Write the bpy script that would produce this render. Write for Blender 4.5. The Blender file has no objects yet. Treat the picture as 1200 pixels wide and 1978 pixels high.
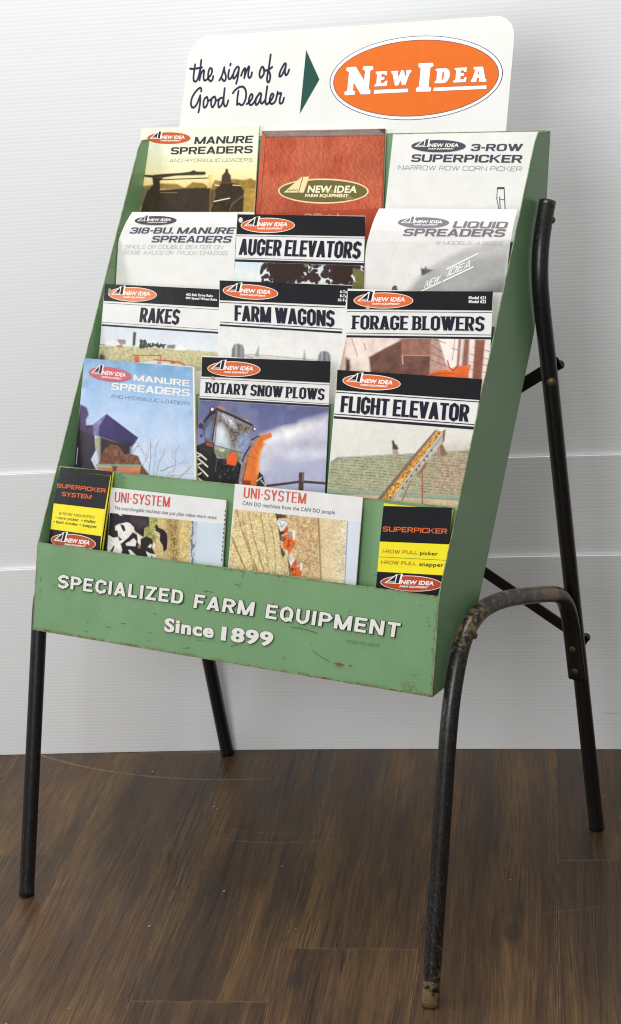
import bpy, bmesh, math, random, json
import numpy as np
from mathutils import Vector, Matrix
from mathutils.geometry import tessellate_polygon

S = bpy.context.scene
C = S.collection
# ------------------------------------------------------------------ camera
cam = bpy.data.cameras.new('camera'); camo = bpy.data.objects.new('camera', cam); C.objects.link(camo)
RM = [[0.846986, -0.09475, 0.523104], [0.526921, 0.280098, -0.802433], [-0.07049, 0.955284, 0.287165]]
camo.matrix_world = Matrix(((RM[0][0], RM[0][1], RM[0][2], 1.43555), (RM[1][0], RM[1][1], RM[1][2], -1.96273),
                            (RM[2][0], RM[2][1], RM[2][2], 1.35733), (0, 0, 0, 1)))
cam.sensor_fit = 'VERTICAL'; cam.sensor_height = 36.0; cam.lens = 36.0 * 3426.26 / 1978.0
cam.clip_start = 0.05; cam.clip_end = 60
S.camera = camo
# ------------------------------------------------------------------ light of the photo studio
w = bpy.data.worlds.new('World'); S.world = w; w.use_nodes = True
w.node_tree.nodes['Background'].inputs[0].default_value = (1.0, 1.0, 1.0, 1)
w.node_tree.nodes['Background'].inputs[1].default_value = 0.32


def area(name, loc, target, size, power, col=(1, 1, 1), size_y=None):
    l = bpy.data.lights.new(name, 'AREA'); l.energy = power; l.color = col; l.size = size
    if size_y:
        l.shape = 'RECTANGLE'; l.size_y = size_y
    o = bpy.data.objects.new(name, l); C.objects.link(o); o.location = loc
    o.rotation_euler = (Vector(target) - Vector(loc)).to_track_quat('-Z', 'Y').to_euler()
    return o


area('ceiling_softbox', (0.0, -0.10, 2.95), (0.0, 0.10, 0.6), 1.2, 42, (1.0, 1.0, 1.0))
area('key_softbox', (-2.6, -1.35, 1.45), (0.0, 0.35, 0.5), 1.0, 34, (1.0, 1.0, 1.0))
area('fill_softbox', (0.8, -3.0, 1.65), (0.0, 0.3, 0.65), 1.3, 44, (1.0, 1.0, 1.0))
S.view_settings.view_transform = 'Standard'; S.view_settings.look = 'None'
S.view_settings.exposure = 0.0; S.view_settings.gamma = 1.0
S.cycles.use_denoising = True
S.cycles.max_bounces = 6
S.cycles.filter_width = 1.15


# ------------------------------------------------------------------ helpers
def lin(h, a=1.0):
    h = h.lstrip('#'); v = [int(h[i:i + 2], 16) / 255 for i in (0, 2, 4)]
    return tuple(x / 12.92 if x <= .04045 else ((x + .055) / 1.055) ** 2.4 for x in v) + (a,)


def mat(name, rough=.5, base=(.8, .8, .8, 1), **kw):
    m = bpy.data.materials.new(name); m.use_nodes = True
    b = m.node_tree.nodes['Principled BSDF']
    b.inputs['Base Color'].default_value = base; b.inputs['Roughness'].default_value = rough
    for k, v in kw.items():
        b.inputs[k.replace('_', ' ')].default_value = v
    return m


class NT:
    def __init__(s, m): s.t = m.node_tree; s.n = s.t.nodes; s.b = s.n['Principled BSDF']
    def add(s, typ, **kw):
        n = s.n.new(typ)
        for k, v in kw.items(): setattr(n, k, v)
        return n
    def link(s, a, b): s.t.links.new(a, b)
    def val(s, inp, v):
        if isinstance(v, bpy.types.NodeSocket): s.link(v, inp)
        else: inp.default_value = v
    def math(s, op, a, b=0.0, c=None, clamp=False):
        n = s.add('ShaderNodeMath', operation=op, use_clamp=clamp); s.val(n.inputs[0], a); s.val(n.inputs[1], b)
        if c is not None: s.val(n.inputs[2], c)
        return n.outputs[0]
    def mix(s, f, a, b, typ='MIX'):
        n = s.add('ShaderNodeMix', data_type='RGBA', blend_type=typ); s.val(n.inputs[0], f); s.val(n.inputs[6], a); s.val(n.inputs[7], b)
        return n.outputs[2]
    def ramp(s, f, lo, hi, a=0.0, b=1.0):
        n = s.add('ShaderNodeMapRange'); n.clamp = True
        s.val(n.inputs[0], f)
        for i, v in ((1, lo), (2, hi), (3, a), (4, b)): n.inputs[i].default_value = v
        return n.outputs[0]
    def noise(s, vec, scale=5.0, detail=3.0, rough=.55, dist=0.0):
        n = s.add('ShaderNodeTexNoise'); s.val(n.inputs['Vector'], vec); n.inputs['Scale'].default_value = scale
        n.inputs['Detail'].default_value = detail; n.inputs['Roughness'].default_value = rough; n.inputs['Distortion'].default_value = dist
        return n.outputs['Fac']
    def mapping(s, vec, sc=(1, 1, 1), loc=(0, 0, 0)):
        n = s.add('ShaderNodeMapping'); s.val(n.inputs['Vector'], vec); n.inputs['Scale'].default_value = sc; s.val(n.inputs['Location'], loc)
        return n.outputs[0]
    def obj(s): return s.add('ShaderNodeTexCoord').outputs['Object']
    def attr(s, name): return s.add('ShaderNodeAttribute', attribute_name=name)
    def bump(s, h, strength=.2, dist=.001, inv=False):
        n = s.add('ShaderNodeBump', invert=inv); s.val(n.inputs['Height'], h); s.val(n.inputs['Strength'], strength); n.inputs['Distance'].default_value = dist
        s.link(n.outputs[0], s.b.inputs['Normal'])


# ------------------------------------------------------------------ materials
def make_print():
    m = mat('printed_paper', .32); t = NT(m)
    a = t.attr('Col').outputs['Color']
    n = t.noise(t.obj(), 38, 3); f = t.ramp(n, .3, .7, .95, 1.03)
    v = t.add('ShaderNodeHueSaturation'); t.link(f, v.inputs['Value']); t.link(a, v.inputs['Color'])
    t.link(v.outputs[0], t.b.inputs['Base Color'])
    t.b.inputs['Specular IOR Level'].default_value = .22
    t.bump(t.noise(t.obj(), 14, 2), .25, .004)
    return m


def make_paper():
    m = mat('paper', .55); t = NT(m)
    a = t.attr('Col').outputs['Color']; o = t.mapping(t.obj(), (40, 40, 40))
    n = t.noise(o, 1.0, 3); f = t.ramp(n, .3, .7, .94, 1.02)
    v = t.add('ShaderNodeHueSaturation'); t.link(f, v.inputs['Value']); t.link(a, v.inputs['Color']); t.link(v.outputs[0], t.b.inputs['Base Color'])
    t.bump(t.noise(t.obj(), 11, 2), .3, .004)
    return m


def make_green():
    m = mat('green_enamel', .34); t = NT(m); o = t.obj()
    big = t.noise(o, 4, 3); c = t.mix(t.ramp(big, .3, .7), lin('#6c9267'), lin('#779c70'))
    fade = t.noise(o, 22, 5, .65); c = t.mix(t.ramp(fade, .5, .8, 0, .35), c, lin('#7fa27c'))
    # bare chipped edges
    bv = t.add('ShaderNodeBevel'); bv.samples = 4; bv.inputs['Radius'].default_value = .006
    g = t.add('ShaderNodeNewGeometry')
    d = t.add('ShaderNodeVectorMath', operation='DOT_PRODUCT'); t.link(bv.outputs[0], d.inputs[0]); t.link(g.outputs['Normal'], d.inputs[1])
    e = t.math('SUBTRACT', 1.0, d.outputs['Value'])
    en = t.noise(o, 46, 5, .7)
    em = t.math('MULTIPLY', t.ramp(e, .01, .08), t.ramp(en, .44, .56), clamp=True)
    rust = t.mix(t.noise(o, 90, 3), lin('#4a3526'), lin('#8b6b48'))
    # small chips and scratches
    ch = t.noise(t.mapping(o, (34, 34, 52)), 1.0, 5, .62, .4); cm = t.ramp(ch, .70, .73, 0, .9)
    sc = t.noise(t.mapping(o, (26, 26, 140)), 1.0, 3, .5, .6); sm = t.ramp(sc, .70, .74, 0, .7)
    c = t.mix(sm, c, lin('#3c5140')); c = t.mix(cm, c, rust); c = t.mix(em, c, rust)
    wear = t.attr('wear').outputs['Fac']
    wm = t.math('MULTIPLY', wear, t.ramp(t.noise(o, 60, 5, .7), .45, .6), clamp=True)
    c = t.mix(wm, c, rust)
    t.link(c, t.b.inputs['Base Color'])
    t.link(t.ramp(fade, .3, .8, .28, .46), t.b.inputs['Roughness'])
    t.bump(t.noise(o, 160, 2), .06, .0006)
    return m


def make_black():
    m = mat('worn_black_paint', .34); t = NT(m); o = t.obj()
    w_ = t.attr('wear').outputs['Fac']
    n = t.noise(o, 95, 6, .72); n2 = t.noise(o, 16, 3, .6)
    s = t.math('ADD', t.math('MULTIPLY', n, .62), t.math('MULTIPLY', n2, .38))
    thr = t.math('SUBTRACT', .75, t.math('MULTIPLY', w_, .40))
    mk = t.ramp(t.math('SUBTRACT', s, thr), 0.0, .05)
    brass = t.mix(t.noise(o, 55, 3), lin('#4c3d28'), lin('#86714c'))
    sp = t.math('MULTIPLY', t.ramp(t.noise(t.mapping(o, (1, 1, .45)), 430, 5, .8), .52, .70, 0, .9), t.ramp(w_, .05, .45, .06, .75))
    blk = t.mix(sp, lin('#0f0f10'), lin('#6b665a'))
    t.link(t.mix(mk, blk, brass), t.b.inputs['Base Color'])
    t.link(t.ramp(n, .3, .7, .24, .42), t.b.inputs['Roughness'])
    t.bump(t.math('MULTIPLY', n, 1.0), .25, .0008)
    return m


def make_sign():
    m = mat('white_sign_enamel', .3); t = NT(m); o = t.obj()
    c = t.mix(t.ramp(t.noise(o, 9, 4), .35, .7), lin('#dfdfdc'), lin('#dad9d3'))
    c = t.mix(t.ramp(t.noise(o, 70, 4, .7), .72, .76, 0, .4), c, lin('#b9b3a6'))
    t.link(c, t.b.inputs['Base Color']); t.bump(t.noise(o, 5, 2), .12, .004)
    return m


def make_ink():
    m = mat('sign_ink', .42, Specular_IOR_Level=.3); t = NT(m)
    a = t.attr('Col').outputs['Color']; f = t.ramp(t.noise(t.obj(), 60, 5, .7), .35, .7, .96, 1.03)
    v = t.add('ShaderNodeHueSaturation'); t.link(f, v.inputs['Value']); t.link(a, v.inputs['Color']); t.link(v.outputs[0], t.b.inputs['Base Color'])
    return m


def make_flute():
    m = mat('fluted_plastic', .42); t = NT(m); o = t.obj()
    sep = t.add('ShaderNodeSeparateXYZ'); t.link(o, sep.inputs[0])
    z = sep.outputs['Z']
    wob = t.math('MULTIPLY', t.noise(t.mapping(o, (1.5, 1.5, 30)), 1.0, 2), .0035)
    ph = t.math('MULTIPLY', t.math('ADD', z, wob), 2 * math.pi / .0066)
    wv = t.math('SINE', ph)
    irr = t.ramp(t.noise(t.mapping(o, (.6, .6, 240)), 1.0, 2), .3, .7)
    c = t.mix(t.ramp(wv, -1, 1, 0, 1), lin('#eaebec'), lin('#f0f1f2'))
    c = t.mix(t.math('MULTIPLY', irr, .16), c, lin('#e0e3e6'))
    sm = t.ramp(t.noise(t.mapping(o, (7, 7, 70)), 1.0, 5, .65, .5), .70, .76, 0, .45); c = t.mix(sm, c, lin('#a7a7a6'))
    t.link(c, t.b.inputs['Base Color'])
    amp = t.ramp(t.noise(o, 1.6, 2), .35, .65, .01, .038)
    t.bump(t.math('ADD', wv, t.math('MULTIPLY', irr, .7)), amp, .0011)
    return m


def make_floor():
    m = mat('vinyl_plank_floor', .42); t = NT(m)
    uv = t.attr('plank').outputs['Vector']; rnd = t.attr('rnd').outputs['Fac']
    off = t.add('ShaderNodeCombineXYZ'); t.val(off.inputs[0], t.math('MULTIPLY', rnd, 37.0)); t.val(off.inputs[1], t.math('MULTIPLY', rnd, 91.0)); t.val(off.inputs[2], t.math('MULTIPLY', rnd, 17.0))
    add = t.add('ShaderNodeVectorMath', operation='ADD'); t.link(uv, add.inputs[0]); t.link(off.outputs[0], add.inputs[1])
    v = add.outputs[0]
    warp = t.noise(t.mapping(v, (5, 1.6, 1)), 1.0, 2)
    wc = t.add('ShaderNodeCombineXYZ'); t.val(wc.inputs[0], t.math('MULTIPLY', t.math('SUBTRACT', warp, .5), .022))
    a2 = t.add('ShaderNodeVectorMath', operation='ADD'); t.link(v, a2.inputs[0]); t.link(wc.outputs[0], a2.inputs[1]); v2 = a2.outputs[0]
    fine = t.noise(t.mapping(v2, (420, 9, 1)), 1.0, 4, .7)
    mid = t.noise(t.mapping(v2, (78, 2.2, 1)), 1.0, 5, .65, .3)
    band = t.noise(t.mapping(v2, (15, 1.0, 1)), 1.0, 3, .55, .5)
    blot = t.noise(t.mapping(v2, (11, 1.7, 1)), 1.0, 4, .6)
    c = t.mix(t.ramp(mid, .32, .68), lin('#432e1b'), lin('#6b4c2b'))
    c = t.mix(t.ramp(blot, .48, .78, 0, .6), c, lin('#a0783e'))
    c = t.mix(t.ramp(fine, .40, .62, .6, 0), c, lin('#2b1e14'))
    c = t.mix(t.ramp(band, .50, .74, 0, .7), c, lin('#2c2019'))
    crk = t.ramp(t.noise(t.mapping(v2, (30, .8, 1)), 1.0, 5, .6, 1.2), .66, .70, 0, .8); c = t.mix(crk, c, lin('#251d1a'))
    cr2 = t.noise(t.mapping(v2, (55, 1.5, 1)), 1.0, 4, .6, .8); ln2 = t.ramp(t.math('ABSOLUTE', t.math('SUBTRACT', cr2, .5)), .004, .018, .75, 0)
    c = t.mix(t.math('MULTIPLY', ln2, t.ramp(t.noise(t.mapping(v2, (6, 2.2, 1)), 1.0, 2), .46, .6)), c, lin('#1d1512'))
    pore = t.ramp(t.noise(t.mapping(v2, (650, 9, 1)), 1.0, 3, .6), .58, .70, 0, .6); c = t.mix(pore, c, lin('#1f1712'))
    vor = t.add('ShaderNodeTexVoronoi'); t.link(t.mapping(v2, (7, 2.6, 1)), vor.inputs['Vector']); vor.inputs['Scale'].default_value = 1.0
    kn = t.ramp(vor.outputs['Distance'], .05, .11, .7, 0); c = t.mix(kn, c, lin('#2b211c'))
    val = t.math('ADD', .79, t.math('MULTIPLY', rnd, .18)); hs = t.add('ShaderNodeHueSaturation'); t.link(val, hs.inputs['Value']); t.link(c, hs.inputs['Color']); hs.inputs['Saturation'].default_value = .96; c = hs.outputs[0]
    # seams of the planks
    sep = t.add('ShaderNodeSeparateXYZ'); t.link(uv, sep.inputs[0]); ln = t.attr('plen').outputs['Fac']
    ex = t.math('MINIMUM', sep.outputs[0], t.math('SUBTRACT', .2, sep.outputs[0])); ey = t.math('MINIMUM', sep.outputs[1], t.math('SUBTRACT', ln, sep.outputs[1]))
    ed = t.math('MINIMUM', ex, ey)
    c = t.mix(t.ramp(ed, .0002, .0008, .5, 0), c, lin('#231a14'))
    c = t.mix(t.math('MULTIPLY', t.ramp(t.math('ABSOLUTE', t.math('SUBTRACT', ed, .0016)), 0, .0009, .3, 0), t.ramp(t.noise(v, 30, 3), .4, .6)), c, lin('#b09a7c'))
    # scuffs: long arcs scratched into the floor
    o = t.obj(); so = t.add('ShaderNodeSeparateXYZ'); t.link(o, so.inputs[0])
    def arc(cx, cy, r, u0, u1, wd, st):
        nonlocal c
        dx = t.math('SUBTRACT', so.outputs[0], cx); dy = t.math('SUBTRACT', so.outputs[1], cy)
        rr = t.math('SQRT', t.math('ADD', t.math('MULTIPLY', dx, dx), t.math('MULTIPLY', dy, dy)))
        mk = t.ramp(t.math('ABSOLUTE', t.math('SUBTRACT', rr, r)), wd * .3, wd, st, 0)
        mk = t.math('MULTIPLY', mk, t.math('MULTIPLY', t.ramp(so.outputs[0], u0, u0 + .05), t.ramp(so.outputs[0], u1 - .08, u1, 1, 0)))
        mk = t.math('MULTIPLY', mk, t.ramp(so.outputs[1], cy - r * .2, cy - r * .1, 1, 0))
        mk = t.math('MULTIPLY', mk, t.ramp(t.noise(o, 60, 4, .7), .35, .6, .25, 1))
        c = t.mix(mk, c, lin('#a3937c'))
    arc(-.115, 1.166, .703, -.75, -.02, .0030, .36)
    arc(.005, .552, .33, -.13, .15, .0022, .2)
    arc(.02, .60, .345, -.16, .10, .0016, .2)
    arc(.30, .70, .72, .42, .56, .0014, .25)
    t.link(c, t.b.inputs['Base Color'])
    t.link(t.ramp(mid, .3, .7, .36, .52), t.b.inputs['Roughness'])
    t.b.inputs['Specular IOR Level'].default_value = .4
    t.bump(t.math('ADD', t.math('MULTIPLY', fine, .8), t.ramp(ed, 0, .0014)), .35, .0009)
    return m


M = dict(print=make_print(), paper=make_paper(), green=make_green(), black=make_black(), sign=make_sign(), ink=make_ink(), flute=make_flute(), floor=make_floor())
M['rivet'] = mat('tarnished_rivet', .45, lin('#6b5a3e'), Metallic=.6)
M['crumb'] = mat('pale_crumb', .8, lin('#b9ab93'))
for k_ in ('rivet', 'crumb'):
    t_ = NT(M[k_]); c_ = t_.b.inputs['Base Color'].default_value[:]
    t_.link(t_.mix(t_.noise(t_.obj(), 300, 3), tuple(x * .5 for x in c_[:3]) + (1,), c_), t_.b.inputs['Base Color'])


# ------------------------------------------------------------------ objects
def link(name, me, m, parent=None, smooth=False):
    o = bpy.data.objects.new(name, me); C.objects.link(o)
    if m: me.materials.append(m)
    if smooth:
        me.polygons.foreach_set('use_smooth', [True] * len(me.polygons))
    if parent:
        o.parent = parent; o.matrix_parent_inverse = Matrix.Translation(-parent.location)
    return o


def pydata(name, v, f, m, parent=None, smooth=False, col=None, wear=None):
    me = bpy.data.meshes.new(name); me.from_pydata(v, [], f); me.update()
    if col is not None:
        a = me.attributes.new('Col', 'FLOAT_COLOR', 'POINT'); a.data.foreach_set('color', np.asarray(col, np.float32).ravel())
    if wear is not None:
        a = me.attributes.new('wear', 'FLOAT', 'POINT'); a.data.foreach_set('value', np.asarray(wear, np.float32))
    return link(name, me, m, parent, smooth)


def empty(name, loc, label, cat, group=None):
    o = bpy.data.objects.new(name, None); C.objects.link(o); o.location = loc; o.empty_display_size = .05
    o['label'] = label; o['category'] = cat
    if group: o['group'] = group
    return o


class Surf:
    """sheet profile: (y, z) polyline from top to bottom, extruded along x; (x, s, n) in mm"""
    def __init__(s, prof, sa):
        s.p = np.array(prof); s.d = np.diff(s.p, axis=0); L = np.linalg.norm(s.d, axis=1); s.d /= L[:, None]
        s.s = np.concatenate([[0], np.cumsum(L)]) - sa
        nn = np.stack([s.d[:, 1], -s.d[:, 0]], 1); vn = np.zeros_like(s.p)
        vn[:-1] += nn; vn[1:] += nn; s.vn = vn / np.linalg.norm(vn, axis=1)[:, None]
    def __call__(s, x, q, n=0.0):
        x = np.asarray(x, float) / 1000; q = np.asarray(q, float) / 1000
        i = np.clip(np.searchsorted(s.s, q) - 1, 0, len(s.d) - 1)
        k = q - s.s[i]; P = s.p[i] + s.d[i] * k[..., None]
        f = np.clip(k / (s.s[i + 1] - s.s[i]), 0, 1)[..., None]
        N = s.vn[i] * (1 - f) + s.vn[i + 1] * f; N = N / np.linalg.norm(N, axis=-1, keepdims=True)
        P = P + N * (np.asarray(n, float) / 1000)[..., None] if np.ndim(n) else P + N * (n / 1000)
        return np.stack([np.broadcast_to(x, P.shape[:-1]), P[..., 0], P[..., 1]], -1)


LAY = 0.09


class Part:
    def __init__(s): s.v = []; s.n = []; s.f = []; s.c = []; s.k = 0
    def add(s, pts, faces, col, lay):
        b = len(s.v); s.k += 1; z = lay * LAY + (s.k % 40) * .0012
        s.v += [tuple(p) for p in pts]; s.n += [z] * len(pts); s.c += [col] * len(pts) if isinstance(col[0], float) else list(col)
        s.f += [tuple(b + i for i in f) for f in faces]
    def poly(s, pts, col, lay):
        t = tessellate_polygon([[Vector((p[0], p[1], 0)) for p in pts]]); s.add(pts, t, col, lay)
    def ribbon(s, pts, w, col, lay, caps=False):
        p = np.array(pts, float); d = np.diff(p, axis=0); d /= np.linalg.norm(d, axis=1)[:, None] + 1e-9
        t = np.vstack([d[:1], d[:-1] + d[1:], d[-1:]]); ln = np.linalg.norm(t, axis=1)[:, None]; t = t / np.maximum(ln, 1e-6)
        n = np.stack([-t[:, 1], t[:, 0]], 1); sc = np.ones(len(p)); sc[1:-1] = np.minimum(2.0 / np.maximum(ln[1:-1, 0], .6), 2.2)
        a = p + n * sc[:, None] * w / 2; b = p - n * sc[:, None] * w / 2; m_ = len(p)
        s.add(list(a) + list(b), [(i, i + 1, m_ + i + 1, m_ + i) for i in range(m_ - 1)], col, lay)
        if caps:
            for q in (p[0], p[-1]): s.ellipse(q, (q[0] + w / 2, q[1]), (q[0], q[1] + w / 2), col, lay, 12)
    def ellipse(s, c, ux, uy, col, lay, n=56):
        c = np.array(c); ux = np.array(ux) - c; uy = np.array(uy) - c
        pts = [c] + [c + ux * math.cos(2 * math.pi * i / n) + uy * math.sin(2 * math.pi * i / n) for i in range(n)]
        s.add(pts, [(0, 1 + i, 1 + (i + 1) % n) for i in range(n)], col, lay)
    def build(s, name, surf, m, parent, thick=False):
        v = np.array(s.v); P = surf(v[:, 0], v[:, 1], np.array(s.n))
        return pydata(name, P.tolist(), s.f, m, parent, False, s.c)


# ------------------------------------------------------------------ lettering
def rounded(pts, closed):
    out = []; n = len(pts)
    for i, p in enumerate(pts):
        r = p[2] if len(p) > 2 else None
        if not r or (not closed and i in (0, n - 1)): out.append(p[:2]); continue
        a = np.array(pts[(i - 1) % n][:2]); b = np.array(p[:2]); c = np.array(pts[(i + 1) % n][:2])
        da, dc = a - b, c - b; la, lc = np.linalg.norm(da), np.linalg.norm(dc)
        ra = min(r, la * .5); rc = min(r, lc * .5)
        A = b + da / la * ra; D = b + dc / lc * rc
        for k in range(6):
            t = k / 5; out.append(tuple((1 - t) ** 2 * A + 2 * t * (1 - t) * (b * .96 + (A + D) * .02) + t * t * D))
    return out


R_ = 'r'
GL = {
    'A': (1.06, [('d', 0, 0, .5, 1), ('d', 1, 0, .5, 1), ('h', .22, .22, .78)]),
    'B': (1, [('v', 0, 0, 1), ('p', [(0, 1), (.95, 1, R_), (.95, .52, R_), (0, .52)]), ('p', [(0, .52), (1, .52, R_), (1, 0, R_), (0, 0)])]),
    'C': (1, [('p', [(1, .70), (1, 1, R_), (0, 1, R_), (0, 0, R_), (1, 0, R_), (1, .30)])]),
    'D': (1, [('v', 0, 0, 1), ('p', [(0, 1), (1, 1, R_), (1, 0, R_), (0, 0)])]),
    'E': (.88, [('v', 0, 0, 1), ('h', 1, 0, 1), ('h', .51, 0, .85), ('h', 0, 0, 1)]),
    'F': (.84, [('v', 0, 0, 1), ('h', 1, 0, 1), ('h', .48, 0, .85)]),
    'G': (1.02, [('p', [(1, .70), (1, 1, R_), (0, 1, R_), (0, 0, R_), (1, 0, R_), (1, .45), (.55, .45)])]),
    'H': (1.02, [('v', 0, 0, 1), ('v', 1, 0, 1), ('h', .5, 0, 1)]),
    'I': (0, [('v', .5, 0, 1)]),
    'K': (1.04, [('v', 0, 0, 1), ('d', .12, .42, 1, 1), ('d', .42, .52, 1, 0)]),
    'L': (.82, [('v', 0, 0, 1), ('h', 0, 0, 1)]),
    'M': (1.3, [('v', 0, 0, 1), ('v', 1, 0, 1), ('d', 0, 1, .5, 0), ('d', 1, 1, .5, 0)]),
    'N': (1.05, [('v', 0, 0, 1), ('v', 1, 0, 1), ('d', 0, 1, 1, 0)]),
    'O': (1.02, [('c', [(0, 0, R_), (0, 1, R_), (1, 1, R_), (1, 0, R_)])]),
    'P': (.96, [('v', 0, 0, 1), ('p', [(0, 1), (1, 1, R_), (1, .44, R_), (0, .44)])]),
    'Q': (1.02, [('c', [(0, 0, R_), (0, 1, R_), (1, 1, R_), (1, 0, R_)]), ('d', .62, .22, 1.05, -.08)]),
    'R': (1, [('v', 0, 0, 1), ('p', [(0, 1), (.97, 1, R_), (.97, .46, R_), (0, .46)]), ('d', .55, .44, 1, 0)]),
    'S': (.96, [('p', [(1, .80), (1, 1, R_), (0, 1, R_), (0, .5, R_), (1, .5, R_), (1, 0, R_), (0, 0, R_), (0, .20)])]),
    'T': (.92, [('h', 1, 0, 1), ('v', .5, 0, 1)]),
    'U': (1.02, [('p', [(0, 1.0), (0, 0, R_), (1, 0, R_), (1, 1.0)])]),
    'V': (1.02, [('d', 0, 1, .5, 0), ('d', 1, 1, .5, 0)]),
    'W': (1.5, [('d', 0, 1, .27, 0), ('d', .5, 1, .27, 0), ('d', .5, 1, .73, 0), ('d', 1, 1, .73, 0)]),
    'X': (1, [('d', 0, 0, 1, 1), ('d', 1, 0, 0, 1)]),
    'Y': (1, [('d', 0, 1, .5, .4), ('d', 1, 1, .5, .4), ('v', .5, 0, .42)]),
    'Z': (.95, [('h', 1, 0, 1), ('h', 0, 0, 1), ('d', 0, 0, 1, 1)]),
    '3': (.95, [('p', [(0, .74), (0, 1, R_), (1, 1, R_), (1, .5, R_), (.25, .5)]), ('p', [(.25, .5), (1, .5, R_), (1, 0, R_), (0, 0, R_), (0, .26)])]),
    '1': (0, [('v', .5, 0, 1)]),
    '2': (.95, [('p', [(0, .74), (0, 1, R_), (1, 1, R_), (1, .5, R_), (0, .5, R_), (0, 0), (1, 0)])]),
    '4': (.98, [('v', .8, 0, 1), ('h', .25, 0, 1), ('d', 0, .25, .7, 1)]),
    '9': (.98, [('c', [(0, .44, R_), (0, 1, R_), (1, 1, R_), (1, .44, R_)]), ('p', [(1, .75), (1, 0, R_), (.05, 0, R_), (.05, .2)])]),
    '8': (.98, [('c', [(0, 0, R_), (0, .52, R_), (1, .52, R_), (1, 0, R_)]), ('c', [(.04, .52, R_), (.04, 1, R_), (.96, 1, R_), (.96, .52, R_)])]),
    '-': (.4, [('h', .45, 0, 1)]), '.': (0, [('h', 0, .5, .5)]), ',': (0, [('d', .3, -.15, .6, .1)]),
}
STY = {'euroB': dict(w=.98, tx=.25, ty=.19, r=.26, gap=.09, sp=.32), 'euroM': dict(w=1.0, tx=.19, ty=.165, r=.28, gap=.12, sp=.45), 'euroL': dict(w=1.02, tx=.075, ty=.075, r=.26, gap=.2, sp=.5),
       'cond': dict(w=.55, tx=.215, ty=.14, r=.36, gap=.03, sp=.2), 'slab': dict(w=.53, tx=.195, ty=.12, r=.30, gap=.05, sp=.2, serif=True),
       'geo': dict(w=.84, tx=.235, ty=.19, r=.46, gap=.19, sp=.3), 'narrow': dict(w=.46, tx=.12, ty=.09, r=.28, gap=.09, sp=.25)}


def stroke_text(txt, st):
    """returns list of (points, faces) in units of cap height, plus the total width"""
    k = STY[st]; tx, ty, r = k['tx'], k['ty'], k['r']; pen = 0.0; out = []
    for ch in txt:
        if ch == ' ': pen += k['sp']; continue
        wf, els = GL[ch]; w_ = max(k['w'] * wf, tx)
        X = lambda u: pen + tx / 2 + u * (w_ - tx)
        Y = lambda v: ty / 2 + v * (1 - ty)
        def ser(x, top):
            if not k.get('serif'): return
            hs = tx * .5 + .055; y0, y1 = (1 - ty * .72, 1) if top else (0, ty * .72)
            x0, x1 = max(x - hs, pen - .05), min(x + hs, pen + w_ + .05)
            out.append(([(x0, y0), (x1, y0), (x1, y1), (x0, y1)], [(0, 1, 2, 3)]))
        for e in els:
            if e[0] == 'v':
                x = X(e[1]); y0 = Y(e[2]) - ty / 2; y1 = Y(e[3]) + ty / 2
                out.append(([(x - tx / 2, y0), (x + tx / 2, y0), (x + tx / 2, y1), (x - tx / 2, y1)], [(0, 1, 2, 3)]))
                if e[2] == 0 and not (ch in 'EBDL' ): ser(x, False)
                elif e[2] == 0: ser(x, False)
                if e[3] == 1 and ch != 'T': ser(x, True)
            elif e[0] == 'h':
                y = Y(e[1]); out.append(([(X(e[2]) - tx / 2, y - ty / 2), (X(e[3]) + tx / 2, y - ty / 2), (X(e[3]) + tx / 2, y + ty / 2), (X(e[2]) - tx / 2, y + ty / 2)], [(0, 1, 2, 3)]))
            elif e[0] == 'd':
                hx = tx * .53; f = lambda v: 0.0 if v == 0 else 1.0 if v == 1 else Y(v)
                x0, x1, y0, y1 = X(e[1]), X(e[3]), f(e[2]), f(e[4])
                out.append(([(x0 - hx, y0), (x0 + hx, y0), (x1 + hx, y1), (x1 - hx, y1)], [(0, 1, 2, 3)]))
                for xx, vv, u in ((x0, e[2], e[1]), (x1, e[4], e[3])):
                    if (ch in 'AK' and vv == 0) or (ch in 'VWXYK' and vv == 1 and u in (0, 1)): ser(xx, vv == 1)
            else:
                cl = e[0] == 'c'; q = tx / ty
                pts = [(X(p[0]), (Y(p[1])) * q) + ((r * .9,) if len(p) > 2 else ()) for p in e[1]]
                pl = np.array(rounded(pts, cl)); n = len(pl)
                if not cl and ch == 'U': pl[0, 1] = q; pl[-1, 1] = q
                if ch == 'U': ser(X(0), True); ser(X(1), True)
                nx = np.roll(pl, -1, 0) - pl; pv = pl - np.roll(pl, 1, 0)
                if not cl: nx[-1] = pv[-1]; pv[0] = nx[0]
                nx /= np.linalg.norm(nx, axis=1)[:, None] + 1e-9; pv /= np.linalg.norm(pv, axis=1)[:, None] + 1e-9
                t = nx + pv; ln = np.linalg.norm(t, axis=1)[:, None]; t /= np.maximum(ln, 1e-6)
                nn = np.stack([-t[:, 1], t[:, 0]], 1) * np.minimum(2 / np.maximum(ln, .8), 1.6) * tx / 2
                a, b = pl + nn, pl - nn; a[:, 1] /= q; b[:, 1] /= q
                m_ = n if cl else n - 1
                out.append((list(map(tuple, a)) + list(map(tuple, b)), [(i, (i + 1) % n, n + (i + 1) % n, n + i) for i in range(m_)]))
        pen += w_ + k['gap']
    return out, pen - k['gap']


FONT = {'bold': .028, 'boldI': .034, 'wide': .018, 'plain': 0.0, 'futura': .034}
_cap = {}


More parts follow.
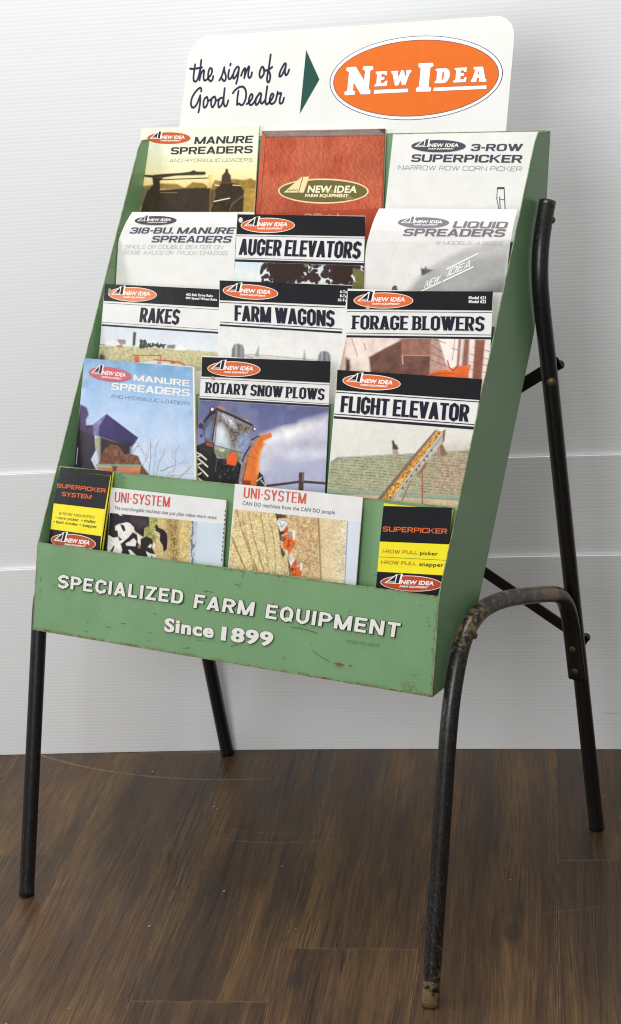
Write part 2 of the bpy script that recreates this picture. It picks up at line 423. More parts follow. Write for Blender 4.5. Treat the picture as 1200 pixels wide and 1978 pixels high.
def font_text(txt, st, res=3):
    cu = bpy.data.curves.new('t', 'FONT'); cu.body = txt; cu.resolution_u = res; cu.offset = FONT[st]
    cu.space_character = 1.12 if st.startswith('futura') else 1.04
    ob = bpy.data.objects.new('t', cu); me = bpy.data.meshes.new_from_object(ob)
    v = np.array([x.co[:2] for x in me.vertices]); f = [tuple(p.vertices) for p in me.polygons]
    bpy.data.objects.remove(ob); bpy.data.curves.remove(cu); bpy.data.meshes.remove(me)
    return v, f


CAPH = font_text('H', 'plain')[0][:, 1].max()


def add_text(part, txt, st, p0, p1, p2, col, lay, grow=0.0, shift=(0, 0)):
    p0, p1, p2 = map(lambda q: np.array(q, float), (p0, p1, p2)); ux, uy = p1 - p0, p2 - p0
    if st in STY:
        gl, wd = stroke_text(txt, st)
        for pts, fc in gl:
            a = np.array(pts); part.add(p0 + np.outer(a[:, 0] / wd + shift[0], ux) + np.outer(a[:, 1] + shift[1], uy), fc, col, lay)
    else:
        v, f = font_text(txt, st if not grow else st + 'O', 5 if st == 'futura' else 3)
        o = FONT[st]; ref = v if not grow else font_text(txt, st, 2)[0]
        x0, x1 = ref[:, 0].min(), ref[:, 0].max(); h = CAPH + 2 * o
        a = np.stack([(v[:, 0] - x0) / (x1 - x0), (v[:, 1] + o) / h], 1) + np.array(shift)
        part.add(p0 + np.outer(a[:, 0], ux) + np.outer(a[:, 1], uy), f, col, lay)


SCH = {'orange': ('#d46636', '#f0eeea', '#201e22', '#f3f1ee'), 'pale': ('#dc8255', '#f2e6dc', '#201e22', '#f6efe8'), 'orange2': ('#d8693a', '#f0e4da', '#201e22', '#f3f1ee'),
       'red': ('#c05835', None, '#2b282a', '#efe9da'), 'pink': ('#bd6068', None, '#22242c', '#ecdcdc'), 'gray': ('#4a4852', None, '#4a4852', '#e4e1d8'),
       'lgray': ('#77757b', None, '#77757b', '#eceae6'), 'red2': ('#b64828', '#efe6df', '#201e22', '#f3f1ee')}


def add_logo(part, sch, c, rx, ty, lay):
    fill, rim, ink, txt = SCH[sch]; c, rx, ty = map(lambda q: np.array(q, float), (c, rx, ty)); ux, uy = rx - c, ty - c
    P = lambda pts: [tuple(c + ux * x + uy * y) for x, y in pts]
    if rim: part.ellipse(c, c + ux * 1.012, c + uy * 1.04, lin(rim), lay)
    part.ellipse(c, c + ux * (.988 if rim else 1), c + uy * (.955 if rim else 1), lin(fill), lay + .5)
    edge = txt
    part.poly(P([(-.88, -.09), (-.50, 1.12), (-.32, 1.24), (-.28, 1.24), (-.36, -.14), (-.50, -.12)]), lin(edge), lay + 1)
    part.poly(P([(-.80, -.02), (-.50, .98), (-.545, -.02)]), lin(ink), lay + 1.5)
    part.poly(P([(-.455, 1.13), (-.345, 1.15), (-.405, -.06), (-.515, -.05)]), lin(ink), lay + 1.5)
    add_text(part, 'AVCO', 'bold', P([(-.74, .02)])[0], P([(-.555, .02)])[0], P([(-.73, .2)])[0], lin(txt), lay + 2)
    add_text(part, 'NEW IDEA', 'boldI', P([(-.345, -.14)])[0], P([(.735, -.14)])[0], P([(-.315, .42)])[0], lin(txt), lay + 2)
    add_text(part, 'FARM EQUIPMENT', 'boldI', P([(-.375, -.56)])[0], P([(.555, -.56)])[0], P([(-.355, -.31)])[0], lin(txt), lay + 2)


# ------------------------------------------------------------------ printed pictures (painted into the vertices of a fine grid)
def vnoise(h, w_, sx, sy, rng, octv=3):
    out = np.zeros((h, w_)); amp = 1.0; tot = 0
    for _ in range(octv):
        gx, gy = max(2, int(sx) + 2), max(2, int(sy) + 2); g = rng.random((gy, gx))
        x = np.linspace(0, gx - 1.001, w_); y = np.linspace(0, gy - 1.001, h)
        xi, yi = x.astype(int), y.astype(int); fx, fy = (x - xi)[None], (y - yi)[:, None]; fx = fx * fx * (3 - 2 * fx); fy = fy * fy * (3 - 2 * fy)
        out += amp * ((g[yi][:, xi] * (1 - fx) + g[yi][:, xi + 1] * fx) * (1 - fy) + (g[yi + 1][:, xi] * (1 - fx) + g[yi + 1][:, xi + 1] * fx) * fy)
        tot += amp; amp *= .5; sx *= 2; sy *= 2
    return out / tot


class Pic:
    def __init__(s, w_, h, base, asp, seed):
        s.w, s.h = w_, h; s.asp = asp   # asp = height / width
        s.c = np.tile(np.array(lin(base)[:3]), (h, w_, 1)); s.rng = np.random.default_rng(seed)
        s.X, s.Y = np.meshgrid(np.linspace(0, 1, w_), np.linspace(0, 1, h)); s.Ya = s.Y * asp
    def blend(s, col, m): s.c = s.c * (1 - m[..., None]) + np.array(col[:3] if isinstance(col, tuple) else col) * m[..., None]
    def mask(s, pts, soft=.004):
        px = np.array(pts, float); px[:, 1] *= s.asp; ins = np.zeros(s.X.shape, bool); dm = np.full(s.X.shape, 9.0); n = len(px)
        for i in range(n):
            (x0, y0), (x1, y1) = px[i], px[(i + 1) % n]
            cr = (y0 > s.Ya) != (y1 > s.Ya)
            ins ^= cr & (s.X < (x1 - x0) * (s.Ya - y0) / ((y1 - y0) if y1 != y0 else 1e-9) + x0)
            dx, dy = x1 - x0, y1 - y0; q = np.clip(((s.X - x0) * dx + (s.Ya - y0) * dy) / (dx * dx + dy * dy + 1e-12), 0, 1)
            dm = np.minimum(dm, np.hypot(s.X - x0 - q * dx, s.Ya - y0 - q * dy))
        sd = np.where(ins, dm, -dm); return np.clip(sd / max(soft, 1.2 / s.w) * .5 + .5, 0, 1)
    def run(s, ops):
        for o in ops:
            k = o[0]
            if k in ('grad', 'grad_h'):
                st = o[1]; T = s.Y if k == 'grad' else s.X
                cs = np.array([lin(c)[:3] for _, c in st]); ts = [t for t, _ in st]
                s.c = np.stack([np.interp(T, ts, cs[:, j]) for j in range(3)], -1)
            elif k == 'poly':
                m = s.mask(o[2], o[3] if len(o) > 3 else .004); col = np.array(lin(o[1])[:3]); amp = o[4] if len(o) > 4 else .06; sc = o[5] if len(o) > 5 else .03
                n = vnoise(s.h, s.w, 1 / sc, s.asp / sc, s.rng, 3); f = 1 + (n - .5) * 3.2 * amp
                s.blend(col[None, None] * f[..., None], m)
            elif k == 'line':
                p = o[3]
                for a, b in zip(p[:-1], p[1:]):
                    x0, y0, x1, y1 = a[0], a[1] * s.asp, b[0], b[1] * s.asp; dx, dy = x1 - x0, y1 - y0
                    q = np.clip(((s.X - x0) * dx + (s.Ya - y0) * dy) / (dx * dx + dy * dy + 1e-12), 0, 1); d = np.hypot(s.X - x0 - q * dx, s.Ya - y0 - q * dy)
                    hw = max(o[2] / 2, .35 / s.w); s.blend(lin(o[1]), np.clip((hw - d) * s.w + .5, 0, 1) * min(1, o[2] / 2 * s.w / .6 + .25))
            elif k == 'spot':
                d = np.hypot(s.X - o[2][0], s.Ya - o[2][1] * s.asp); s.blend(lin(o[1]), np.clip((o[3] - d) * s.w * .6 + .5, 0, 1) * o[4])
            elif k == 'noise':
                n = vnoise(s.h, s.w, o[2] * 2, o[2] * 2 * s.asp, s.rng, 4); s.blend(lin(o[1]), np.clip((n - .45) * 5, 0, 1) * o[3])
            elif k == 'speck':
                n = vnoise(s.h, s.w, s.w / 2.2, s.h / 2.2, s.rng, 2); s.c = s.c * (1 + (n - .5) * 2 * o[1])[..., None]
            elif k == 'streakv':
                n = vnoise(s.h, s.w, 46, 5, s.rng, 3); s.blend(lin(o[1]), np.clip((n - .5) * 5, 0, 1) * o[2])
            elif k == 'streak':
                n = vnoise(s.h, s.w, 6, 130, s.rng, 2); s.blend(lin(o[2]), s.mask(o[1]) * np.clip((n - .4) * 3, 0, 1) * o[3])
            elif k == 'leather':
                n = vnoise(s.h, s.w, 60, 60 * s.asp, s.rng, 3); e = np.abs(np.gradient(n, axis=1)) * 9; s.c = s.c * (1 + np.clip(np.gradient(n, axis=1) * 6, -1, 1) * o[1] * 1.6)[..., None]
                n = vnoise(s.h, s.w, 3, 3, s.rng, 2); s.c = s.c * (1 + (n - .5) * .35)[..., None]
            elif k == 'shingle':
                m = s.mask(o[1]); r = np.sin(s.Y * 190 + vnoise(s.h, s.w, 30, 30, s.rng) * 3); n = vnoise(s.h, s.w, 60, 60, s.rng, 2)
                s.blend(lin(o[2]), m * np.clip(r * .6 + (n - .5) * 2, 0, 1) * o[3])
            elif k == 'cow':
                m = s.mask(o[1], .006); n = vnoise(s.h, s.w, 8, 9, s.rng, 2); s.blend(lin(o[3]), m); s.blend(lin(o[2]), m * np.clip((n - .5) * 22 + .5, 0, 1))
            elif k == 'tree':
                n = vnoise(s.h, s.w, 3, 12, s.rng, 4); s.blend(lin(o[1]), np.clip((n - .52 + .3 * (1 - np.abs(s.X - .4) * 2) - .12) * 8, 0, 1) * .9)
            elif k == 'leafs':
                px = np.array(o[2]); lo, hi = px.min(0), px.max(0); m0 = s.mask(o[2]); tot = np.zeros(s.X.shape)
                for _ in range(o[3]):
                    a, b = lo + (hi - lo) * s.rng.random(2)
                    i, j = min(s.h - 1, max(0, int(b * s.h))), min(s.w - 1, max(0, int(a * s.w)))
                    if m0[i, j] < .4: continue
                    th = s.rng.random() * 3.14; r1 = o[4] * (.5 + s.rng.random()); r2 = r1 * (.35 + .4 * s.rng.random())
                    dx, dy = s.X - a, s.Ya - b * s.asp; u = dx * math.cos(th) + dy * math.sin(th); v = -dx * math.sin(th) + dy * math.cos(th)
                    tot = np.maximum(tot, np.clip((1 - np.hypot(u / r1, v / r2)) * 4, 0, 1))
                s.blend(lin(o[1]), tot)
        g = vnoise(s.h, s.w, s.w / 2, s.h / 2, s.rng, 1) - .5; m2 = vnoise(s.h, s.w, 34, 34 * s.asp, s.rng, 3) - .5; m1 = vnoise(s.h, s.w, 5, 5 * s.asp, s.rng, 2) - .5
        lum = 1 - .75 * np.clip(s.c.mean(-1), 0, 1); s.c = np.clip(s.c * (1 + (g * .12 + m2 * .22 + m1 * .07) * lum)[..., None], 0.004, .88)
        return s.c


def add_picture(part, op, seed):
    _, _, lay, q, res, base, ops = op; W, H = res; q = np.array(q)
    asp = np.linalg.norm(q[3] - q[0]) / np.linalg.norm(q[1] - q[0])
    p = Pic(W, H, base, asp, seed); col = p.run(ops)
    a, b = p.X[..., None], p.Y[..., None]
    pts = (1 - a) * (1 - b) * q[0] + a * (1 - b) * q[1] + a * b * q[2] + (1 - a) * b * q[3]
    idx = np.arange(W * H).reshape(H, W)
    f = np.stack([idx[:-1, :-1], idx[:-1, 1:], idx[1:, 1:], idx[1:, :-1]], -1).reshape(-1, 4)
    c4 = np.concatenate([col, np.ones((H, W, 1))], -1).reshape(-1, 4)
    part.add(pts.reshape(-1, 2), f.tolist(), [tuple(x) for x in c4.tolist()], lay)


def catmull(pts, n=6):
    p = np.array([pts[0]] + list(pts) + [pts[-1]], float); out = []
    for i in range(1, len(p) - 2):
        for k in range(n):
            t = k / n; out.append(.5 * ((2 * p[i]) + (-p[i - 1] + p[i + 1]) * t + (2 * p[i - 1] - 5 * p[i] + 4 * p[i + 1] - p[i + 2]) * t * t + (-p[i - 1] + 3 * p[i] - 3 * p[i + 1] + p[i + 2]) * t ** 3))
    out.append(p[-2]); return np.array(out)


def run_ops(ops, surf, parent, m, seed=1):
    parts = {}
    for i, o in enumerate(ops):
        k, pn, lay = o[0], o[1], o[2]; P = parts.setdefault(pn, Part())
        if k == 'P': P.poly(o[4], lin(o[3]), lay)
        elif k == 'L': P.ribbon(o[5], o[4], lin(o[3]), lay)
        elif k == 'E': P.ellipse(o[4], o[5], o[6], lin(o[3]), lay)
        elif k == 'S': P.ribbon(catmull(o[5]), o[4], lin(o[3]), lay, True)
        elif k == 'G': add_logo(P, o[3], o[4], o[5], o[6], lay)
        elif k == 'T':
            if o[4] == 'futura':
                st = 'geo' if o[5].isupper() else 'futura'
                L_ = max(4, len(o[5])); e = .011 * 11 / L_; dk = lin('#171d20')
                for dx, dy in ((-.7, 0), (.7, 0), (0, -.6), (0, .6), (-.5, .5), (1.0, -1.0), (-.2, -1.1), (.9, -.3)):
                    add_text(P, o[5], st, o[6], o[7], o[8], dk, lay - .8, 0, (dx * e * .55, dy * .046))
                if st == 'futura':
                    for dx in (-.5, .5): add_text(P, o[5], st, o[6], o[7], o[8], lin(o[3]), lay - .1, 0, (dx * e * .5, 0))
                add_text(P, o[5], st, o[6], o[7], o[8], lin(o[3]), lay); continue
            add_text(P, o[5], o[4], o[6], o[7], o[8], lin(o[3]), lay)
        elif k == 'R': add_picture(P, o, seed * 31 + i)
    for pn, P in parts.items():
        o_ = P.build(pn, surf, m, parent)
        if pn == 'paint_chips': o_['kind'] = 'stuff'


DATA = json.loads(r'''{"sheets":[{"name":"manure_sunset","prof":[[0.4882,1.3967],[0.3683,1.1],[0.2746,0.8682]],"sa":0.32,"ops":[["R","cover_picture",1,[[-369.48,-47.03],[-138.47,-48.07],[-125.52,89.32],[-352.02,90.76]],[260,200],"#dfe2ca",[["grad",[[0,"#d9e0cb"],[0.3,"#e0e2c6"],[0.55,"#e8dca8"],[0.7,"#e6c98a"],[1,"#d9b060"]] ],
["poly","#8f7334",[[-0.002,0.725],[-0.003,0.691],[0.087,0.683],[0.185,0.66],[0.333,0.669],[0.402,0.716],[0.468,0.651],[0.564,0.663],[0.623,0.719],[0.658,0.627],[0.715,0.641],[0.808,0.616],[0.902,0.631],[0.957,0.612],[1.006,0.645],[1.004,0.742]],0.006,0.22,0.02 ],
["poly","#a98640",[[0.614,0.721],[1.006,0.736],[1.0,1.006],[0.576,1.007]],0.01,0.25,0.03 ],
["poly","#6e6048",[[-0.013,0.711],[0.097,0.713],[0.081,0.86],[-0.005,0.993]],0.01,0.2,0.03 ],
["poly","#3d3424",[[-0.002,0.55],[0.113,0.56],[0.202,0.548],[0.367,0.538],[0.444,0.525],[0.473,0.508],[0.502,0.526],[0.569,0.527],[0.581,0.547],[0.57,0.568],[0.33,0.572],[0.232,0.59],[0.119,0.595],[-0.001,0.573]],0.004 ],
["poly","#372e22",[[0.114,0.586],[0.222,0.588],[0.184,0.634],[0.189,0.738],[0.412,0.719],[0.623,0.716],[0.624,1.007],[0.015,1.007],[0.051,0.846],[0.074,0.753],[0.126,0.673]],0.006,0.14,0.03 ],
["line","#3a3023",0.0081,[[0.184,0.618],[0.61,0.603]] ],
["poly","#d6c27c",[[0.601,0.567],[0.633,0.568],[0.633,0.719],[0.597,0.718]],0.006,0.15,0.02 ],
["poly","#4a3a2c",[[0.712,0.661],[0.715,0.576],[0.74,0.537],[0.744,0.503],[0.753,0.495],[0.765,0.504],[0.768,0.538],[0.79,0.577],[0.797,0.662]],0.005,0.15,0.02 ],
["poly","#382c20",[[0.657,0.745],[0.716,0.661],[0.801,0.662],[0.867,0.682],[0.907,0.748],[0.909,1.006],[0.629,1.007],[0.665,0.811]],0.006,0.25,0.03 ],
["poly","#604a34",[[0.624,0.732],[0.666,0.732],[0.662,0.863],[0.632,0.98],[0.619,0.863]],0.01,0.2,0.03 ],
["line","#e6dcc0",0.0066,[[0.659,0.878],[0.79,0.84]] ],
["line","#cbbf9c",0.0089,[[0.662,0.687],[0.696,0.693]] ],
["line","#cbbf9c",0.0066,[[0.811,0.689],[0.875,0.695]] ],
["line","#8a7a5c",0.0044,[[0.193,0.772],[0.336,0.771]] ],
["line","#6a5438",0.0103,[[0.794,0.993],[0.81,0.916],[0.9,0.812]]]] ],
["G","badge",4,"red",[-310.38,-30.3],[-267.05,-29.62],[-311.99,-39.89] ],
["T","title",4,"#3b3a3e","euroB","MANURE",[-258.37,-19.83],[-146.22,-20.04],[-257.87,-31.47] ],
["T","title",4,"#3b3a3e","euroB","SPREADERS",[-302.29,-3.38],[-143.61,-3.79],[-302.69,-15.13] ],
["T","title",4,"#4c4a48","euroL","AND HYDRAULIC LOADERS",[-301.96,9.28],[-141.91,9.4],[-301.96,3.96]]],"quad":[[-369.77,-47.41],[-138.11,-48.42],[-111.53,242.37],[-332.56,242.21]],"th":2.2,"paper":"#dfe2cc"},
{"name":"red_manual","prof":[[0.4672,1.4043],[0.3683,1.1],[0.291,0.8622]],"sa":0.32,"ops":[["R","cover_picture",1,[[-129.59,-38.29],[91.77,-37.34],[99.95,80.88],[-126.69,92.03]],[220,160],"#b4553b",[["noise","#9c4630",5,0.5 ],
["noise","#c06a4c",2.2,0.45 ],
["leather",0.16 ],
["poly","#bb5c42",[[-0.0,0.0],[0.038,0.075],[0.037,1.024],[-0.006,1.021]],0.003,0.08,0.03 ],
["poly","#8b7a72",[[-0.0,0.0],[0.998,-0.003],[1.004,0.083],[0.038,0.072]],0.003,0.12,0.02 ],
["streak",[[-0.0,0.0],[0.998,-0.003],[1.004,0.083],[0.038,0.072]],"#6d5d57",0.5 ],
["poly","#4c3a3a",[[0.944,0.002],[1.002,-0.003],[1.006,0.084]],0.003 ],
["line","#5a3030",0.004,[[-0.0,0.0],[0.038,0.075],[1.002,0.084]] ],
["line","#4a2624",0.004,[[0.038,0.075],[0.035,1.024]] ],
["line","#6e3428",0.0096,[[1.0,0.084],[1.0,1.0]]]] ],
["E","badge",3,"#e6cf9c",[-7.68,55.52],[73.43,55.86],[-9.84,36.35] ],
["E","badge",4,"#6a6238",[-7.68,55.52],[70.8,55.86],[-9.58,38.66] ],
["E","badge",4.3,"#8a7d46",[19.39,60.11],[48.9,67.1],[16.73,54.81] ],
["P","badge",5,"#e0d29e",[[-78.03,57.69],[-47.96,33.71],[-34.06,33.41],[-41.42,57.85]] ],
["L","badge",6,"#5d5530",1.24,[[-50.94,57.85],[-45.78,34.26]] ],
["T","badge",6,"#4a4428","bold","AVCO",[-70.98,55.71],[-52.67,55.71],[-70.65,53.01] ],
["T","badge",5,"#efe6c4","boldI","NEW IDEA",[-35.07,58.02],[52.41,58.32],[-33.77,47.14] ],
["T","badge",5,"#efe6c4","boldI","FARM EQUIPMENT",[-38.54,64.63],[38.43,64.84],[-38.22,59.99] ],
["T","title",4,"#c98f76","bold","Official",[-37.73,99.8],[26.27,99.25],[-38.86,89.81]]],"quad":[[-129.59,-38.29],[91.77,-37.34],[111.83,253.97],[-123.09,253.64]],"th":3.5,"paper":"#a8492f"},
{"name":"three_row","prof":[[0.5086,1.3876],[0.3683,1.1],[0.2587,0.8753]],"sa":0.32,"ops":[["G","badge",4,"gray",[183.16,-10.75],[228.44,-10.14],[181.32,-20.17] ],
["T","title",4,"#45434f","euroB","3-ROW",[237.38,-2.72],[319.64,-1.72],[237.64,-13.33] ],
["T","title",4,"#45434f","euroB","SUPERPICKER",[141.51,12.78],[322.21,15.89],[141.82,1.07] ],
["T","title",4,"#55545c","euroL","NARROW ROW CORN PICKER",[121.87,24.57],[323.42,28.26],[122.35,17.8] ],
["L","cover_picture",3,"#45434f",1.12,[[290.18,52.47],[292.1,68.78],[298.01,83.96],[299.14,90.45]] ],
["L","cover_picture",3,"#45434f",1.34,[[295.94,65.51],[301.69,90.44]] ],
["L","cover_picture",3,"#45434f",1.34,[[300.86,52.48],[309.31,90.38]] ],
["L","cover_picture",3,"#45434f",3.12,[[290.29,53.12],[301.44,53.13]] ],
["L","cover_picture",3,"#45434f",0.89,[[297.17,69.86],[305.27,69.83]] ],
["L","cover_picture",3,"#45434f",0.89,[[290.59,68.13],[292.92,68.13]]]],"quad":[[103.23,-32.3],[340.31,-28.11],[331.84,263.77],[123.39,259.0]],"th":1.2,"paper":"#d6d5d0"},
{"name":"bushel_318","prof":[[0.3603,1.0742],[0.3517,1.0692],[0.343,1.0642],[0.3344,1.0592],[0.3257,1.0542],[0.317,1.0492],[0.3084,1.0442],[0.3013,1.0371],[0.2942,1.0301],[0.2872,1.023],[0.2825,1.0142],[0.2778,1.0053],[0.2747,0.9958],[0.2716,0.9863],[0.2069,0.7448]],"sa":0.13,"ops":[["G","badge",4,"gray",[-277.24,-25.95],[-236.15,-26.7],[-279.16,-33.34] ],
["T","title",4,"#4d4a5c","euroB","318-BU. MANURE",[-325.97,-4.55],[-125.58,-6.74],[-322.18,-14.41] ],
["T","title",4,"#4d4a5c","euroB","SPREADERS",[-281.27,8.82],[-129.26,7.03],[-278.18,-1.79] ],
["T","title",4,"#98979a","euroL","SINGLE OR DOUBLE BEATER, ON",[-333.65,19.03],[-143.77,16.85],[-332.07,13.14] ],
["T","title",4,"#98979a","euroL","BOGIE AXLES OR TRUCK CHASSIS",[-334.97,28.3],[-134.69,25.6],[-333.84,22.41]]],"quad":[[-326.79,-38.58],[-124.22,-41.01],[-109.54,250.62],[-379.12,248.69]],"th":0.5,"paper":"#dfdeda","edge_l":[[-326.79,-38.58],[-331.88,-30.12],[-338.96,-13.51],[-344.61,-0.01],[-349.31,12.52],[-350.12,28.58],[-349.66,46.42],[-347.47,74.94]],"edge_r":[[-124.22,-41.01],[-122.56,-30.97],[-120.81,-15.9],[-120.16,-3.03],[-120.35,8.94],[-119.97,24.3],[-119.45,41.37],[-118.61,70.42]]},
{"name":"auger","prof":[[0.3602,1.2923],[0.2666,0.9863],[0.1935,0.7472]],"sa":0.32,"ops":[["P","header_band",2,"#1b1a1e",[[-117.22,-37.32],[108.19,-35.89],[111.58,-6.55],[-116.32,-6.98]] ],
["L","header_band",2,"#23212f",0.64,[[-116.75,-4.58],[111.63,-4.09]] ],
["L","header_band",2,"#23212f",0.64,[[-114.62,29.07],[114.05,29.66]] ],
["P","header_band",2,"#23212f",[[-114.86,31.1],[114.09,32.12],[114.28,35.99],[-114.93,34.79]] ],
["G","badge",4,"orange",[-60.76,-20.98],[-12.54,-21.47],[-61.44,-31.89] ],
["R","cover_picture",1,[[-114.91,34.97],[114.3,36.16],[116.31,73.98],[-112.96,73.44]],[200,70],"#cfdbe0",[["grad",[[0,"#cdd9e0"],[0.6,"#d9dfdd"],[1,"#cdd6d0"]] ],
["leafs","#3b2a28",[[0.215,-0.086],[0.646,-0.153],[0.654,0.785],[0.561,0.708],[0.485,0.533],[0.45,0.823],[0.223,0.864]],170,0.028 ],
["leafs","#33241f",[[0.301,-0.052],[0.536,-0.042],[0.521,0.338],[0.336,0.748]],120,0.035 ],
["leafs","#3b2a28",[[0.702,-0.115],[1.0,-0.046],[1.004,0.906],[0.927,0.828],[0.708,0.681]],120,0.026 ],
["leafs","#33241f",[[0.785,-0.035],[0.902,-0.007],[0.89,0.648],[0.78,0.481]],60,0.035 ],
["leafs","#6d6a3c",[[0.922,0.176],[1.003,0.255],[1.004,0.999],[0.937,0.919]],60,0.02 ],
["leafs","#6d7250",[[0.517,-0.086],[0.702,-0.068],[0.685,0.075],[0.556,0.097]],20,0.014]] ],
["T","title",4,"#23212f","cond","AUGER ELEVATORS",[-109.1,24.18],[106.27,25.59],[-108.48,-0.1] ],
["E","cover_hole",5,"#dcdad6",[-110.52,-28.55],[-106.74,-28.59],[-110.93,-32.59]]],"quad":[[-117.22,-37.32],[108.19,-35.89],[129.18,255.35],[-107.88,254.53]],"th":1.2,"paper":"#dfdedb"},
{"name":"liquid","prof":[[0.3949,1.0864],[0.3859,1.0822],[0.3768,1.078],[0.3677,1.0737],[0.3587,1.0695],[0.3496,1.0653],[0.3405,1.0611],[0.3315,1.0568],[0.3224,1.0526],[0.3142,1.0469],[0.306,1.0411],[0.2978,1.0354],[0.2896,1.0297],[0.2839,1.0215],[0.2782,1.0133],[0.2724,1.0051],[0.269,0.9957],[0.2656,0.9863],[0.2051,0.7437]],"sa":0.17,"ops":[["R","cover_picture",1,[[147.58,-4.71],[346.29,-5.46],[342.4,67.72],[153.33,71.25]],[170,100],"#dedcd8",[["poly","#a5a4a3",[[0.174,1.051],[0.254,0.799],[0.35,0.602],[0.481,0.418],[0.608,0.261],[0.723,0.161],[0.836,0.083],[1.003,0.014],[1.009,1.056]],0.03,0.05,0.1 ],
["poly","#7b7a7c",[[0.731,1.063],[0.8,0.978],[0.994,0.75],[1.012,1.111]],0.05 ],
["poly","#c6c4c1",[[0.447,0.543],[0.724,0.203],[0.995,0.056],[0.981,0.251],[0.729,0.341],[0.522,0.625]],0.05 ],
["poly","#5c5a5e",[[0.294,0.575],[0.3,0.553],[0.32,0.569],[0.332,0.524],[0.344,0.546],[0.347,0.574],[0.399,0.586],[0.351,0.657],[0.302,0.708]],0.006,0.2,0.02]] ],
["P","cover_picture",3,"#5b595c",[[161.32,70.18],[163.35,64.63],[166.84,62.42],[170.36,64.01],[171.79,70.29]] ],
["G","badge",4,"lgray",[204.03,-28.68],[245.75,-28.88],[201.97,-37.01] ],
["T","title",4,"#75737a","euroB","LIQUID",[252.81,-21.39],[337.4,-21.28],[254.45,-31.5] ],
["T","title",4,"#75737a","euroB","SPREADERS",[173.85,-8.27],[335.45,-9.21],[176.32,-18.94] ],
["T","title",4,"#a09fa1","euroL","8 MODELS, 4 SIZES",[228.91,2.94],[332.92,2.12],[230.81,-1.89] ],
["T","cover_picture",4,"#f0efec","euroM","NEW",[214.52,65.69],[237.77,55.88],[219.2,54.71] ],
["T","cover_picture",4,"#f0efec","euroM","IDEA",[250.41,48.5],[286.1,33.43],[254.74,37.23] ],
["L","cover_picture",4,"#f0efec",2.01,[[210.06,70.0],[242.01,55.77]] ],
["L","cover_picture",4,"#f0efec",2.01,[[244.53,54.87],[291.85,33.09]] ],
["L","cover_picture",4,"#f0efec",2.01,[[249.15,37.77],[297.6,14.54]]]],"quad":[[125.32,-52.53],[355.88,-49.16],[322.42,240.92],[101.37,238.49]],"th":0.6,"paper":"#dedcd8","edge_l":[[125.32,-52.53],[121.62,-35.84],[119.86,-19.38],[116.9,-4.28],[114.52,10.68],[114.05,31.94],[114.58,53.22],[115.13,71.31]],"edge_r":[[355.88,-49.16],[352.93,-33.38],[349.94,-15.77],[346.29,-5.46],[343.44,6.81],[341.82,27.11],[341.77,47.41],[342.4,67.72]]},
{"name":"rakes","prof":[[0.3036,1.1838],[0.2047,0.8795],[0.1274,0.6417]],"sa":0.32,"ops":[["P","header_band",2,"#1b1a1e",[[-341.29,-41.89],[-119.38,-39.82],[-116.63,-12.31],[-340.38,-15.08]] ],
["L","header_band",2,"#23212f",0.6,[[-340.45,-11.88],[-116.45,-8.91]] ],
["L","header_band",2,"#23212f",0.6,[[-339.78,18.68],[-113.36,21.46]] ],
["P","header_band",2,"#23212f",[[-339.87,21.7],[-113.21,24.52],[-113.09,27.41],[-339.74,24.72]] ],
["G","badge",4,"pale",[-284.63,-27.1],[-237.39,-27.67],[-285.68,-37.97] ],
["R","cover_picture",1,[[-339.7,25.08],[-113.05,27.75],[-109.25,84.13],[-340.47,89.35]],[260,140],"#d3d9dd",[["grad",[[0,"#cfd6de"],[1,"#dcdedb"]] ],
["poly","#b9b287",[[-0.004,0.48],[0.331,0.457],[0.709,0.463],[0.999,0.494],[1.007,1.18],[0.0,1.277]],0.006,0.28,0.012 ],
["poly","#ddd9cf",[[0.237,0.088],[0.256,0.087],[0.261,0.423],[0.243,0.426]],0.004 ],
["poly","#4b4248",[[0.28,0.091],[0.307,0.092],[0.307,0.433],[0.283,0.436]],0.004 ],
["poly","#e2dfd8",[[0.04,0.468],[0.074,0.323],[0.116,0.451]],0.004 ],
["poly","#8d8b8c",[[0.137,0.302],[0.222,0.294],[0.224,0.412],[0.175,0.419]],0.004 ],
["poly","#e0ddd8",[[0.12,0.461],[0.142,0.301],[0.181,0.452]],0.004 ],
["leafs","#3e4338",[[0.351,0.306],[0.393,0.27],[0.407,0.439],[0.355,0.448]],40,0.016 ],
["leafs","#3e4338",[[0.41,0.367],[0.567,0.37],[0.568,0.428],[0.412,0.444]],40,0.012 ],
["poly","#7d7a78",[[0.576,0.377],[0.646,0.348],[0.644,0.459],[0.578,0.452]],0.004 ],
["poly","#e6e3de",[[0.637,0.466],[0.683,0.335],[0.735,0.444],[0.736,0.491],[0.637,0.495]],0.004 ],
["poly","#b3533a",[[0.147,0.457],[0.197,0.416],[0.197,0.489],[0.15,0.496]],0.006 ],
["line","#5e5a50",0.0045,[[-0.0,0.446],[0.049,0.455]] ],
["poly","#c55f3f",[[0.311,0.688],[0.342,0.66],[0.362,0.88],[0.314,0.874]],0.004 ],
["line","#bf5a3c",0.0083,[[0.294,0.678],[0.532,0.651],[0.529,0.761]] ],
["line","#bf5a3c",0.0113,[[0.477,0.774],[0.585,0.774],[0.697,0.808],[0.737,0.885]] ],
["poly","#a44a34",[[0.614,0.799],[0.651,0.802],[0.648,0.896],[0.617,0.889]],0.006 ],
["poly","#e0dcd4",[[0.31,0.875],[0.478,0.788],[0.717,0.887],[0.719,1.005],[0.314,1.022]],0.006 ],
["spot","#4a4742",[0.522,0.86],0.0196,0.5 ],
["poly","#4b4c58",[[0.004,0.833],[0.009,0.694],[0.038,0.69],[0.055,0.758],[0.048,0.842]],0.01,0.2,0.03]] ],
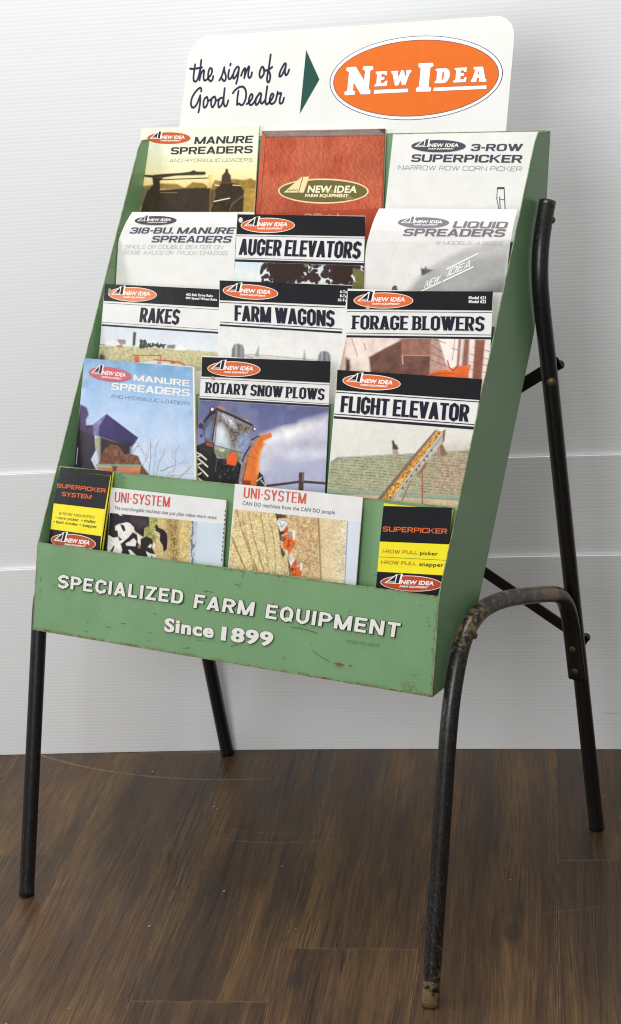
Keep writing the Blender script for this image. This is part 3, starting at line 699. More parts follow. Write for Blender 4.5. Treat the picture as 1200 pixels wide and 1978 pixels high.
["T","title",4,"#23212f","cond","RAKES",[-266.17,15.64],[-189.64,16.47],[-265.33,-7.18] ],
["T","caption",4,"#efeee9","bold","402 Belt Drive Rake",[-181.42,-28.19],[-130.85,-27.54],[-181.45,-32.15] ],
["T","caption",4,"#efeee9","bold","404 Speed Wheel Rake",[-181.47,-23.18],[-122.54,-22.17],[-181.47,-26.81] ],
["E","cover_hole",6,"#7f9c7c",[-329.98,-31.91],[-326.6,-31.84],[-330.15,-35.28]]],"quad":[[-341.29,-41.89],[-119.38,-39.82],[-97.12,251.33],[-337.12,250.08]],"th":1.4,"paper":"#dfdedb"},
{"name":"wagons","prof":[[0.3006,1.1838],[0.2017,0.8795],[0.1244,0.6417]],"sa":0.32,"ops":[["P","header_band",2,"#1b1a1e",[[-119.31,-53.95],[115.19,-52.47],[119.08,-23.21],[-115.84,-23.83]] ],
["L","header_band",2,"#23212f",1.1,[[-115.48,-20.72],[119.43,-20.08]] ],
["L","header_band",2,"#23212f",1.1,[[-111.39,8.99],[122.52,11.09]] ],
["P","header_band",2,"#23212f",[[-111.25,12.09],[122.89,14.4],[123.02,17.37],[-110.92,15.01]] ],
["G","badge",4,"orange",[-61.46,-38.09],[-11.88,-37.06],[-62.47,-48.75] ],
["R","cover_picture",1,[[-111.09,15.38],[123.06,17.72],[120.71,74.69],[-107.27,83.36]],[190,100],"#e3e1dc",[["grad",[[0,"#dbdad6"],[1,"#dfdedb"]] ],
["poly","#d0cecb",[[0.204,0.631],[0.237,0.6],[0.424,0.622],[0.774,0.686],[0.777,0.775],[0.204,0.824]],0.01 ],
["line","#8a898b",0.0039,[[0.213,0.602],[0.406,0.615],[0.765,0.687]] ],
["line","#777777",0.0055,[[0.209,0.63],[0.276,0.693]] ],
["poly","#7d7c80",[[0.105,0.749],[0.105,0.504],[0.119,0.394],[0.151,0.37],[0.185,0.385],[0.202,0.493],[0.209,0.741]],0.006 ],
["line","#a8a7aa",0.0126,[[0.138,0.419],[0.141,0.746]] ],
["line","#5d5c60",0.0055,[[0.158,0.383],[0.166,0.744]] ],
["line","#98979a",0.0063,[[0.176,0.4],[0.186,0.743]] ],
["line","#66656a",0.0063,[[0.118,0.476],[0.12,0.748]] ],
["poly","#7d7c80",[[0.768,0.776],[0.77,0.568],[0.782,0.477],[0.811,0.449],[0.84,0.469],[0.859,0.557],[0.868,0.767]],0.006 ],
["line","#a8a7aa",0.0094,[[0.794,0.49],[0.799,0.773]] ],
["line","#5d5c60",0.0055,[[0.812,0.467],[0.822,0.771]] ],
["line","#98979a",0.0063,[[0.83,0.485],[0.843,0.769]] ],
["poly","#9b9a9b",[[0.285,0.645],[0.302,0.495],[0.312,0.391],[0.318,0.479],[0.317,0.647]],0.004 ],
["poly","#9b9a9b",[[0.655,0.693],[0.659,0.552],[0.66,0.435],[0.671,0.55],[0.682,0.696]],0.004 ],
["line","#aaaaaa",0.0039,[[0.427,0.721],[0.647,0.694]]]] ],
["T","title",4,"#23212f","cond","FARM WAGONS",[-85.16,5.78],[91.54,7.97],[-87.39,-17.46] ],
["T","caption",4,"#efeee9","bold","6-Ton",[95.44,-41.2],[110.18,-40.95],[95.18,-45.41] ],
["T","caption",4,"#efeee9","bold","8-Ton",[95.73,-35.07],[110.86,-34.84],[95.46,-39.27] ],
["T","caption",4,"#efeee9","bold","10-Ton",[93.13,-29.01],[111.53,-28.91],[92.86,-33.22]]],"quad":[[-119.31,-53.95],[115.19,-52.47],[127.05,239.29],[-95.25,237.06]],"th":1.2,"paper":"#dfdedb"},
{"name":"forage","prof":[[0.2976,1.1838],[0.1987,0.8795],[0.1214,0.6417]],"sa":0.32,"ops":[["P","header_band",2,"#1b1a1e",[[109.62,-45.36],[342.01,-51.45],[343.59,-24.99],[111.4,-18.82]] ],
["L","header_band",2,"#23212f",0.87,[[111.77,-15.54],[343.44,-22.43]] ],
["L","header_band",2,"#23212f",0.87,[[114.53,15.5],[345.95,8.52]] ],
["P","header_band",2,"#23212f",[[114.64,18.59],[346.05,11.46],[346.17,14.6],[114.77,21.88]] ],
["G","badge",4,"orange2",[169.98,-33.3],[218.27,-34.67],[168.99,-44.27] ],
["R","cover_picture",1,[[114.82,22.29],[346.0,15.0],[349.27,84.81],[104.72,93.04]],[260,150],"#c9a594",[["noise","#b88e7c",3,0.3 ],
["poly","#e3d0c6",[[-0.001,-0.015],[0.375,-0.015],[0.379,0.057],[0.19,0.386],[0.238,0.834],[0.043,0.849]],0.006,0.12,0.04 ],
["poly","#ead9cf",[[0.036,-0.007],[0.097,-0.004],[0.234,0.776],[0.186,0.78]],0.006 ],
["poly","#6a4a40",[[0.19,0.389],[0.279,0.221],[0.379,0.057],[0.406,0.007],[0.601,0.005],[0.621,0.805],[0.233,0.835]],0.008,0.3,0.05 ],
["poly","#96695a",[[0.391,-0.001],[0.601,-0.004],[0.607,0.325],[0.412,0.341]],0.006,0.2,0.03 ],
["line","#c9a99a",0.0075,[[0.416,0.344],[0.431,0.516]] ],
["line","#b08a7a",0.0075,[[0.414,0.341],[0.607,0.336]] ],
["poly","#b89588",[[0.598,0.005],[0.654,0.003],[0.689,0.286],[0.722,0.569],[0.626,0.804]],0.006,0.2,0.02 ],
["poly","#f0e3dc",[[0.649,-0.014],[0.784,-0.014],[0.791,0.522],[0.753,0.584],[0.714,0.456]],0.006,0.05,0.03 ],
["poly","#8d6154",[[0.788,-0.008],[0.861,-0.006],[0.857,0.537],[0.789,0.531]],0.006 ],
["poly","#e3d2cb",[[0.802,-0.009],[0.823,-0.01],[0.821,0.534],[0.803,0.53]],0.008 ],
["poly","#e6d6cd",[[0.858,-0.006],[1.005,-0.006],[1.022,0.998],[0.88,1.011]],0.006,0.1,0.03 ],
["poly","#8a5646",[[0.896,-0.001],[0.963,0.001],[0.953,1.004],[0.896,1.009]],0.006,0.15,0.04 ],
["line","#7b5246",0.0037,[[0.608,0.119],[0.681,0.258]] ],
["line","#7b5246",0.0037,[[0.609,0.262],[0.705,0.413]] ],
["line","#7b5246",0.0037,[[0.612,0.419],[0.719,0.541]] ],
["line","#7b5246",0.0037,[[0.886,0.149],[1.004,0.241]] ],
["line","#7b5246",0.0037,[[0.871,0.291],[1.003,0.396]] ],
["line","#7b5246",0.0037,[[0.875,0.446],[1.0,0.522]] ],
["line","#7b5246",0.0037,[[0.878,0.587],[0.998,0.663]] ],
["line","#7b5246",0.0037,[[0.76,-0.001],[0.757,0.41]] ],
["line","#7b5246",0.0037,[[0.745,0.184],[0.784,0.21]] ],
["line","#7b5246",0.0037,[[0.04,0.013],[0.109,0.376]] ],
["line","#7b5246",0.0037,[[0.136,0.111],[0.159,0.25]] ],
["line","#7b5246",0.0037,[[0.622,0.004],[0.703,0.086]] ],
["poly","#4e3a36",[[0.026,0.41],[0.059,0.452],[0.076,0.612],[0.074,0.73],[0.045,0.732]],0.01,0.3,0.04 ],
["poly","#d9682f",[[0.571,0.837],[0.604,0.72],[0.648,0.643],[0.712,0.604],[0.75,0.63],[0.783,0.559],[0.791,0.525],[0.859,0.537],[0.872,0.486],[0.884,0.516],[0.869,0.672],[0.871,1.012],[0.543,1.041]],0.006,0.16,0.05 ],
["line","#a5481f",0.0075,[[0.725,0.427],[0.743,0.568],[0.768,0.623],[0.794,0.536]] ],
["line","#a5481f",0.0056,[[0.605,0.749],[0.677,0.686],[0.779,0.679]]]] ],
["T","title",4,"#23212f","slab","FORAGE BLOWERS",[122.97,9.58],[334.48,3.49],[121.71,-10.13] ],
["T","caption",4,"#efeee9","bold","Model 621",[306.03,-39.5],[332.34,-40.14],[305.77,-43.84] ],
["T","caption",4,"#efeee9","bold","Model 622",[306.61,-34.17],[333.35,-34.86],[306.35,-38.52] ],
["E","cover_hole",6,"#b7b1a8",[146.03,-22.29],[149.33,-22.4],[145.66,-25.55]]],"quad":[[109.12,-45.56],[343.09,-51.48],[355.25,240.27],[99.1,246.27]],"th":1.6,"paper":"#dfdedb"},
{"name":"manure_blue","prof":[[0.2435,1.0723],[0.1341,0.7716],[0.0486,0.5367]],"sa":0.32,"ops":[["R","cover_picture",1,[[-342.24,-45.34],[-133.25,-41.6],[-106.19,127.76],[-337.58,126.56]],[260,270],"#a9c2dc",[["grad",[[0,"#6f9cc0"],[0.08,"#7ba6ca"],[0.3,"#9dbbdc"],[0.6,"#b9cbe4"],[1,"#c6cfde"]] ],
["noise","#8fb0d2",3,0.3 ],
["noise","#c3d0e2",4,0.2 ],
["poly","#c3cbdb",[[0.14,0.918],[0.179,0.829],[0.209,0.894],[0.178,0.956]],0.004 ],
["poly","#2e2433",[[0.002,0.427],[0.06,0.448],[0.084,0.506],[0.063,0.56],[0.069,0.607],[0.137,0.598],[0.155,0.699],[0.174,0.824],[0.14,0.913],[0.197,1.012],[-0.005,1.002],[-0.005,0.716]],0.005,0.2,0.05 ],
["poly","#4a3563",[[0.005,0.427],[0.06,0.448],[0.084,0.506],[0.065,0.559],[0.072,0.644],[0.138,0.605],[0.146,0.689],[0.02,0.649]],0.012 ],
["poly","#352b5e",[[0.136,0.597],[0.248,0.486],[0.534,0.671],[0.517,0.71],[0.48,0.76],[0.195,0.694]],0.004,0.1,0.1 ],
["poly","#7f74a6",[[0.136,0.597],[0.248,0.486],[0.189,0.602],[0.186,0.701],[0.146,0.691]],0.006,0.25,0.03 ],
["poly","#2a1a20",[[0.194,0.684],[0.324,0.712],[0.486,0.726],[0.48,0.76],[0.481,0.842],[0.209,0.899]],0.02 ],
["poly","#9c9a62",[[0.161,0.721],[0.191,0.703],[0.206,0.894],[0.172,0.803]],0.005,0.2,0.03 ],
["poly","#70432f",[[0.202,0.942],[0.231,0.849],[0.258,0.793],[0.298,0.757],[0.357,0.761],[0.399,0.799],[0.421,0.838],[0.49,0.825],[0.54,0.835],[0.571,0.905],[0.621,0.972],[0.643,1.005],[0.574,1.009],[0.341,1.016],[0.328,0.954],[0.218,0.951]],0.006,0.55,0.018 ],
["poly","#c9764e",[[0.184,0.973],[0.564,0.933],[0.555,1.011],[0.34,1.007],[0.206,0.995]],0.004,0.1,0.05 ],
["poly","#7f9d7e",[[0.181,0.95],[0.565,0.911],[0.564,0.933],[0.189,0.968]],0.004 ],
["poly","#4a2a20",[[0.322,0.95],[0.367,0.95],[0.355,1.003],[0.335,0.995]],0.01 ],
["line","#8d7f80",0.0034,[[0.67,1.007],[0.672,0.918],[0.682,0.834],[0.682,0.755],[0.706,0.676]] ],
["line","#a9a2aa",0.0025,[[0.682,0.755],[0.723,0.677]] ],
["line","#a9a2aa",0.0025,[[0.682,0.755],[0.634,0.728]] ],
["line","#a9a2aa",0.0025,[[0.682,0.755],[0.703,0.706]] ],
["line","#a9a2aa",0.0025,[[0.682,0.755],[0.637,0.711]] ],
["line","#8d7f80",0.0042,[[0.689,1.005],[0.703,0.934],[0.716,0.869],[0.745,0.809],[0.762,0.743]] ],
["line","#a9a2aa",0.0025,[[0.745,0.809],[0.716,0.751]] ],
["line","#a9a2aa",0.0025,[[0.762,0.743],[0.781,0.694]] ],
["line","#a9a2aa",0.0025,[[0.703,0.934],[0.686,0.873]] ],
["line","#a9a2aa",0.0025,[[0.745,0.809],[0.783,0.767]] ],
["line","#7b7076",0.0051,[[0.631,0.981],[0.638,0.905],[0.646,0.846],[0.64,0.772],[0.643,0.711]] ],
["line","#a9a2aa",0.0025,[[0.646,0.846],[0.663,0.81]] ],
["line","#a9a2aa",0.0025,[[0.646,0.846],[0.685,0.779]] ],
["line","#a9a2aa",0.0025,[[0.646,0.846],[0.619,0.809]] ],
["line","#a9a2aa",0.0025,[[0.643,0.711],[0.625,0.645]] ],
["line","#a3989c",0.0051,[[0.822,0.989],[0.841,0.924],[0.85,0.854],[0.848,0.773],[0.878,0.708]] ],
["line","#a9a2aa",0.0025,[[0.841,0.924],[0.876,0.843]] ],
["line","#a9a2aa",0.0025,[[0.848,0.773],[0.825,0.714]] ],
["line","#a9a2aa",0.0025,[[0.85,0.854],[0.883,0.8]] ],
["line","#a9a2aa",0.0025,[[0.878,0.708],[0.851,0.639]] ],
["line","#7b7076",0.0051,[[0.727,0.949],[0.767,0.932],[0.787,0.911],[0.827,0.892],[0.842,0.887]] ],
["line","#a9a2aa",0.0025,[[0.787,0.911],[0.754,0.854]] ],
["line","#a9a2aa",0.0025,[[0.827,0.892],[0.808,0.836]] ],
["line","#a9a2aa",0.0025,[[0.842,0.887],[0.811,0.847]] ],
["line","#a9a2aa",0.0025,[[0.842,0.887],[0.857,0.833]] ],
["line","#8d7f80",0.0042,[[0.619,0.889],[0.602,0.863],[0.6,0.823],[0.571,0.789],[0.561,0.755]] ],
["line","#a9a2aa",0.0025,[[0.571,0.789],[0.542,0.714]] ],
["line","#a9a2aa",0.0025,[[0.571,0.789],[0.52,0.742]] ],
["line","#a9a2aa",0.0025,[[0.602,0.863],[0.628,0.807]] ],
["line","#a9a2aa",0.0025,[[0.6,0.823],[0.623,0.765]] ],
["line","#a3989c",0.0034,[[0.86,0.871],[0.894,0.859],[0.911,0.85],[0.944,0.851],[0.961,0.837]] ],
["line","#a9a2aa",0.0025,[[0.944,0.851],[0.929,0.775]] ],
["line","#a9a2aa",0.0025,[[0.911,0.85],[0.947,0.812]] ],
["line","#a9a2aa",0.0025,[[0.911,0.85],[0.944,0.777]] ],
["line","#a9a2aa",0.0025,[[0.961,0.837],[0.921,0.8]] ],
["line","#8d7f80",0.0034,[[0.775,0.995],[0.787,0.977],[0.808,0.953],[0.836,0.931],[0.845,0.907]] ],
["line","#a9a2aa",0.0025,[[0.836,0.931],[0.881,0.872]] ],
["line","#a9a2aa",0.0025,[[0.787,0.977],[0.749,0.945]] ],
["line","#a9a2aa",0.0025,[[0.836,0.931],[0.821,0.898]] ],
["line","#a9a2aa",0.0025,[[0.787,0.977],[0.829,0.898]] ],
["line","#8d7f80",0.0034,[[0.803,0.981],[0.843,0.972],[0.895,0.964],[0.941,0.944],[0.991,0.945]] ],
["line","#a9a2aa",0.0025,[[0.843,0.972],[0.874,0.915]] ],
["line","#a9a2aa",0.0025,[[0.991,0.945],[0.957,0.87]] ],
["line","#a9a2aa",0.0025,[[0.941,0.944],[0.97,0.869]] ],
["line","#a9a2aa",0.0025,[[0.895,0.964],[0.938,0.919]] ],
["line","#7b7076",0.0034,[[0.582,0.945],[0.584,0.911],[0.596,0.876],[0.616,0.843],[0.607,0.804]] ],
["line","#a9a2aa",0.0025,[[0.607,0.804],[0.639,0.742]] ],
["line","#a9a2aa",0.0025,[[0.607,0.804],[0.633,0.73]] ],
["line","#a9a2aa",0.0025,[[0.584,0.911],[0.547,0.868]] ],
["line","#a9a2aa",0.0025,[[0.607,0.804],[0.653,0.741]] ],
["line","#7b7076",0.0034,[[0.879,0.992],[0.903,0.965],[0.929,0.931],[0.958,0.914],[0.98,0.876]] ],
["line","#a9a2aa",0.0025,[[0.929,0.931],[0.973,0.876]] ],
["line","#a9a2aa",0.0025,[[0.958,0.914],[0.942,0.852]] ],
["line","#a9a2aa",0.0025,[[0.929,0.931],[0.965,0.879]] ],
["line","#a9a2aa",0.0025,[[0.958,0.914],[0.925,0.86]] ],
["line","#8d7f80",0.0034,[[0.85,0.882],[0.848,0.845],[0.833,0.828],[0.821,0.788],[0.831,0.764]] ],
["line","#a9a2aa",0.0025,[[0.833,0.828],[0.87,0.754]] ],
["line","#a9a2aa",0.0025,[[0.821,0.788],[0.865,0.74]] ],
["line","#a9a2aa",0.0025,[[0.831,0.764],[0.805,0.723]] ],
["line","#a9a2aa",0.0025,[[0.821,0.788],[0.865,0.731]] ],
["line","#7b7076",0.0042,[[0.489,0.81],[0.502,0.798],[0.513,0.774],[0.522,0.754],[0.547,0.744]] ],
["line","#a9a2aa",0.0025,[[0.547,0.744],[0.582,0.7]] ],
["line","#a9a2aa",0.0025,[[0.502,0.798],[0.547,0.71]] ],
["line","#a9a2aa",0.0025,[[0.522,0.754],[0.566,0.678]] ],
["line","#a9a2aa",0.0025,[[0.547,0.744],[0.508,0.692]] ],
["spot","#7c98ae",[0.025,0.233],0.0339,0.5 ],
["spot","#8ea6bb",[0.989,0.404],0.0254,0.4 ],
["line","#d9e2ea",0.0034,[[0.016,0.969],[0.015,0.82]]]] ],
["G","badge",4,"pink",[-288.16,-22.54],[-245.86,-21.24],[-289.13,-33.96] ],
["T","title",4,"#e4e0da","euroB","MANURE",[-240.96,-15.38],[-134.11,-12.39],[-241.87,-24.89] ],
["T","title",4,"#e4e0da","euroB","SPREADERS",[-282.2,1.13],[-131.96,2.85],[-282.46,-10.13] ],
["T","title",4,"#2d3550","euroL","AND HYDRAULIC LOADERS",[-281.81,13.29],[-129.5,15.76],[-281.66,8.01]]],"quad":[[-342.24,-45.34],[-133.25,-41.6],[-87.17,246.74],[-334.4,246.55]],"th":4.5,"paper":"#c9d3dd"},
{"name":"rotary","prof":[[0.2203,1.0792],[0.1321,0.7716],[0.0632,0.5313]],"sa":0.32,"ops":[["P","header_band",2,"#1b1a1e",[[-113.29,-58.48],[111.69,-63.21],[113.2,-32.54],[-112.06,-29.27]] ],
["L","header_band",2,"#23212f",0.63,[[-112.76,-26.52],[113.24,-29.76]] ],
["L","header_band",2,"#23212f",0.63,[[-112.72,0.07],[115.09,-2.42]] ],
["P","header_band",2,"#23212f",[[-112.48,2.77],[114.81,-0.74],[114.88,2.41],[-112.45,5.69]] ],
["G","badge",4,"orange",[-54.43,-43.36],[-7.46,-44.69],[-54.84,-54.26] ],
["R","cover_picture",1,[[-112.42,6.07],[114.91,2.78],[119.09,124.47],[-111.88,127.53]],[300,205],"#8d90b8",[["grad",[[0,"#5d6189"],[0.3,"#6a6e97"],[0.7,"#9598bf"],[1,"#a9abc8"]] ],
["noise","#74688f",2.5,0.3 ],
["poly","#b3b5cd",[[0.491,0.564],[0.548,0.495],[1.008,0.32],[1.029,1.019],[0.492,1.097]],0.06,0.1,0.12 ],
["poly","#d6d3dc",[[0.499,0.391],[0.582,0.339],[0.659,0.284],[0.765,0.251],[0.793,0.198],[0.85,0.166],[0.935,0.122],[1.001,0.09],[1.015,0.563],[0.826,0.632],[0.632,0.641],[0.531,0.841],[0.499,0.783],[0.501,0.563]],0.03,0.12,0.09 ],
["poly","#efedeb",[[0.573,0.36],[0.678,0.282],[0.765,0.257],[0.87,0.19],[0.938,0.206],[0.817,0.341],[0.684,0.433],[0.567,0.462]],0.03,0.12,0.06 ],
["poly","#c8c8d8",[[0.627,0.486],[0.818,0.372],[1.008,0.32],[1.013,0.503],[0.728,0.598]],0.05,0.2,0.08 ],
["noise","#9ea1c0",5,0.2 ],
["line","#4b3d40",0.0165,[[0.568,0.983],[0.701,0.939],[0.806,0.901]] ],
["line","#4b3d40",0.0165,[[0.845,0.895],[0.999,0.892]] ],
["poly","#4a3a38",[[0.803,0.789],[0.842,0.784],[0.844,1.03],[0.807,1.036]],0.004,0.2,0.03 ],
["poly","#7d6a60",[[0.828,0.786],[0.842,0.784],[0.841,0.892],[0.828,0.894]],0.004 ],
["poly","#5a5868",[[0.101,0.135],[0.148,0.135],[0.131,0.493],[0.062,0.488],[0.04,0.362],[0.046,0.259]],0.004,0.2,0.03 ],
["poly","#6d7d9c",[[0.064,0.351],[0.113,0.261],[0.117,0.469],[0.063,0.462]],0.012,0.2,0.04 ],
["poly","#2e2a30",[[0.038,0.264],[0.1,0.114],[0.146,0.097],[0.148,0.143],[0.11,0.172],[0.052,0.28]],0.006,0.2,0.03 ],
["poly","#a3a19e",[[0.151,0.13],[0.419,0.28],[0.414,0.448],[0.346,0.603],[0.145,0.539]],0.003,0.12,0.02 ],
["poly","#71685f",[[0.154,0.134],[0.418,0.284],[0.411,0.381],[0.332,0.424],[0.305,0.561],[0.254,0.5],[0.232,0.367],[0.191,0.304],[0.153,0.248]],0.02,0.75,0.011 ],
["poly","#d3dbe3",[[0.147,0.539],[0.15,0.334],[0.191,0.291],[0.224,0.368],[0.252,0.466],[0.251,0.563]],0.03,0.1,0.04 ],
["poly","#8195b8",[[0.335,0.423],[0.407,0.348],[0.413,0.448],[0.346,0.594],[0.326,0.542]],0.02,0.35,0.014 ],
["poly","#c9ced4",[[0.196,0.168],[0.274,0.211],[0.3,0.309],[0.256,0.28],[0.203,0.21]],0.02,0.5,0.01 ],
["line","#3d3129",0.0111,[[0.125,0.489],[0.145,0.131]] ],
["line","#8a6c50",0.0079,[[0.152,0.128],[0.145,0.539]] ],
["line","#362b27",0.0139,[[0.141,0.093],[0.295,0.179],[0.429,0.267]] ],
["line","#77725c",0.006,[[0.198,0.092],[0.293,0.148],[0.399,0.211]] ],
["line","#6a5443",0.0051,[[0.419,0.284],[0.417,0.448]] ],
["line","#c8c4be",0.0023,[[0.423,0.288],[0.423,0.447]] ],
["line","#2b2728",0.0042,[[0.146,0.542],[0.361,0.607]] ],
["poly","#c27f45",[[0.15,0.064],[0.181,0.063],[0.216,0.095],[0.205,0.108],[0.155,0.081]],0.004 ],
["poly","#bd8a58",[[0.365,0.2],[0.398,0.201],[0.409,0.233],[0.383,0.219]],0.004 ],
["line","#b7b4bb",0.0018,[[0.369,0.151],[0.37,0.201]] ],
["spot","#2a252b",[0.107,0.105],0.0194,1 ],
["spot","#e9e2d6",[0.108,0.103],0.0111,1 ],
["spot","#2a252b",[0.446,0.311],0.0157,1 ],
["spot","#e6dfd8",[0.45,0.31],0.0088,1 ],
["spot","#36343f",[0.026,0.317],0.0194,1 ],
["line","#36343f",0.0074,[[0.032,0.32],[0.056,0.36]] ],
["spot","#36343f",[0.035,0.439],0.0111,0.9 ],
["poly","#232122",[[-0.004,0.572],[0.063,0.517],[0.146,0.58],[0.173,0.713],[0.18,1.068],[0.012,1.092]],0.004,0.3,0.03 ],
["poly","#343032",[[0.016,0.578],[0.093,0.561],[0.144,0.597],[0.119,0.651],[0.04,0.61]],0.02,0.2,0.03 ],
["poly","#332a2a",[[0.065,0.487],[0.139,0.51],[0.148,0.583],[0.068,0.564]],0.003 ],
["poly","#95503f",[[0.076,0.507],[0.129,0.522],[0.133,0.566],[0.078,0.551]],0.003,0.3,0.02 ],
["line","#6d6a68",0.0023,[[0.065,0.487],[0.139,0.51],[0.148,0.583]] ],
["poly","#7f8463",[[0.139,0.557],[0.362,0.615],[0.355,0.711],[0.246,0.703],[0.208,0.7],[0.151,0.647]],0.004,0.25,0.02 ],
["poly","#d8d3bd",[[0.184,0.572],[0.226,0.584],[0.226,0.615],[0.185,0.606]],0.003 ],
["poly","#a9ab92",[[0.148,0.563],[0.181,0.571],[0.181,0.601],[0.154,0.596]],0.004 ],
["poly","#1f1d1f",[[0.163,0.698],[0.224,0.699],[0.338,0.709],[0.367,0.756],[0.351,1.044],[0.169,1.07]],0.005,0.8,0.02 ],
["line","#6d665c",0.0037,[[0.17,0.713],[0.166,0.866]] ],
["leafs","#57534f",[[0.166,0.73],[0.339,0.726],[0.347,0.943],[0.176,0.967]],26,0.008 ],
["line","#4d2c24",0.0042,[[0.282,0.602],[0.315,0.606],[0.333,0.709],[0.32,0.774],[0.254,0.762],[0.244,0.71],[0.282,0.602]] ],
["poly","#e4602f",[[0.282,0.602],[0.315,0.606],[0.332,0.71],[0.319,0.773],[0.255,0.76],[0.245,0.71]],0.003,0.08,0.06 ],
["poly","#8d7f7a",[[0.483,0.382],[0.429,0.44],[0.416,0.515],[0.369,0.688],[0.351,0.96],[0.391,0.962],[0.416,0.64],[0.443,0.528],[0.497,0.405]],0.004,0.3,0.02 ],
["line","#4b2f33",0.0102,[[0.429,0.446],[0.486,0.39]] ],
["line","#4b2f33",0.012,[[0.423,0.522],[0.388,0.619],[0.368,0.713]] ],
["line","#5e2c28",0.0065,[[0.418,0.64],[0.382,0.947]] ],
["poly","#dd7430",[[0.488,0.39],[0.574,0.339],[0.59,0.388],[0.52,0.454],[0.538,0.477],[0.518,0.538],[0.5,0.623],[0.502,1.022],[0.383,1.039],[0.39,0.929],[0.416,0.649],[0.443,0.528],[0.482,0.44]],0.003,0.1,0.07 ],
["poly","#ee9a52",[[0.521,0.469],[0.537,0.48],[0.517,0.538],[0.5,0.623],[0.498,0.856],[0.482,0.858],[0.484,0.624]],0.012 ],
["line","#a4471c",0.0028,[[0.429,0.639],[0.492,0.681]] ],
["line","#a4471c",0.0028,[[0.46,0.56],[0.502,0.613]] ],
["line","#a4471c",0.0028,[[0.489,0.481],[0.517,0.524]] ],
["line","#a4471c",0.0023,[[0.489,0.394],[0.5,0.405],[0.512,0.462]] ],
["poly","#9c3a26",[[0.379,0.939],[0.443,0.938],[0.452,1.029],[0.378,1.04]],0.004 ],
["line","#f2c08a",0.0028,[[0.537,0.48],[0.517,0.538],[0.501,0.623],[0.5,0.922]] ],
["poly","#37312f",[[0.505,0.821],[0.535,0.859],[0.559,0.989],[0.486,1.016],[0.498,0.856]],0.004,0.3,0.02 ],
["line","#d0cbbd",0.0065,[[0.491,0.936],[0.525,0.886]] ],
["line","#d0cbbd",0.0065,[[0.522,0.919],[0.564,0.993]] ],
["line","#d8d2c0",0.0111,[[0.009,0.649],[0.043,0.673],[0.088,0.725]] ],
["line","#d8d2c0",0.0111,[[-0.007,0.711],[0.035,0.687]] ],
["line","#d8d2c0",0.0111,[[0.025,0.724],[0.063,0.765],[0.101,0.811]] ],
["line","#d8d2c0",0.0111,[[-0.012,0.819],[0.048,0.778]] ],
["line","#d8d2c0",0.0111,[[0.03,0.823],[0.074,0.878],[0.108,0.927]] ],
["line","#d8d2c0",0.0111,[[-0.005,0.957],[0.055,0.896]] ],
["line","#d8d2c0",0.0111,[[0.036,0.965],[0.085,1.009]]]] ],
["T","title",4,"#23212f","slab","ROTARY SNOW PLOWS",[-102.99,-5.37],[106.14,-7.44],[-103.03,-21.44] ],
["E","cover_hole",6,"#a39a7c",[-90.38,-27.95],[-87.08,-27.94],[-90.64,-30.83]]],"quad":[[-113.29,-58.48],[111.69,-63.21],[123.11,228.57],[-110.45,233.51]],"th":1.4,"paper":"#dfdedb"},
{"name":"flight","prof":[[0.256,1.0683],[0.1361,0.7716],[0.0424,0.5398]],"sa":0.32,"ops":[["P","header_band",2,"#1b1a1e",[[118.81,-51.1],[350.12,-50.89],[350.56,-21.77],[121.4,-21.69]] ],
["L","header_band",2,"#23212f",1.32,[[121.09,-18.95],[350.5,-19.17]] ],
["L","header_band",2,"#23212f",1.32,[[123.03,12.53],[350.62,12.33]] ],
["P","header_band",2,"#23212f",[[123.0,15.46],[350.59,15.12],[350.53,19.31],[123.3,19.0]] ],
["G","badge",4,"orange",[177.21,-36.41],[224.19,-36.43],[176.21,-46.92] ],
["R","cover_picture",1,[[123.37,19.41],[350.58,19.71],[344.27,137.91],[129.7,142.01]],[280,180],"#e2ddd2",[["grad",[[0,"#dbd8cf"],[1,"#d6d2c6"]] ],
["poly","#a7a688",[[0.002,0.509],[0.05,0.448],[0.581,0.334],[0.988,0.234],[0.992,0.781],[0.685,0.807],[-0.003,0.852]],0.005,0.2,0.01 ],
["poly","#b39c84",[[0.744,0.325],[0.988,0.234],[0.992,0.781],[0.747,0.799]],0.08,0.35,0.01 ],
["shingle",[[0.002,0.509],[0.05,0.448],[0.581,0.334],[0.988,0.234],[0.992,0.781],[-0.003,0.852]],"#6f705a",0.8 ],
["poly","#a09c9a",[[0.114,0.488],[0.134,0.434],[0.18,0.421],[0.163,0.478]],0.004 ],
["poly","#a09c9a",[[0.303,0.442],[0.323,0.389],[0.368,0.376],[0.351,0.433]],0.004 ],
["poly","#a09c9a",[[0.522,0.393],[0.541,0.339],[0.585,0.327],[0.569,0.383]],0.004 ],
["poly","#8e8e8a",[[-0.0,0.518],[0.05,0.448],[0.099,0.437],[0.022,0.523]],0.006 ],
["line","#8ea28e",0.0213,[[-0.003,0.858],[0.978,0.8]] ],
["line","#596a5c",0.0068,[[-0.001,0.879],[0.981,0.822]] ],
["poly","#c9b294",[[0.262,0.856],[0.981,0.825],[0.999,1.034],[-0.007,1.17],[-0.001,0.89]],0.004,0.2,0.008 ],
["poly","#57423f",[[0.435,0.206],[0.442,0.193],[0.451,0.199],[0.459,0.228],[0.482,0.259],[0.491,0.295],[0.481,0.303],[0.465,0.306],[0.448,0.301],[0.442,0.248]],0.005,0.2,0.02 ],
["poly","#b5a08c",[[0.449,0.304],[0.483,0.3],[0.5,0.352],[0.451,0.365]],0.005,0.3,0.02 ],
["line","#a5604a",0.0106,[[0.678,0.504],[0.716,0.913]] ],
["line","#a5604a",0.0087,[[0.608,0.648],[0.564,0.891]] ],
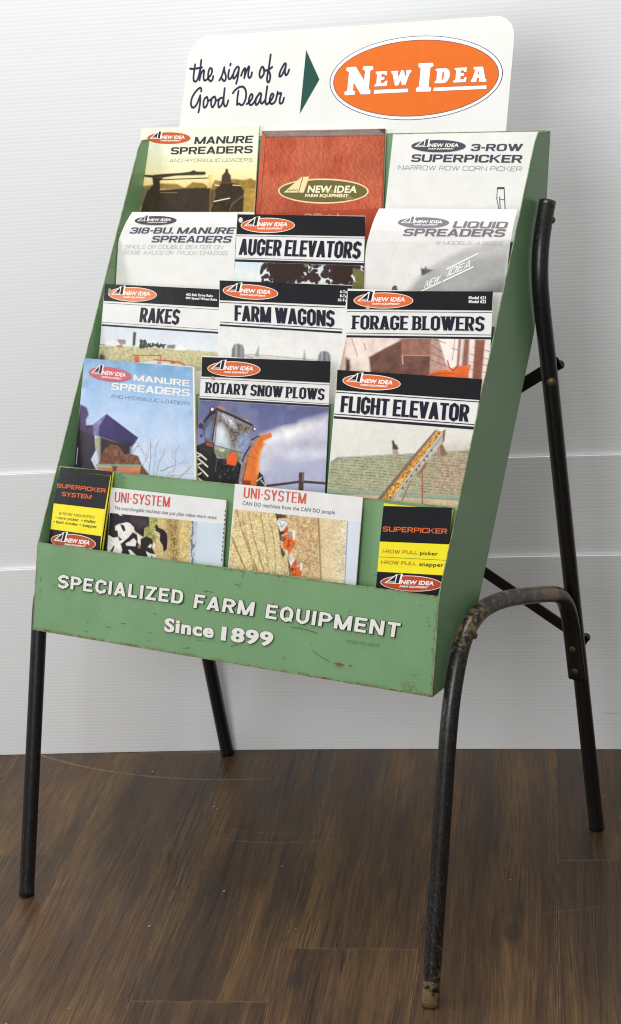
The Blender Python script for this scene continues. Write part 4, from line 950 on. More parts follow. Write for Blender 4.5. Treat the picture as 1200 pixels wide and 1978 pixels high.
["poly","#95604a",[[0.644,0.583],[0.7,0.399],[0.705,0.457],[0.659,0.584]],0.004 ],
["poly","#8f6a54",[[0.746,0.189],[0.788,0.18],[0.837,0.312],[0.776,0.348]],0.005,0.2,0.03 ],
["poly","#a98a74",[[0.752,0.222],[0.773,0.211],[0.795,0.335],[0.776,0.344]],0.005 ],
["poly","#7b6254",[[0.727,0.036],[0.743,0.037],[0.437,0.875],[0.375,0.917]],0.003 ],
["poly","#bd8a3e",[[0.744,0.041],[0.78,0.046],[0.503,0.9],[0.407,0.913]],0.003,0.6,0.012 ],
["leafs","#e3c878",[[0.744,0.046],[0.778,0.049],[0.507,0.891],[0.422,0.894]],120,0.012 ],
["leafs","#7a5426",[[0.744,0.046],[0.778,0.049],[0.507,0.891],[0.422,0.894]],90,0.009 ],
["poly","#bdb8ae",[[0.778,0.049],[0.787,0.058],[0.8,0.157],[0.605,0.615],[0.504,0.916],[0.473,0.921],[0.6,0.548]],0.003,0.08,0.03 ],
["line","#74706a",0.0048,[[0.787,0.082],[0.488,0.91]] ],
["poly","#7c5a52",[[0.78,0.042],[0.797,0.016],[0.801,0.148],[0.791,0.183]],0.004 ],
["spot","#4a4446",[0.558,0.74],0.0077,0.9 ],
["spot","#4a4446",[0.58,0.662],0.0077,0.9 ],
["spot","#4a4446",[0.608,0.589],0.0077,0.9 ],
["spot","#4a4446",[0.638,0.517],0.0077,0.9 ],
["spot","#4a4446",[0.654,0.464],0.0077,0.9 ],
["spot","#4a4446",[0.684,0.401],0.0077,0.9 ],
["spot","#4a4446",[0.7,0.348],0.0077,0.9 ],
["spot","#4a4446",[0.724,0.277],0.0077,0.9]] ],
["T","title",4,"#23212f","cond","FLIGHT ELEVATOR",[132.67,9.18],[337.82,9.23],[131.44,-14.56]]],"quad":[[118.81,-51.1],[350.12,-50.89],[340.02,240.94],[135.04,240.45]],"th":1.4,"paper":"#dfdedb"},
{"name":"super_system","prof":[[0.1576,0.9633],[0.0534,0.6607],[-0.028,0.4243]],"sa":0.32,"ops":[["P","header_band",2,"#1b1a1e",[[-334.05,2.34],[-234.59,2.6],[-238.88,54.04],[-339.24,54.33]] ],
["P","header_band",2,"#f2e22c",[[-339.24,54.33],[-238.88,54.04],[-240.72,95.3],[-340.44,94.53]] ],
["P","header_band",2,"#1b1a1e",[[-340.44,94.53],[-240.72,95.3],[-239.77,121.76],[-342.09,121.53]] ],
["T","title",4,"#e06a3c","euroM","SUPERPICKER",[-336.35,29.32],[-240.58,29.15],[-335.89,22.9] ],
["T","title",4,"#e06a3c","euroM","SYSTEM",[-324.88,41.54],[-267.01,41.09],[-324.46,34.89] ],
["T","caption",4,"#857a2c","euroM","2-ROW MOUNTED",[-327.22,70.53],[-256.79,70.05],[-327.11,66.45] ],
["T","caption",4,"#33301c","wide","\u2022 corn picker  \u2022 sheller",[-332.86,77.45],[-253.0,76.97],[-332.78,73.11] ],
["T","caption",4,"#33301c","wide","\u2022 field grinder \u2022 snapper",[-336.2,84.41],[-250.48,84.0],[-336.12,80.06] ],
["G","badge",4,"red2",[-293.16,109.66],[-249.4,108.99],[-292.91,98.11]]],"quad":[[-334.05,2.34],[-233.65,2.52],[-242.12,162.3],[-342.23,162.13]],"th":1.2,"paper":"#e8d83c"},
{"name":"super_system_back","prof":[[0.1631,0.9633],[0.0589,0.6607],[-0.0225,0.4243]],"sa":0.32,"ops":[["P","header_band",2,"#1b1a1e",[[-338.07,-0.99],[-235.1,-2.16],[-240.68,118.99],[-343.59,117.69]]]],"quad":[[-338.07,-0.99],[-233.5,-2.04],[-241.15,162.78],[-342.57,163.95]],"th":2.0,"paper":"#dccb3e"},
{"name":"uni_cows","prof":[[0.1461,0.9683],[0.0579,0.6607],[-0.011,0.4204]],"sa":0.32,"ops":[["R","cover_picture",2,[[-234.27,60.31],[-70.58,57.3],[-75.3,152.66],[-233.75,153.62]],[250,180],"#d0b684",[["noise","#b59b64",6,0.35 ],
["noise","#e2cf9f",9,0.4 ],
["speck",0.4 ],
["poly","#a08650",[[0.655,0.009],[0.803,0.008],[0.853,0.665],[0.76,0.681],[0.7,0.379]],0.05,0.9,0.012 ],
["poly","#d8bd80",[[0.803,0.008],[0.935,0.009],[0.973,0.645],[0.853,0.665]],0.03,0.4,0.012 ],
["poly","#a3a05c",[[0.445,0.005],[0.562,0.002],[0.563,0.439],[0.424,0.343],[0.425,0.198]],0.012,0.5,0.015 ],
["poly","#2a2329",[[-0.017,-0.006],[0.452,0.002],[0.47,0.136],[0.415,0.189],[0.416,0.331],[0.355,0.301],[0.293,0.231],[0.25,0.144],[0.202,0.138],[0.108,0.167],[-0.005,0.234]],0.004,0.2,0.04 ],
["poly","#4a3d42",[[0.244,0.039],[0.433,0.039],[0.449,0.129],[0.349,0.196],[0.287,0.112]],0.03,0.2,0.04 ],
["poly","#2a2329",[[-0.016,0.222],[0.107,0.164],[0.376,0.337],[0.564,0.583],[0.607,0.864],[0.011,0.971]],0.004,0.2,0.03 ],
["poly","#e9e6de",[[0.071,0.21],[0.108,0.171],[0.136,0.158],[0.203,0.124],[0.24,0.132],[0.291,0.191],[0.3,0.243],[0.234,0.372],[0.153,0.481],[0.139,0.44],[0.169,0.409],[0.118,0.363],[0.105,0.272],[0.079,0.278]],0.004,0.12,0.03 ],
["poly","#2a2329",[[0.131,0.164],[0.178,0.181],[0.199,0.258],[0.176,0.282],[0.149,0.228]],0.004 ],
["poly","#e9e6de",[[-0.009,0.356],[0.061,0.399],[0.119,0.377],[0.156,0.504],[0.178,0.581],[0.162,0.65],[0.003,0.811]],0.004,0.14,0.03 ],
["poly","#2a2329",[[0.032,0.631],[0.07,0.523],[0.084,0.542],[0.065,0.629]],0.004 ],
["line","#a9a49c",0.0046,[[0.013,0.406],[0.065,0.479]] ],
["poly","#e9e6de",[[0.211,0.469],[0.301,0.368],[0.335,0.41],[0.328,0.493],[0.222,0.502]],0.004,0.1,0.03 ],
["poly","#2a2329",[[0.226,0.433],[0.274,0.395],[0.266,0.42],[0.233,0.441]],0.004 ],
["poly","#e9e6de",[[0.334,0.277],[0.387,0.325],[0.385,0.481],[0.353,0.433]],0.004,0.1,0.03 ],
["spot","#a58540",[0.372,0.496],0.0168,0.8 ],
["poly","#2a2329",[[0.379,0.379],[0.441,0.314],[0.51,0.343],[0.525,0.406],[0.521,0.486],[0.564,0.583],[0.466,0.547],[0.407,0.517]],0.004,0.15,0.03 ],
["poly","#e9e6de",[[0.471,0.483],[0.501,0.428],[0.517,0.447],[0.506,0.496]],0.004 ],
["poly","#e9e6de",[[0.533,0.405],[0.559,0.427],[0.55,0.499],[0.527,0.461]],0.004 ],
["poly","#e9e6de",[[0.247,0.567],[0.274,0.562],[0.349,0.64],[0.279,0.641]],0.004 ],
["poly","#e9e6de",[[0.455,0.554],[0.506,0.58],[0.576,0.589],[0.573,0.66],[0.493,0.674]],0.004,0.2,0.02 ],
["spot","#2a2329",[0.529,0.635],0.0107,1 ],
["spot","#2a2329",[0.559,0.65],0.0091,1 ],
["poly","#e9e6de",[[0.099,-0.005],[0.137,-0.002],[0.148,0.025],[0.109,0.02]],0.004 ],
["poly","#2a2329",[[0.533,0.13],[0.556,0.111],[0.574,0.157],[0.632,0.181],[0.677,0.239],[0.691,0.354],[0.691,0.484],[0.661,0.539],[0.638,0.428],[0.6,0.355],[0.598,0.251],[0.546,0.207]],0.004,0.25,0.03 ],
["line","#e8e4da",0.0069,[[0.528,0.228],[0.578,0.244]] ],
["line","#e8e4da",0.0069,[[0.54,0.26],[0.597,0.291]] ],
["line","#e8e4da",0.0061,[[0.555,0.373],[0.597,0.377]]]] ],
["P","cover_picture",3,"#ccd8e2",[[-70.56,57.54],[-22.75,56.46],[-23.29,146.57],[-75.74,147.84]] ],
["R","cover_picture",4,[[-82.16,57.46],[-70.26,57.51],[-70.13,137.45],[-78.39,138.39]],[20,70],"#c4ccd4",[["tree","#6c6f78"]] ],
["T","title",4,"#cf5248","narrow","UNI-SYSTEM",[-227.02,42.62],[-123.31,41.15],[-226.83,27.35] ],
["T","caption",4,"#4e4c54","plain","The interchangable machines that just plain makes more sense.",[-226.3,54.05],[-35.82,50.76],[-226.15,48.79] ],
["P","page_marks",4,"#1b1a1e",[[-23.46,35.87],[-22.02,35.73],[-22.05,38.62],[-23.49,38.75]] ],
["P","page_marks",4,"#1b1a1e",[[-23.45,42.35],[-22.01,42.22],[-22.04,45.1],[-23.48,45.24]] ],
["P","page_marks",4,"#1b1a1e",[[-23.44,48.84],[-22.0,48.7],[-22.03,51.58],[-23.47,51.73]] ],
["P","page_marks",4,"#1b1a1e",[[-23.44,55.33],[-21.99,55.18],[-22.02,58.07],[-23.46,58.21]] ],
["P","page_marks",4,"#1b1a1e",[[-23.43,61.81],[-21.99,61.67],[-22.01,64.56],[-23.46,64.7]] ],
["P","page_marks",4,"#1b1a1e",[[-23.42,68.31],[-21.98,68.16],[-22.0,71.05],[-23.45,71.19]] ],
["P","page_marks",4,"#1b1a1e",[[-23.41,74.8],[-21.97,74.65],[-22.0,77.54],[-23.44,77.69]] ],
["P","page_marks",4,"#1b1a1e",[[-23.4,81.29],[-21.96,81.14],[-21.99,84.03],[-23.43,84.18]] ],
["P","page_marks",4,"#1b1a1e",[[-23.39,87.79],[-21.95,87.64],[-21.98,90.53],[-23.42,90.68]] ],
["P","page_marks",4,"#1b1a1e",[[-23.38,94.29],[-21.94,94.13],[-21.97,97.02],[-23.41,97.18]] ],
["P","page_marks",4,"#1b1a1e",[[-23.38,100.78],[-21.93,100.63],[-21.96,103.52],[-23.4,103.68]] ],
["P","page_marks",4,"#1b1a1e",[[-23.37,107.29],[-21.92,107.13],[-21.95,110.02],[-23.4,110.18]]]],"quad":[[-236.02,23.42],[-22.63,19.47],[-19.11,209.44],[-231.19,213.36]],"th":3.2,"paper":"#e2e1df"},
{"name":"uni_combines","prof":[[0.1461,0.9683],[0.0579,0.6607],[-0.011,0.4204]],"sa":0.32,"ops":[["R","cover_picture",2,[[-7.96,33.05],[185.53,31.36],[187.96,131.54],[-9.75,133.85]],[260,190],"#c9ae7c",[["grad_h",[[0,"#dcc793"],[0.45,"#dbc592"],[0.52,"#cdb183"],[0.78,"#d6bd90"],[0.84,"#dcc8a2"],[1,"#e0d2b2"]] ],
["line","#b08f5c",0.0176,[[0.023,0.01],[0.122,0.405],[0.253,0.854]] ],
["line","#b08f5c",0.0136,[[0.143,0.065],[0.197,0.367],[0.313,0.842]] ],
["line","#a98858",0.019,[[-0.023,0.318],[0.063,0.591],[0.162,0.872]] ],
["line","#b3945f",0.0122,[[0.24,-0.001],[0.308,0.446],[0.358,0.858]] ],
["line","#bb9b66",0.0109,[[0.31,0.024],[0.382,0.395],[0.418,0.846]] ],
["line","#b6965f",0.0109,[[0.083,0.112],[0.177,0.57],[0.221,0.835]] ],
["poly","#c39f74",[[0.477,0.009],[0.739,0.013],[0.788,0.869],[0.656,0.872],[0.589,0.664],[0.575,0.36]],0.05,0.35,0.012 ],
["noise","#b39462",24,0.25 ],
["noise","#f0e0b4",22,0.35 ],
["speck",0.55 ],
["line","#8d6742",0.0149,[[0.748,0.012],[0.774,0.384],[0.803,0.866]] ],
["poly","#dfcaa2",[[0.776,0.007],[0.886,0.012],[0.918,0.891],[0.821,0.887]],0.04,0.2,0.012 ],
["poly","#57443f",[[0.366,-0.0],[0.477,0.009],[0.471,0.049],[0.404,0.073],[0.439,0.298],[0.438,0.447],[0.489,0.56],[0.467,0.62],[0.449,0.568],[0.422,0.326],[0.394,0.109]],0.006,0.5,0.015 ],
["poly","#57443f",[[0.515,0.605],[0.538,0.736],[0.549,0.869],[0.54,0.871],[0.515,0.679]],0.006,0.4,0.02 ],
["poly","#e4e3e2",[[0.391,0.124],[0.411,0.066],[0.444,0.076],[0.483,0.106],[0.485,0.145],[0.45,0.243],[0.427,0.241]],0.003,0.2,0.015 ],
["line","#8a8a90",0.0061,[[0.414,0.112],[0.44,0.187],[0.46,0.128]] ],
["line","#8a8a90",0.0047,[[0.412,0.081],[0.474,0.101]] ],
["poly","#c9552c",[[0.45,0.237],[0.484,0.155],[0.495,0.202],[0.497,0.253],[0.431,0.29],[0.424,0.259]],0.003,0.3,0.02 ],
["poly","#5b2b30",[[0.423,0.254],[0.467,0.244],[0.459,0.285],[0.43,0.307]],0.004 ],
["poly","#dc6a30",[[0.46,0.302],[0.498,0.275],[0.568,0.337],[0.564,0.413],[0.518,0.557],[0.5,0.509],[0.469,0.49],[0.454,0.421]],0.003,0.3,0.015 ],
["poly","#8f3a24",[[0.504,0.348],[0.517,0.358],[0.509,0.47],[0.498,0.46]],0.005 ],
["poly","#a39a98",[[0.488,0.24],[0.534,0.242],[0.538,0.332],[0.501,0.304]],0.004,0.3,0.02 ],
["poly","#efece6",[[0.535,0.217],[0.55,0.215],[0.561,0.338],[0.545,0.355]],0.003 ],
["spot","#563f3c",[0.455,0.351],0.0203,0.9 ],
["spot","#8c7f78",[0.455,0.351],0.0095,0.8 ],
["poly","#e9e0d0",[[0.492,0.51],[0.503,0.508],[0.503,0.582],[0.491,0.572]],0.004 ],
["poly","#e4e3e2",[[0.515,0.607],[0.54,0.551],[0.566,0.619],[0.55,0.699],[0.534,0.694]],0.003,0.2,0.02 ],
["line","#8a8a90",0.0047,[[0.523,0.603],[0.545,0.66]] ],
["poly","#c9552c",[[0.55,0.699],[0.581,0.617],[0.59,0.664],[0.593,0.722],[0.543,0.737]],0.003,0.3,0.02 ],
["poly","#dc6a30",[[0.543,0.737],[0.629,0.718],[0.639,0.779],[0.628,0.855],[0.549,0.866]],0.003,0.35,0.015 ],
["spot","#563f3c",[0.555,0.769],0.0149,0.9 ],
["poly","#efece6",[[0.618,0.668],[0.633,0.665],[0.639,0.767],[0.627,0.77]],0.003 ],
["line","#8f3a24",0.0054,[[0.584,0.739],[0.585,0.849]] ],
["poly","#a39a98",[[0.586,0.616],[0.621,0.646],[0.62,0.707],[0.593,0.688]],0.004]] ],
["P","cover_picture",3,"#d5dce4",[[185.53,31.36],[205.64,31.13],[205.54,132.35],[187.29,131.62]] ],
["L","cover_picture",4,"#8fa3cc",1.57,[[184.94,32.29],[188.24,119.85]] ],
["T","title",4,"#d2604a","narrow","UNI-SYSTEM",[7.14,15.05],[113.85,14.19],[7.22,-0.01] ],
["T","caption",4,"#55535a","plain","CAN DO machines from the CAN DO people",[6.66,25.64],[163.23,24.49],[6.89,20.19]]],"quad":[[-9.42,-3.08],[206.1,-3.9],[206.38,196.1],[-11.03,196.91]],"th":1.6,"paper":"#e2e1de"},
{"name":"superpicker","prof":[[0.1528,0.965],[0.0539,0.6607],[-0.0234,0.4229]],"sa":0.32,"ops":[["P","header_band",2,"#1b1a1e",[[242.31,4.04],[347.08,-3.23],[348.75,46.2],[241.89,53.39]] ],
["P","header_band",2,"#f2e22c",[[241.89,53.39],[348.75,46.2],[348.99,88.23],[242.58,94.92]] ],
["P","header_band",2,"#1b1a1e",[[242.58,94.92],[348.99,88.23],[346.34,121.39],[242.82,123.61]] ],
["L","header_band",3,"#5a5430",0.63,[[242.28,74.58],[348.62,67.8]] ],
["T","title",4,"#e06a3c","euroM","SUPERPICKER",[244.89,39.03],[344.09,32.38],[244.79,32.17] ],
["T","caption",4,"#b07a22","euroM","1-ROW PULL",[247.86,68.53],[302.25,64.67],[247.97,63.64] ],
["T","caption",4,"#33301c","wide","picker",[305.8,64.85],[333.28,63.01],[305.55,59.78] ],
["T","caption",4,"#b07a22","euroM","1-ROW PULL",[247.26,83.79],[302.31,79.68],[247.37,78.9] ],
["T","caption",4,"#33301c","wide","snapper",[306.52,80.06],[343.69,77.32],[306.25,74.71] ],
["G","badge",4,"red2",[296.78,105.12],[343.83,101.46],[296.28,94.82]]],"quad":[[242.31,4.04],[347.08,-3.23],[342.9,186.72],[244.04,194.03]],"th":1.0,"paper":"#e8d83c"},
{"name":"superpicker_back","prof":[[0.1515,0.9667],[0.0579,0.6607],[-0.0152,0.4216]],"sa":0.32,"ops":[["P","header_band",2,"#1b1a1e",[[241.1,5.26],[345.78,-1.99],[344.55,122.94],[240.77,125.17]]]],"quad":[[241.1,5.26],[347.33,-2.13],[341.96,187.79],[240.98,195.26]],"th":1.0,"paper":"#e6d640"}],"sign":{"name":"sign","prof":[[0.4786,1.435],[0.385,1.129],[0.3119,0.8899]],"sa":0.32,"ops":[["S","script_lettering",2,"#26253a",3.6,[[-283.03,-109.16],[-277.33,-108.38],[-270.25,-108.95],[-259.69,-109.97]] ],
["S","script_lettering",2,"#26253a",3.6,[[-273.77,-115.42],[-274.7,-102.68],[-274.87,-94.44],[-273.33,-89.44],[-270.14,-88.1],[-266.86,-90.88],[-264.57,-98.22],[-263.04,-108.04],[-262.45,-121.99]] ],
["S","script_lettering",2,"#26253a",3.6,[[-262.45,-121.99],[-262.65,-102.26],[-262.39,-89.91]] ],
["S","script_lettering",2,"#26253a",3.6,[[-262.47,-90.74],[-260.66,-99.73],[-257.17,-105.2],[-254.92,-104.05],[-255.23,-96.26],[-253.58,-90.04],[-249.49,-89.66],[-245.84,-93.48],[-241.21,-97.42],[-239.36,-103.91],[-241.28,-107.91],[-244.76,-107.38],[-246.52,-100.06],[-245.17,-91.82],[-241.23,-87.92],[-237.41,-89.92],[-236.29,-95.62]] ],
["S","script_lettering",2,"#26253a",3.6,[[-223.71,-88.5],[-219.47,-95.87],[-216.31,-108.81]] ],
["S","script_lettering",2,"#26253a",3.6,[[-216.31,-108.81],[-215.14,-102.25],[-211.77,-94.79],[-212.04,-88.69],[-214.9,-87.4],[-218.42,-90.53]] ],
["S","script_lettering",2,"#26253a",3.6,[[-206.39,-104.38],[-207.35,-96.27],[-205.46,-90.51],[-202.01,-90.8],[-199.07,-95.99]] ],
["S","script_lettering",2,"#26253a",3.6,[[-204.61,-114.08],[-205.04,-111.5]] ],
["S","script_lettering",2,"#26253a",3.6,[[-187.83,-106.97],[-191.45,-108.56],[-196.26,-102.4],[-197.99,-95.14],[-196.53,-90.62],[-193.26,-92.55],[-189.88,-98.12],[-187.66,-105.34]] ],
["S","script_lettering",2,"#26253a",3.6,[[-188.0,-102.92],[-188.71,-91.58],[-190.73,-82.31]] ],
["S","script_lettering",2,"#26253a",3.6,[[-257.5,-72.07],[-257.47,-75.77],[-260.9,-77.52],[-267.53,-72.78],[-273.75,-63.88],[-275.68,-54.85],[-273.68,-48.36],[-268.93,-46.84],[-263.44,-52.89],[-258.81,-65.12]] ],
["S","script_lettering",2,"#26253a",3.6,[[-258.49,-65.93],[-257.75,-56.86],[-258.17,-46.17],[-259.34,-38.79]] ],
["S","script_lettering",2,"#26253a",3.6,[[-245.19,-62.69],[-249.03,-60.74],[-250.97,-55.04],[-250.29,-48.44],[-247.31,-46.07],[-243.87,-49.93],[-242.53,-56.46],[-244.66,-62.43]] ],
["S","script_lettering",2,"#26253a",3.6,[[-243.08,-56.88],[-238.61,-57.59],[-234.91,-60.76],[-230.11,-63.01]] ],
["S","script_lettering",2,"#26253a",3.6,[[-230.11,-63.01],[-234.44,-61.16],[-236.17,-55.47],[-234.95,-48.47],[-232.21,-46.36],[-228.89,-51.19],[-227.55,-57.7],[-229.89,-62.84]] ],
["S","script_lettering",2,"#26253a",3.6,[[-227.93,-56.48],[-223.49,-57.18],[-220.69,-59.15]] ],
["S","script_lettering",2,"#26253a",3.6,[[-214.34,-60.61],[-219.27,-59.93],[-221.99,-54.28],[-221.31,-47.72],[-218.83,-46.03],[-214.83,-50.83],[-212.55,-59.75]] ],
["S","script_lettering",2,"#26253a",3.6,[[-212.09,-75.64],[-212.42,-61.38],[-211.41,-51.56],[-208.47,-47.24],[-205.16,-48.95],[-203.22,-56.24]] ],
["S","script_lettering",2,"#26253a",3.6,[[-185.05,-70.37],[-186.02,-60.65],[-185.8,-48.87]] ],
["S","script_lettering",2,"#26253a",3.6,[[-195.63,-67.42],[-191.21,-72.58],[-183.72,-76.66],[-176.82,-76.61],[-171.3,-70.77],[-170.01,-60.21],[-173.15,-50.58],[-177.84,-48.27],[-182.03,-50.64],[-185.35,-49.27]] ],
["S","script_lettering",2,"#26253a",3.6,[[-182.61,-94.62],[-180.31,-101.03],[-177.06,-105.77],[-175.82,-103.3],[-176.11,-90.76]] ],
["S","script_lettering",2,"#26253a",3.6,[[-176.15,-91.17],[-173.81,-99.99],[-170.17,-107.55],[-168.36,-107.08],[-169.3,-99.03],[-168.43,-92.53],[-165.98,-90.67],[-163.3,-93.16],[-162.41,-98.79]] ],
["S","script_lettering",2,"#26253a",3.6,[[-141.73,-106.11],[-144.68,-106.46],[-147.49,-100.68],[-147.88,-95.06],[-145.96,-90.57],[-143.08,-90.87],[-139.76,-96.39],[-140.23,-102.84],[-142.53,-106.38]] ],
["S","script_lettering",2,"#26253a",3.6,[[-140.34,-102.04],[-136.35,-100.94],[-130.7,-102.5],[-125.26,-105.92]] ],
["S","script_lettering",2,"#26253a",3.6,[[-129.96,-125.34],[-131.2,-107.34],[-132.79,-94.55],[-132.74,-86.51],[-130.38,-82.42],[-127.8,-85.55],[-127.66,-93.57],[-131.51,-100.93]] ],
["S","script_lettering",2,"#26253a",3.6,[[-99.89,-109.38],[-102.49,-110.52],[-106.81,-104.05],[-109.91,-96.97],[-110.3,-91.38],[-106.97,-91.67],[-102.87,-98.32],[-99.85,-106.19]] ],
["S","script_lettering",2,"#26253a",3.6,[[-100.22,-107.0],[-100.77,-97.45],[-98.36,-92.58],[-95.35,-94.87],[-93.29,-100.77]] ],
["S","script_lettering",2,"#26253a",3.6,[[-167.16,-49.62],[-161.67,-53.52],[-157.84,-59.07],[-157.81,-63.51],[-160.84,-64.41],[-163.65,-58.42],[-162.9,-51.13],[-159.62,-47.81],[-155.45,-50.13],[-152.04,-54.88],[-149.6,-59.66],[-144.4,-65.96],[-141.55,-64.67]] ],
["S","script_lettering",2,"#26253a",3.6,[[-144.4,-65.96],[-149.52,-58.85],[-151.02,-51.63],[-148.88,-47.94],[-144.86,-51.47],[-141.79,-59.44],[-141.31,-64.26]] ],
["S","script_lettering",2,"#26253a",3.6,[[-141.43,-63.46],[-141.78,-54.61],[-139.86,-50.13],[-136.09,-51.24],[-132.3,-56.77]] ],
["S","script_lettering",2,"#26253a",3.6,[[-131.37,-76.03],[-132.31,-61.59],[-132.29,-51.95],[-129.48,-48.18],[-125.41,-50.96],[-121.07,-55.66],[-118.26,-61.2],[-119.52,-64.04],[-122.38,-63.72],[-124.54,-56.56],[-123.77,-50.92],[-120.85,-48.84],[-116.62,-49.93],[-113.26,-54.65],[-110.83,-66.6]] ],
["S","script_lettering",2,"#26253a",3.6,[[-111.06,-67.0],[-110.18,-64.02],[-104.47,-64.41],[-105.91,-56.06],[-105.53,-50.45],[-103.05,-48.79],[-99.94,-51.1],[-98.39,-57.45]] ],
["P","arrow",2,"#1d4a40",[[-65.18,-129.95],[-36.38,-83.71],[-66.72,-32.14]] ],
["E","oval_emblem",2,"#33305a",[128.64000000000001,-80.535],[274.8,-80.535],[128.64000000000001,-142.59] ],
["E","oval_emblem",3,"#ececea",[128.71499999999997,-80.54],[273.53,-80.54],[128.71499999999997,-141.71] ],
["E","oval_emblem",4,"#4a2f50",[128.695,-80.11999999999999],[268.57,-80.11999999999999],[128.695,-136.67] ],
["E","oval_emblem",5,"#d8691e",[128.75,-80.11999999999999],[267.61,-80.11999999999999],[128.75,-135.79] ],
["P","oval_emblem",7,"#f1f0ec",[[10.66,-100.11],[27.12,-100.97],[43.43,-80.0],[44.03,-94.05],[39.52,-96.15],[40.16,-100.98],[57.09,-100.85],[58.15,-95.97],[52.98,-93.74],[53.31,-66.11],[56.9,-64.07],[56.31,-58.76],[39.93,-58.74],[25.56,-77.17],[25.89,-64.98],[29.81,-63.41],[29.16,-58.55],[11.74,-58.07],[10.44,-62.99],[15.36,-65.29],[15.72,-93.1],[10.59,-95.23]] ],
["L","oval_emblem",6,"#432c4c",0.69,[[10.66,-100.11],[27.12,-100.97],[43.43,-80.0],[44.03,-94.05],[39.52,-96.15],[40.16,-100.98],[57.09,-100.85],[58.15,-95.97],[52.98,-93.74],[53.31,-66.11],[56.9,-64.07],[56.31,-58.76],[39.93,-58.74],[25.56,-77.17],[25.89,-64.98],[29.81,-63.41],[29.16,-58.55],[11.74,-58.07],[10.44,-62.99],[15.36,-65.29],[15.72,-93.1],[10.59,-95.23],[10.66,-100.11],[27.12,-100.97]] ],
["P","oval_emblem",7,"#f1f0ec",[[62.69,-92.14],[82.02,-92.23],[83.22,-85.93],[80.12,-85.75],[77.43,-88.06],[73.2,-87.91],[73.16,-83.86],[78.41,-83.88],[78.82,-79.82],[73.27,-79.52],[73.43,-74.69],[78.76,-75.0],[81.24,-78.0],[84.61,-77.7],[83.94,-70.02],[62.71,-69.9],[62.69,-73.38],[65.44,-73.97],[65.36,-87.99],[62.76,-89.24]] ],
["L","oval_emblem",6,"#432c4c",0.69,[[62.69,-92.14],[82.02,-92.23],[83.22,-85.93],[80.12,-85.75],[77.43,-88.06],[73.2,-87.91],[73.16,-83.86],[78.41,-83.88],[78.82,-79.82],[73.27,-79.52],[73.43,-74.69],[78.76,-75.0],[81.24,-78.0],[84.61,-77.7],[83.94,-70.02],[62.71,-69.9],[62.69,-73.38],[65.44,-73.97],[65.36,-87.99],[62.76,-89.24],[62.69,-92.14],[82.02,-92.23]] ],
["P","oval_emblem",7,"#f1f0ec",[[89.49,-91.97],[101.42,-92.32],[101.57,-88.67],[100.56,-87.75],[102.93,-82.87],[106.36,-92.53],[110.79,-92.37],[114.49,-82.96],[116.26,-87.21],[115.01,-88.69],[115.17,-92.51],[123.93,-92.68],[123.77,-88.86],[121.62,-88.46],[115.76,-70.48],[109.72,-70.38],[106.74,-77.95],[103.67,-70.18],[97.93,-70.07],[91.89,-88.04],[89.79,-89.08]] ],
["L","oval_emblem",6,"#432c4c",0.69,[[89.49,-91.97],[101.42,-92.32],[101.57,-88.67],[100.56,-87.75],[102.93,-82.87],[106.36,-92.53],[110.79,-92.37],[114.49,-82.96],[116.26,-87.21],[115.01,-88.69],[115.17,-92.51],[123.93,-92.68],[123.77,-88.86],[121.62,-88.46],[115.76,-70.48],[109.72,-70.38],[106.74,-77.95],[103.67,-70.18],[97.93,-70.07],[91.89,-88.04],[89.79,-89.08],[89.49,-91.97],[101.42,-92.32]] ],
["P","oval_emblem",7,"#f1f0ec",[[62.44,-64.87],[121.25,-65.05],[121.24,-59.79],[62.69,-59.06]] ],
["L","oval_emblem",6,"#432c4c",0.69,[[62.44,-64.87],[121.25,-65.05],[121.24,-59.79],[62.69,-59.06],[62.44,-64.87],[121.25,-65.05]] ],
["P","oval_emblem",7,"#f1f0ec",[[135.02,-101.81],[158.88,-101.87],[160.77,-97.06],[155.31,-94.41],[155.4,-66.87],[159.93,-64.84],[159.37,-59.64],[134.91,-59.87],[134.05,-65.14],[138.84,-67.38],[139.03,-94.52],[135.01,-96.57]] ],
["L","oval_emblem",6,"#432c4c",0.69,[[135.02,-101.81],[158.88,-101.87],[160.77,-97.06],[155.31,-94.41],[155.4,-66.87],[159.93,-64.84],[159.37,-59.64],[134.91,-59.87],[134.05,-65.14],[138.84,-67.38],[139.03,-94.52],[135.01,-96.57],[135.02,-101.81],[158.88,-101.87]] ],
["P","oval_emblem",7,"#f1f0ec",[[164.42,-92.95],[181.81,-92.98],[186.32,-90.65],[188.65,-86.61],[189.13,-81.88],[186.8,-75.35],[181.87,-71.26],[164.88,-71.32],[164.55,-74.65],[167.26,-75.51],[167.21,-88.77],[164.41,-89.82]] ],
["L","oval_emblem",6,"#432c4c",0.69,[[164.42,-92.95],[181.81,-92.98],[186.32,-90.65],[188.65,-86.61],[189.13,-81.88],[186.8,-75.35],[181.87,-71.26],[164.88,-71.32],[164.55,-74.65],[167.26,-75.51],[167.21,-88.77],[164.41,-89.82],[164.42,-92.95],[181.81,-92.98]] ],
["P","oval_emblem",7,"#f1f0ec",[[195.92,-92.76],[215.58,-93.18],[215.93,-86.6],[212.8,-86.24],[210.42,-88.86],[206.72,-88.8],[206.57,-85.05],[211.88,-84.87],[211.99,-80.64],[206.51,-80.35],[206.78,-75.65],[212.25,-75.94],[214.04,-79.16],[217.06,-78.59],[215.86,-71.6],[195.51,-71.49],[195.41,-74.6],[198.55,-75.16],[198.73,-89.08],[195.76,-90.13]] ],
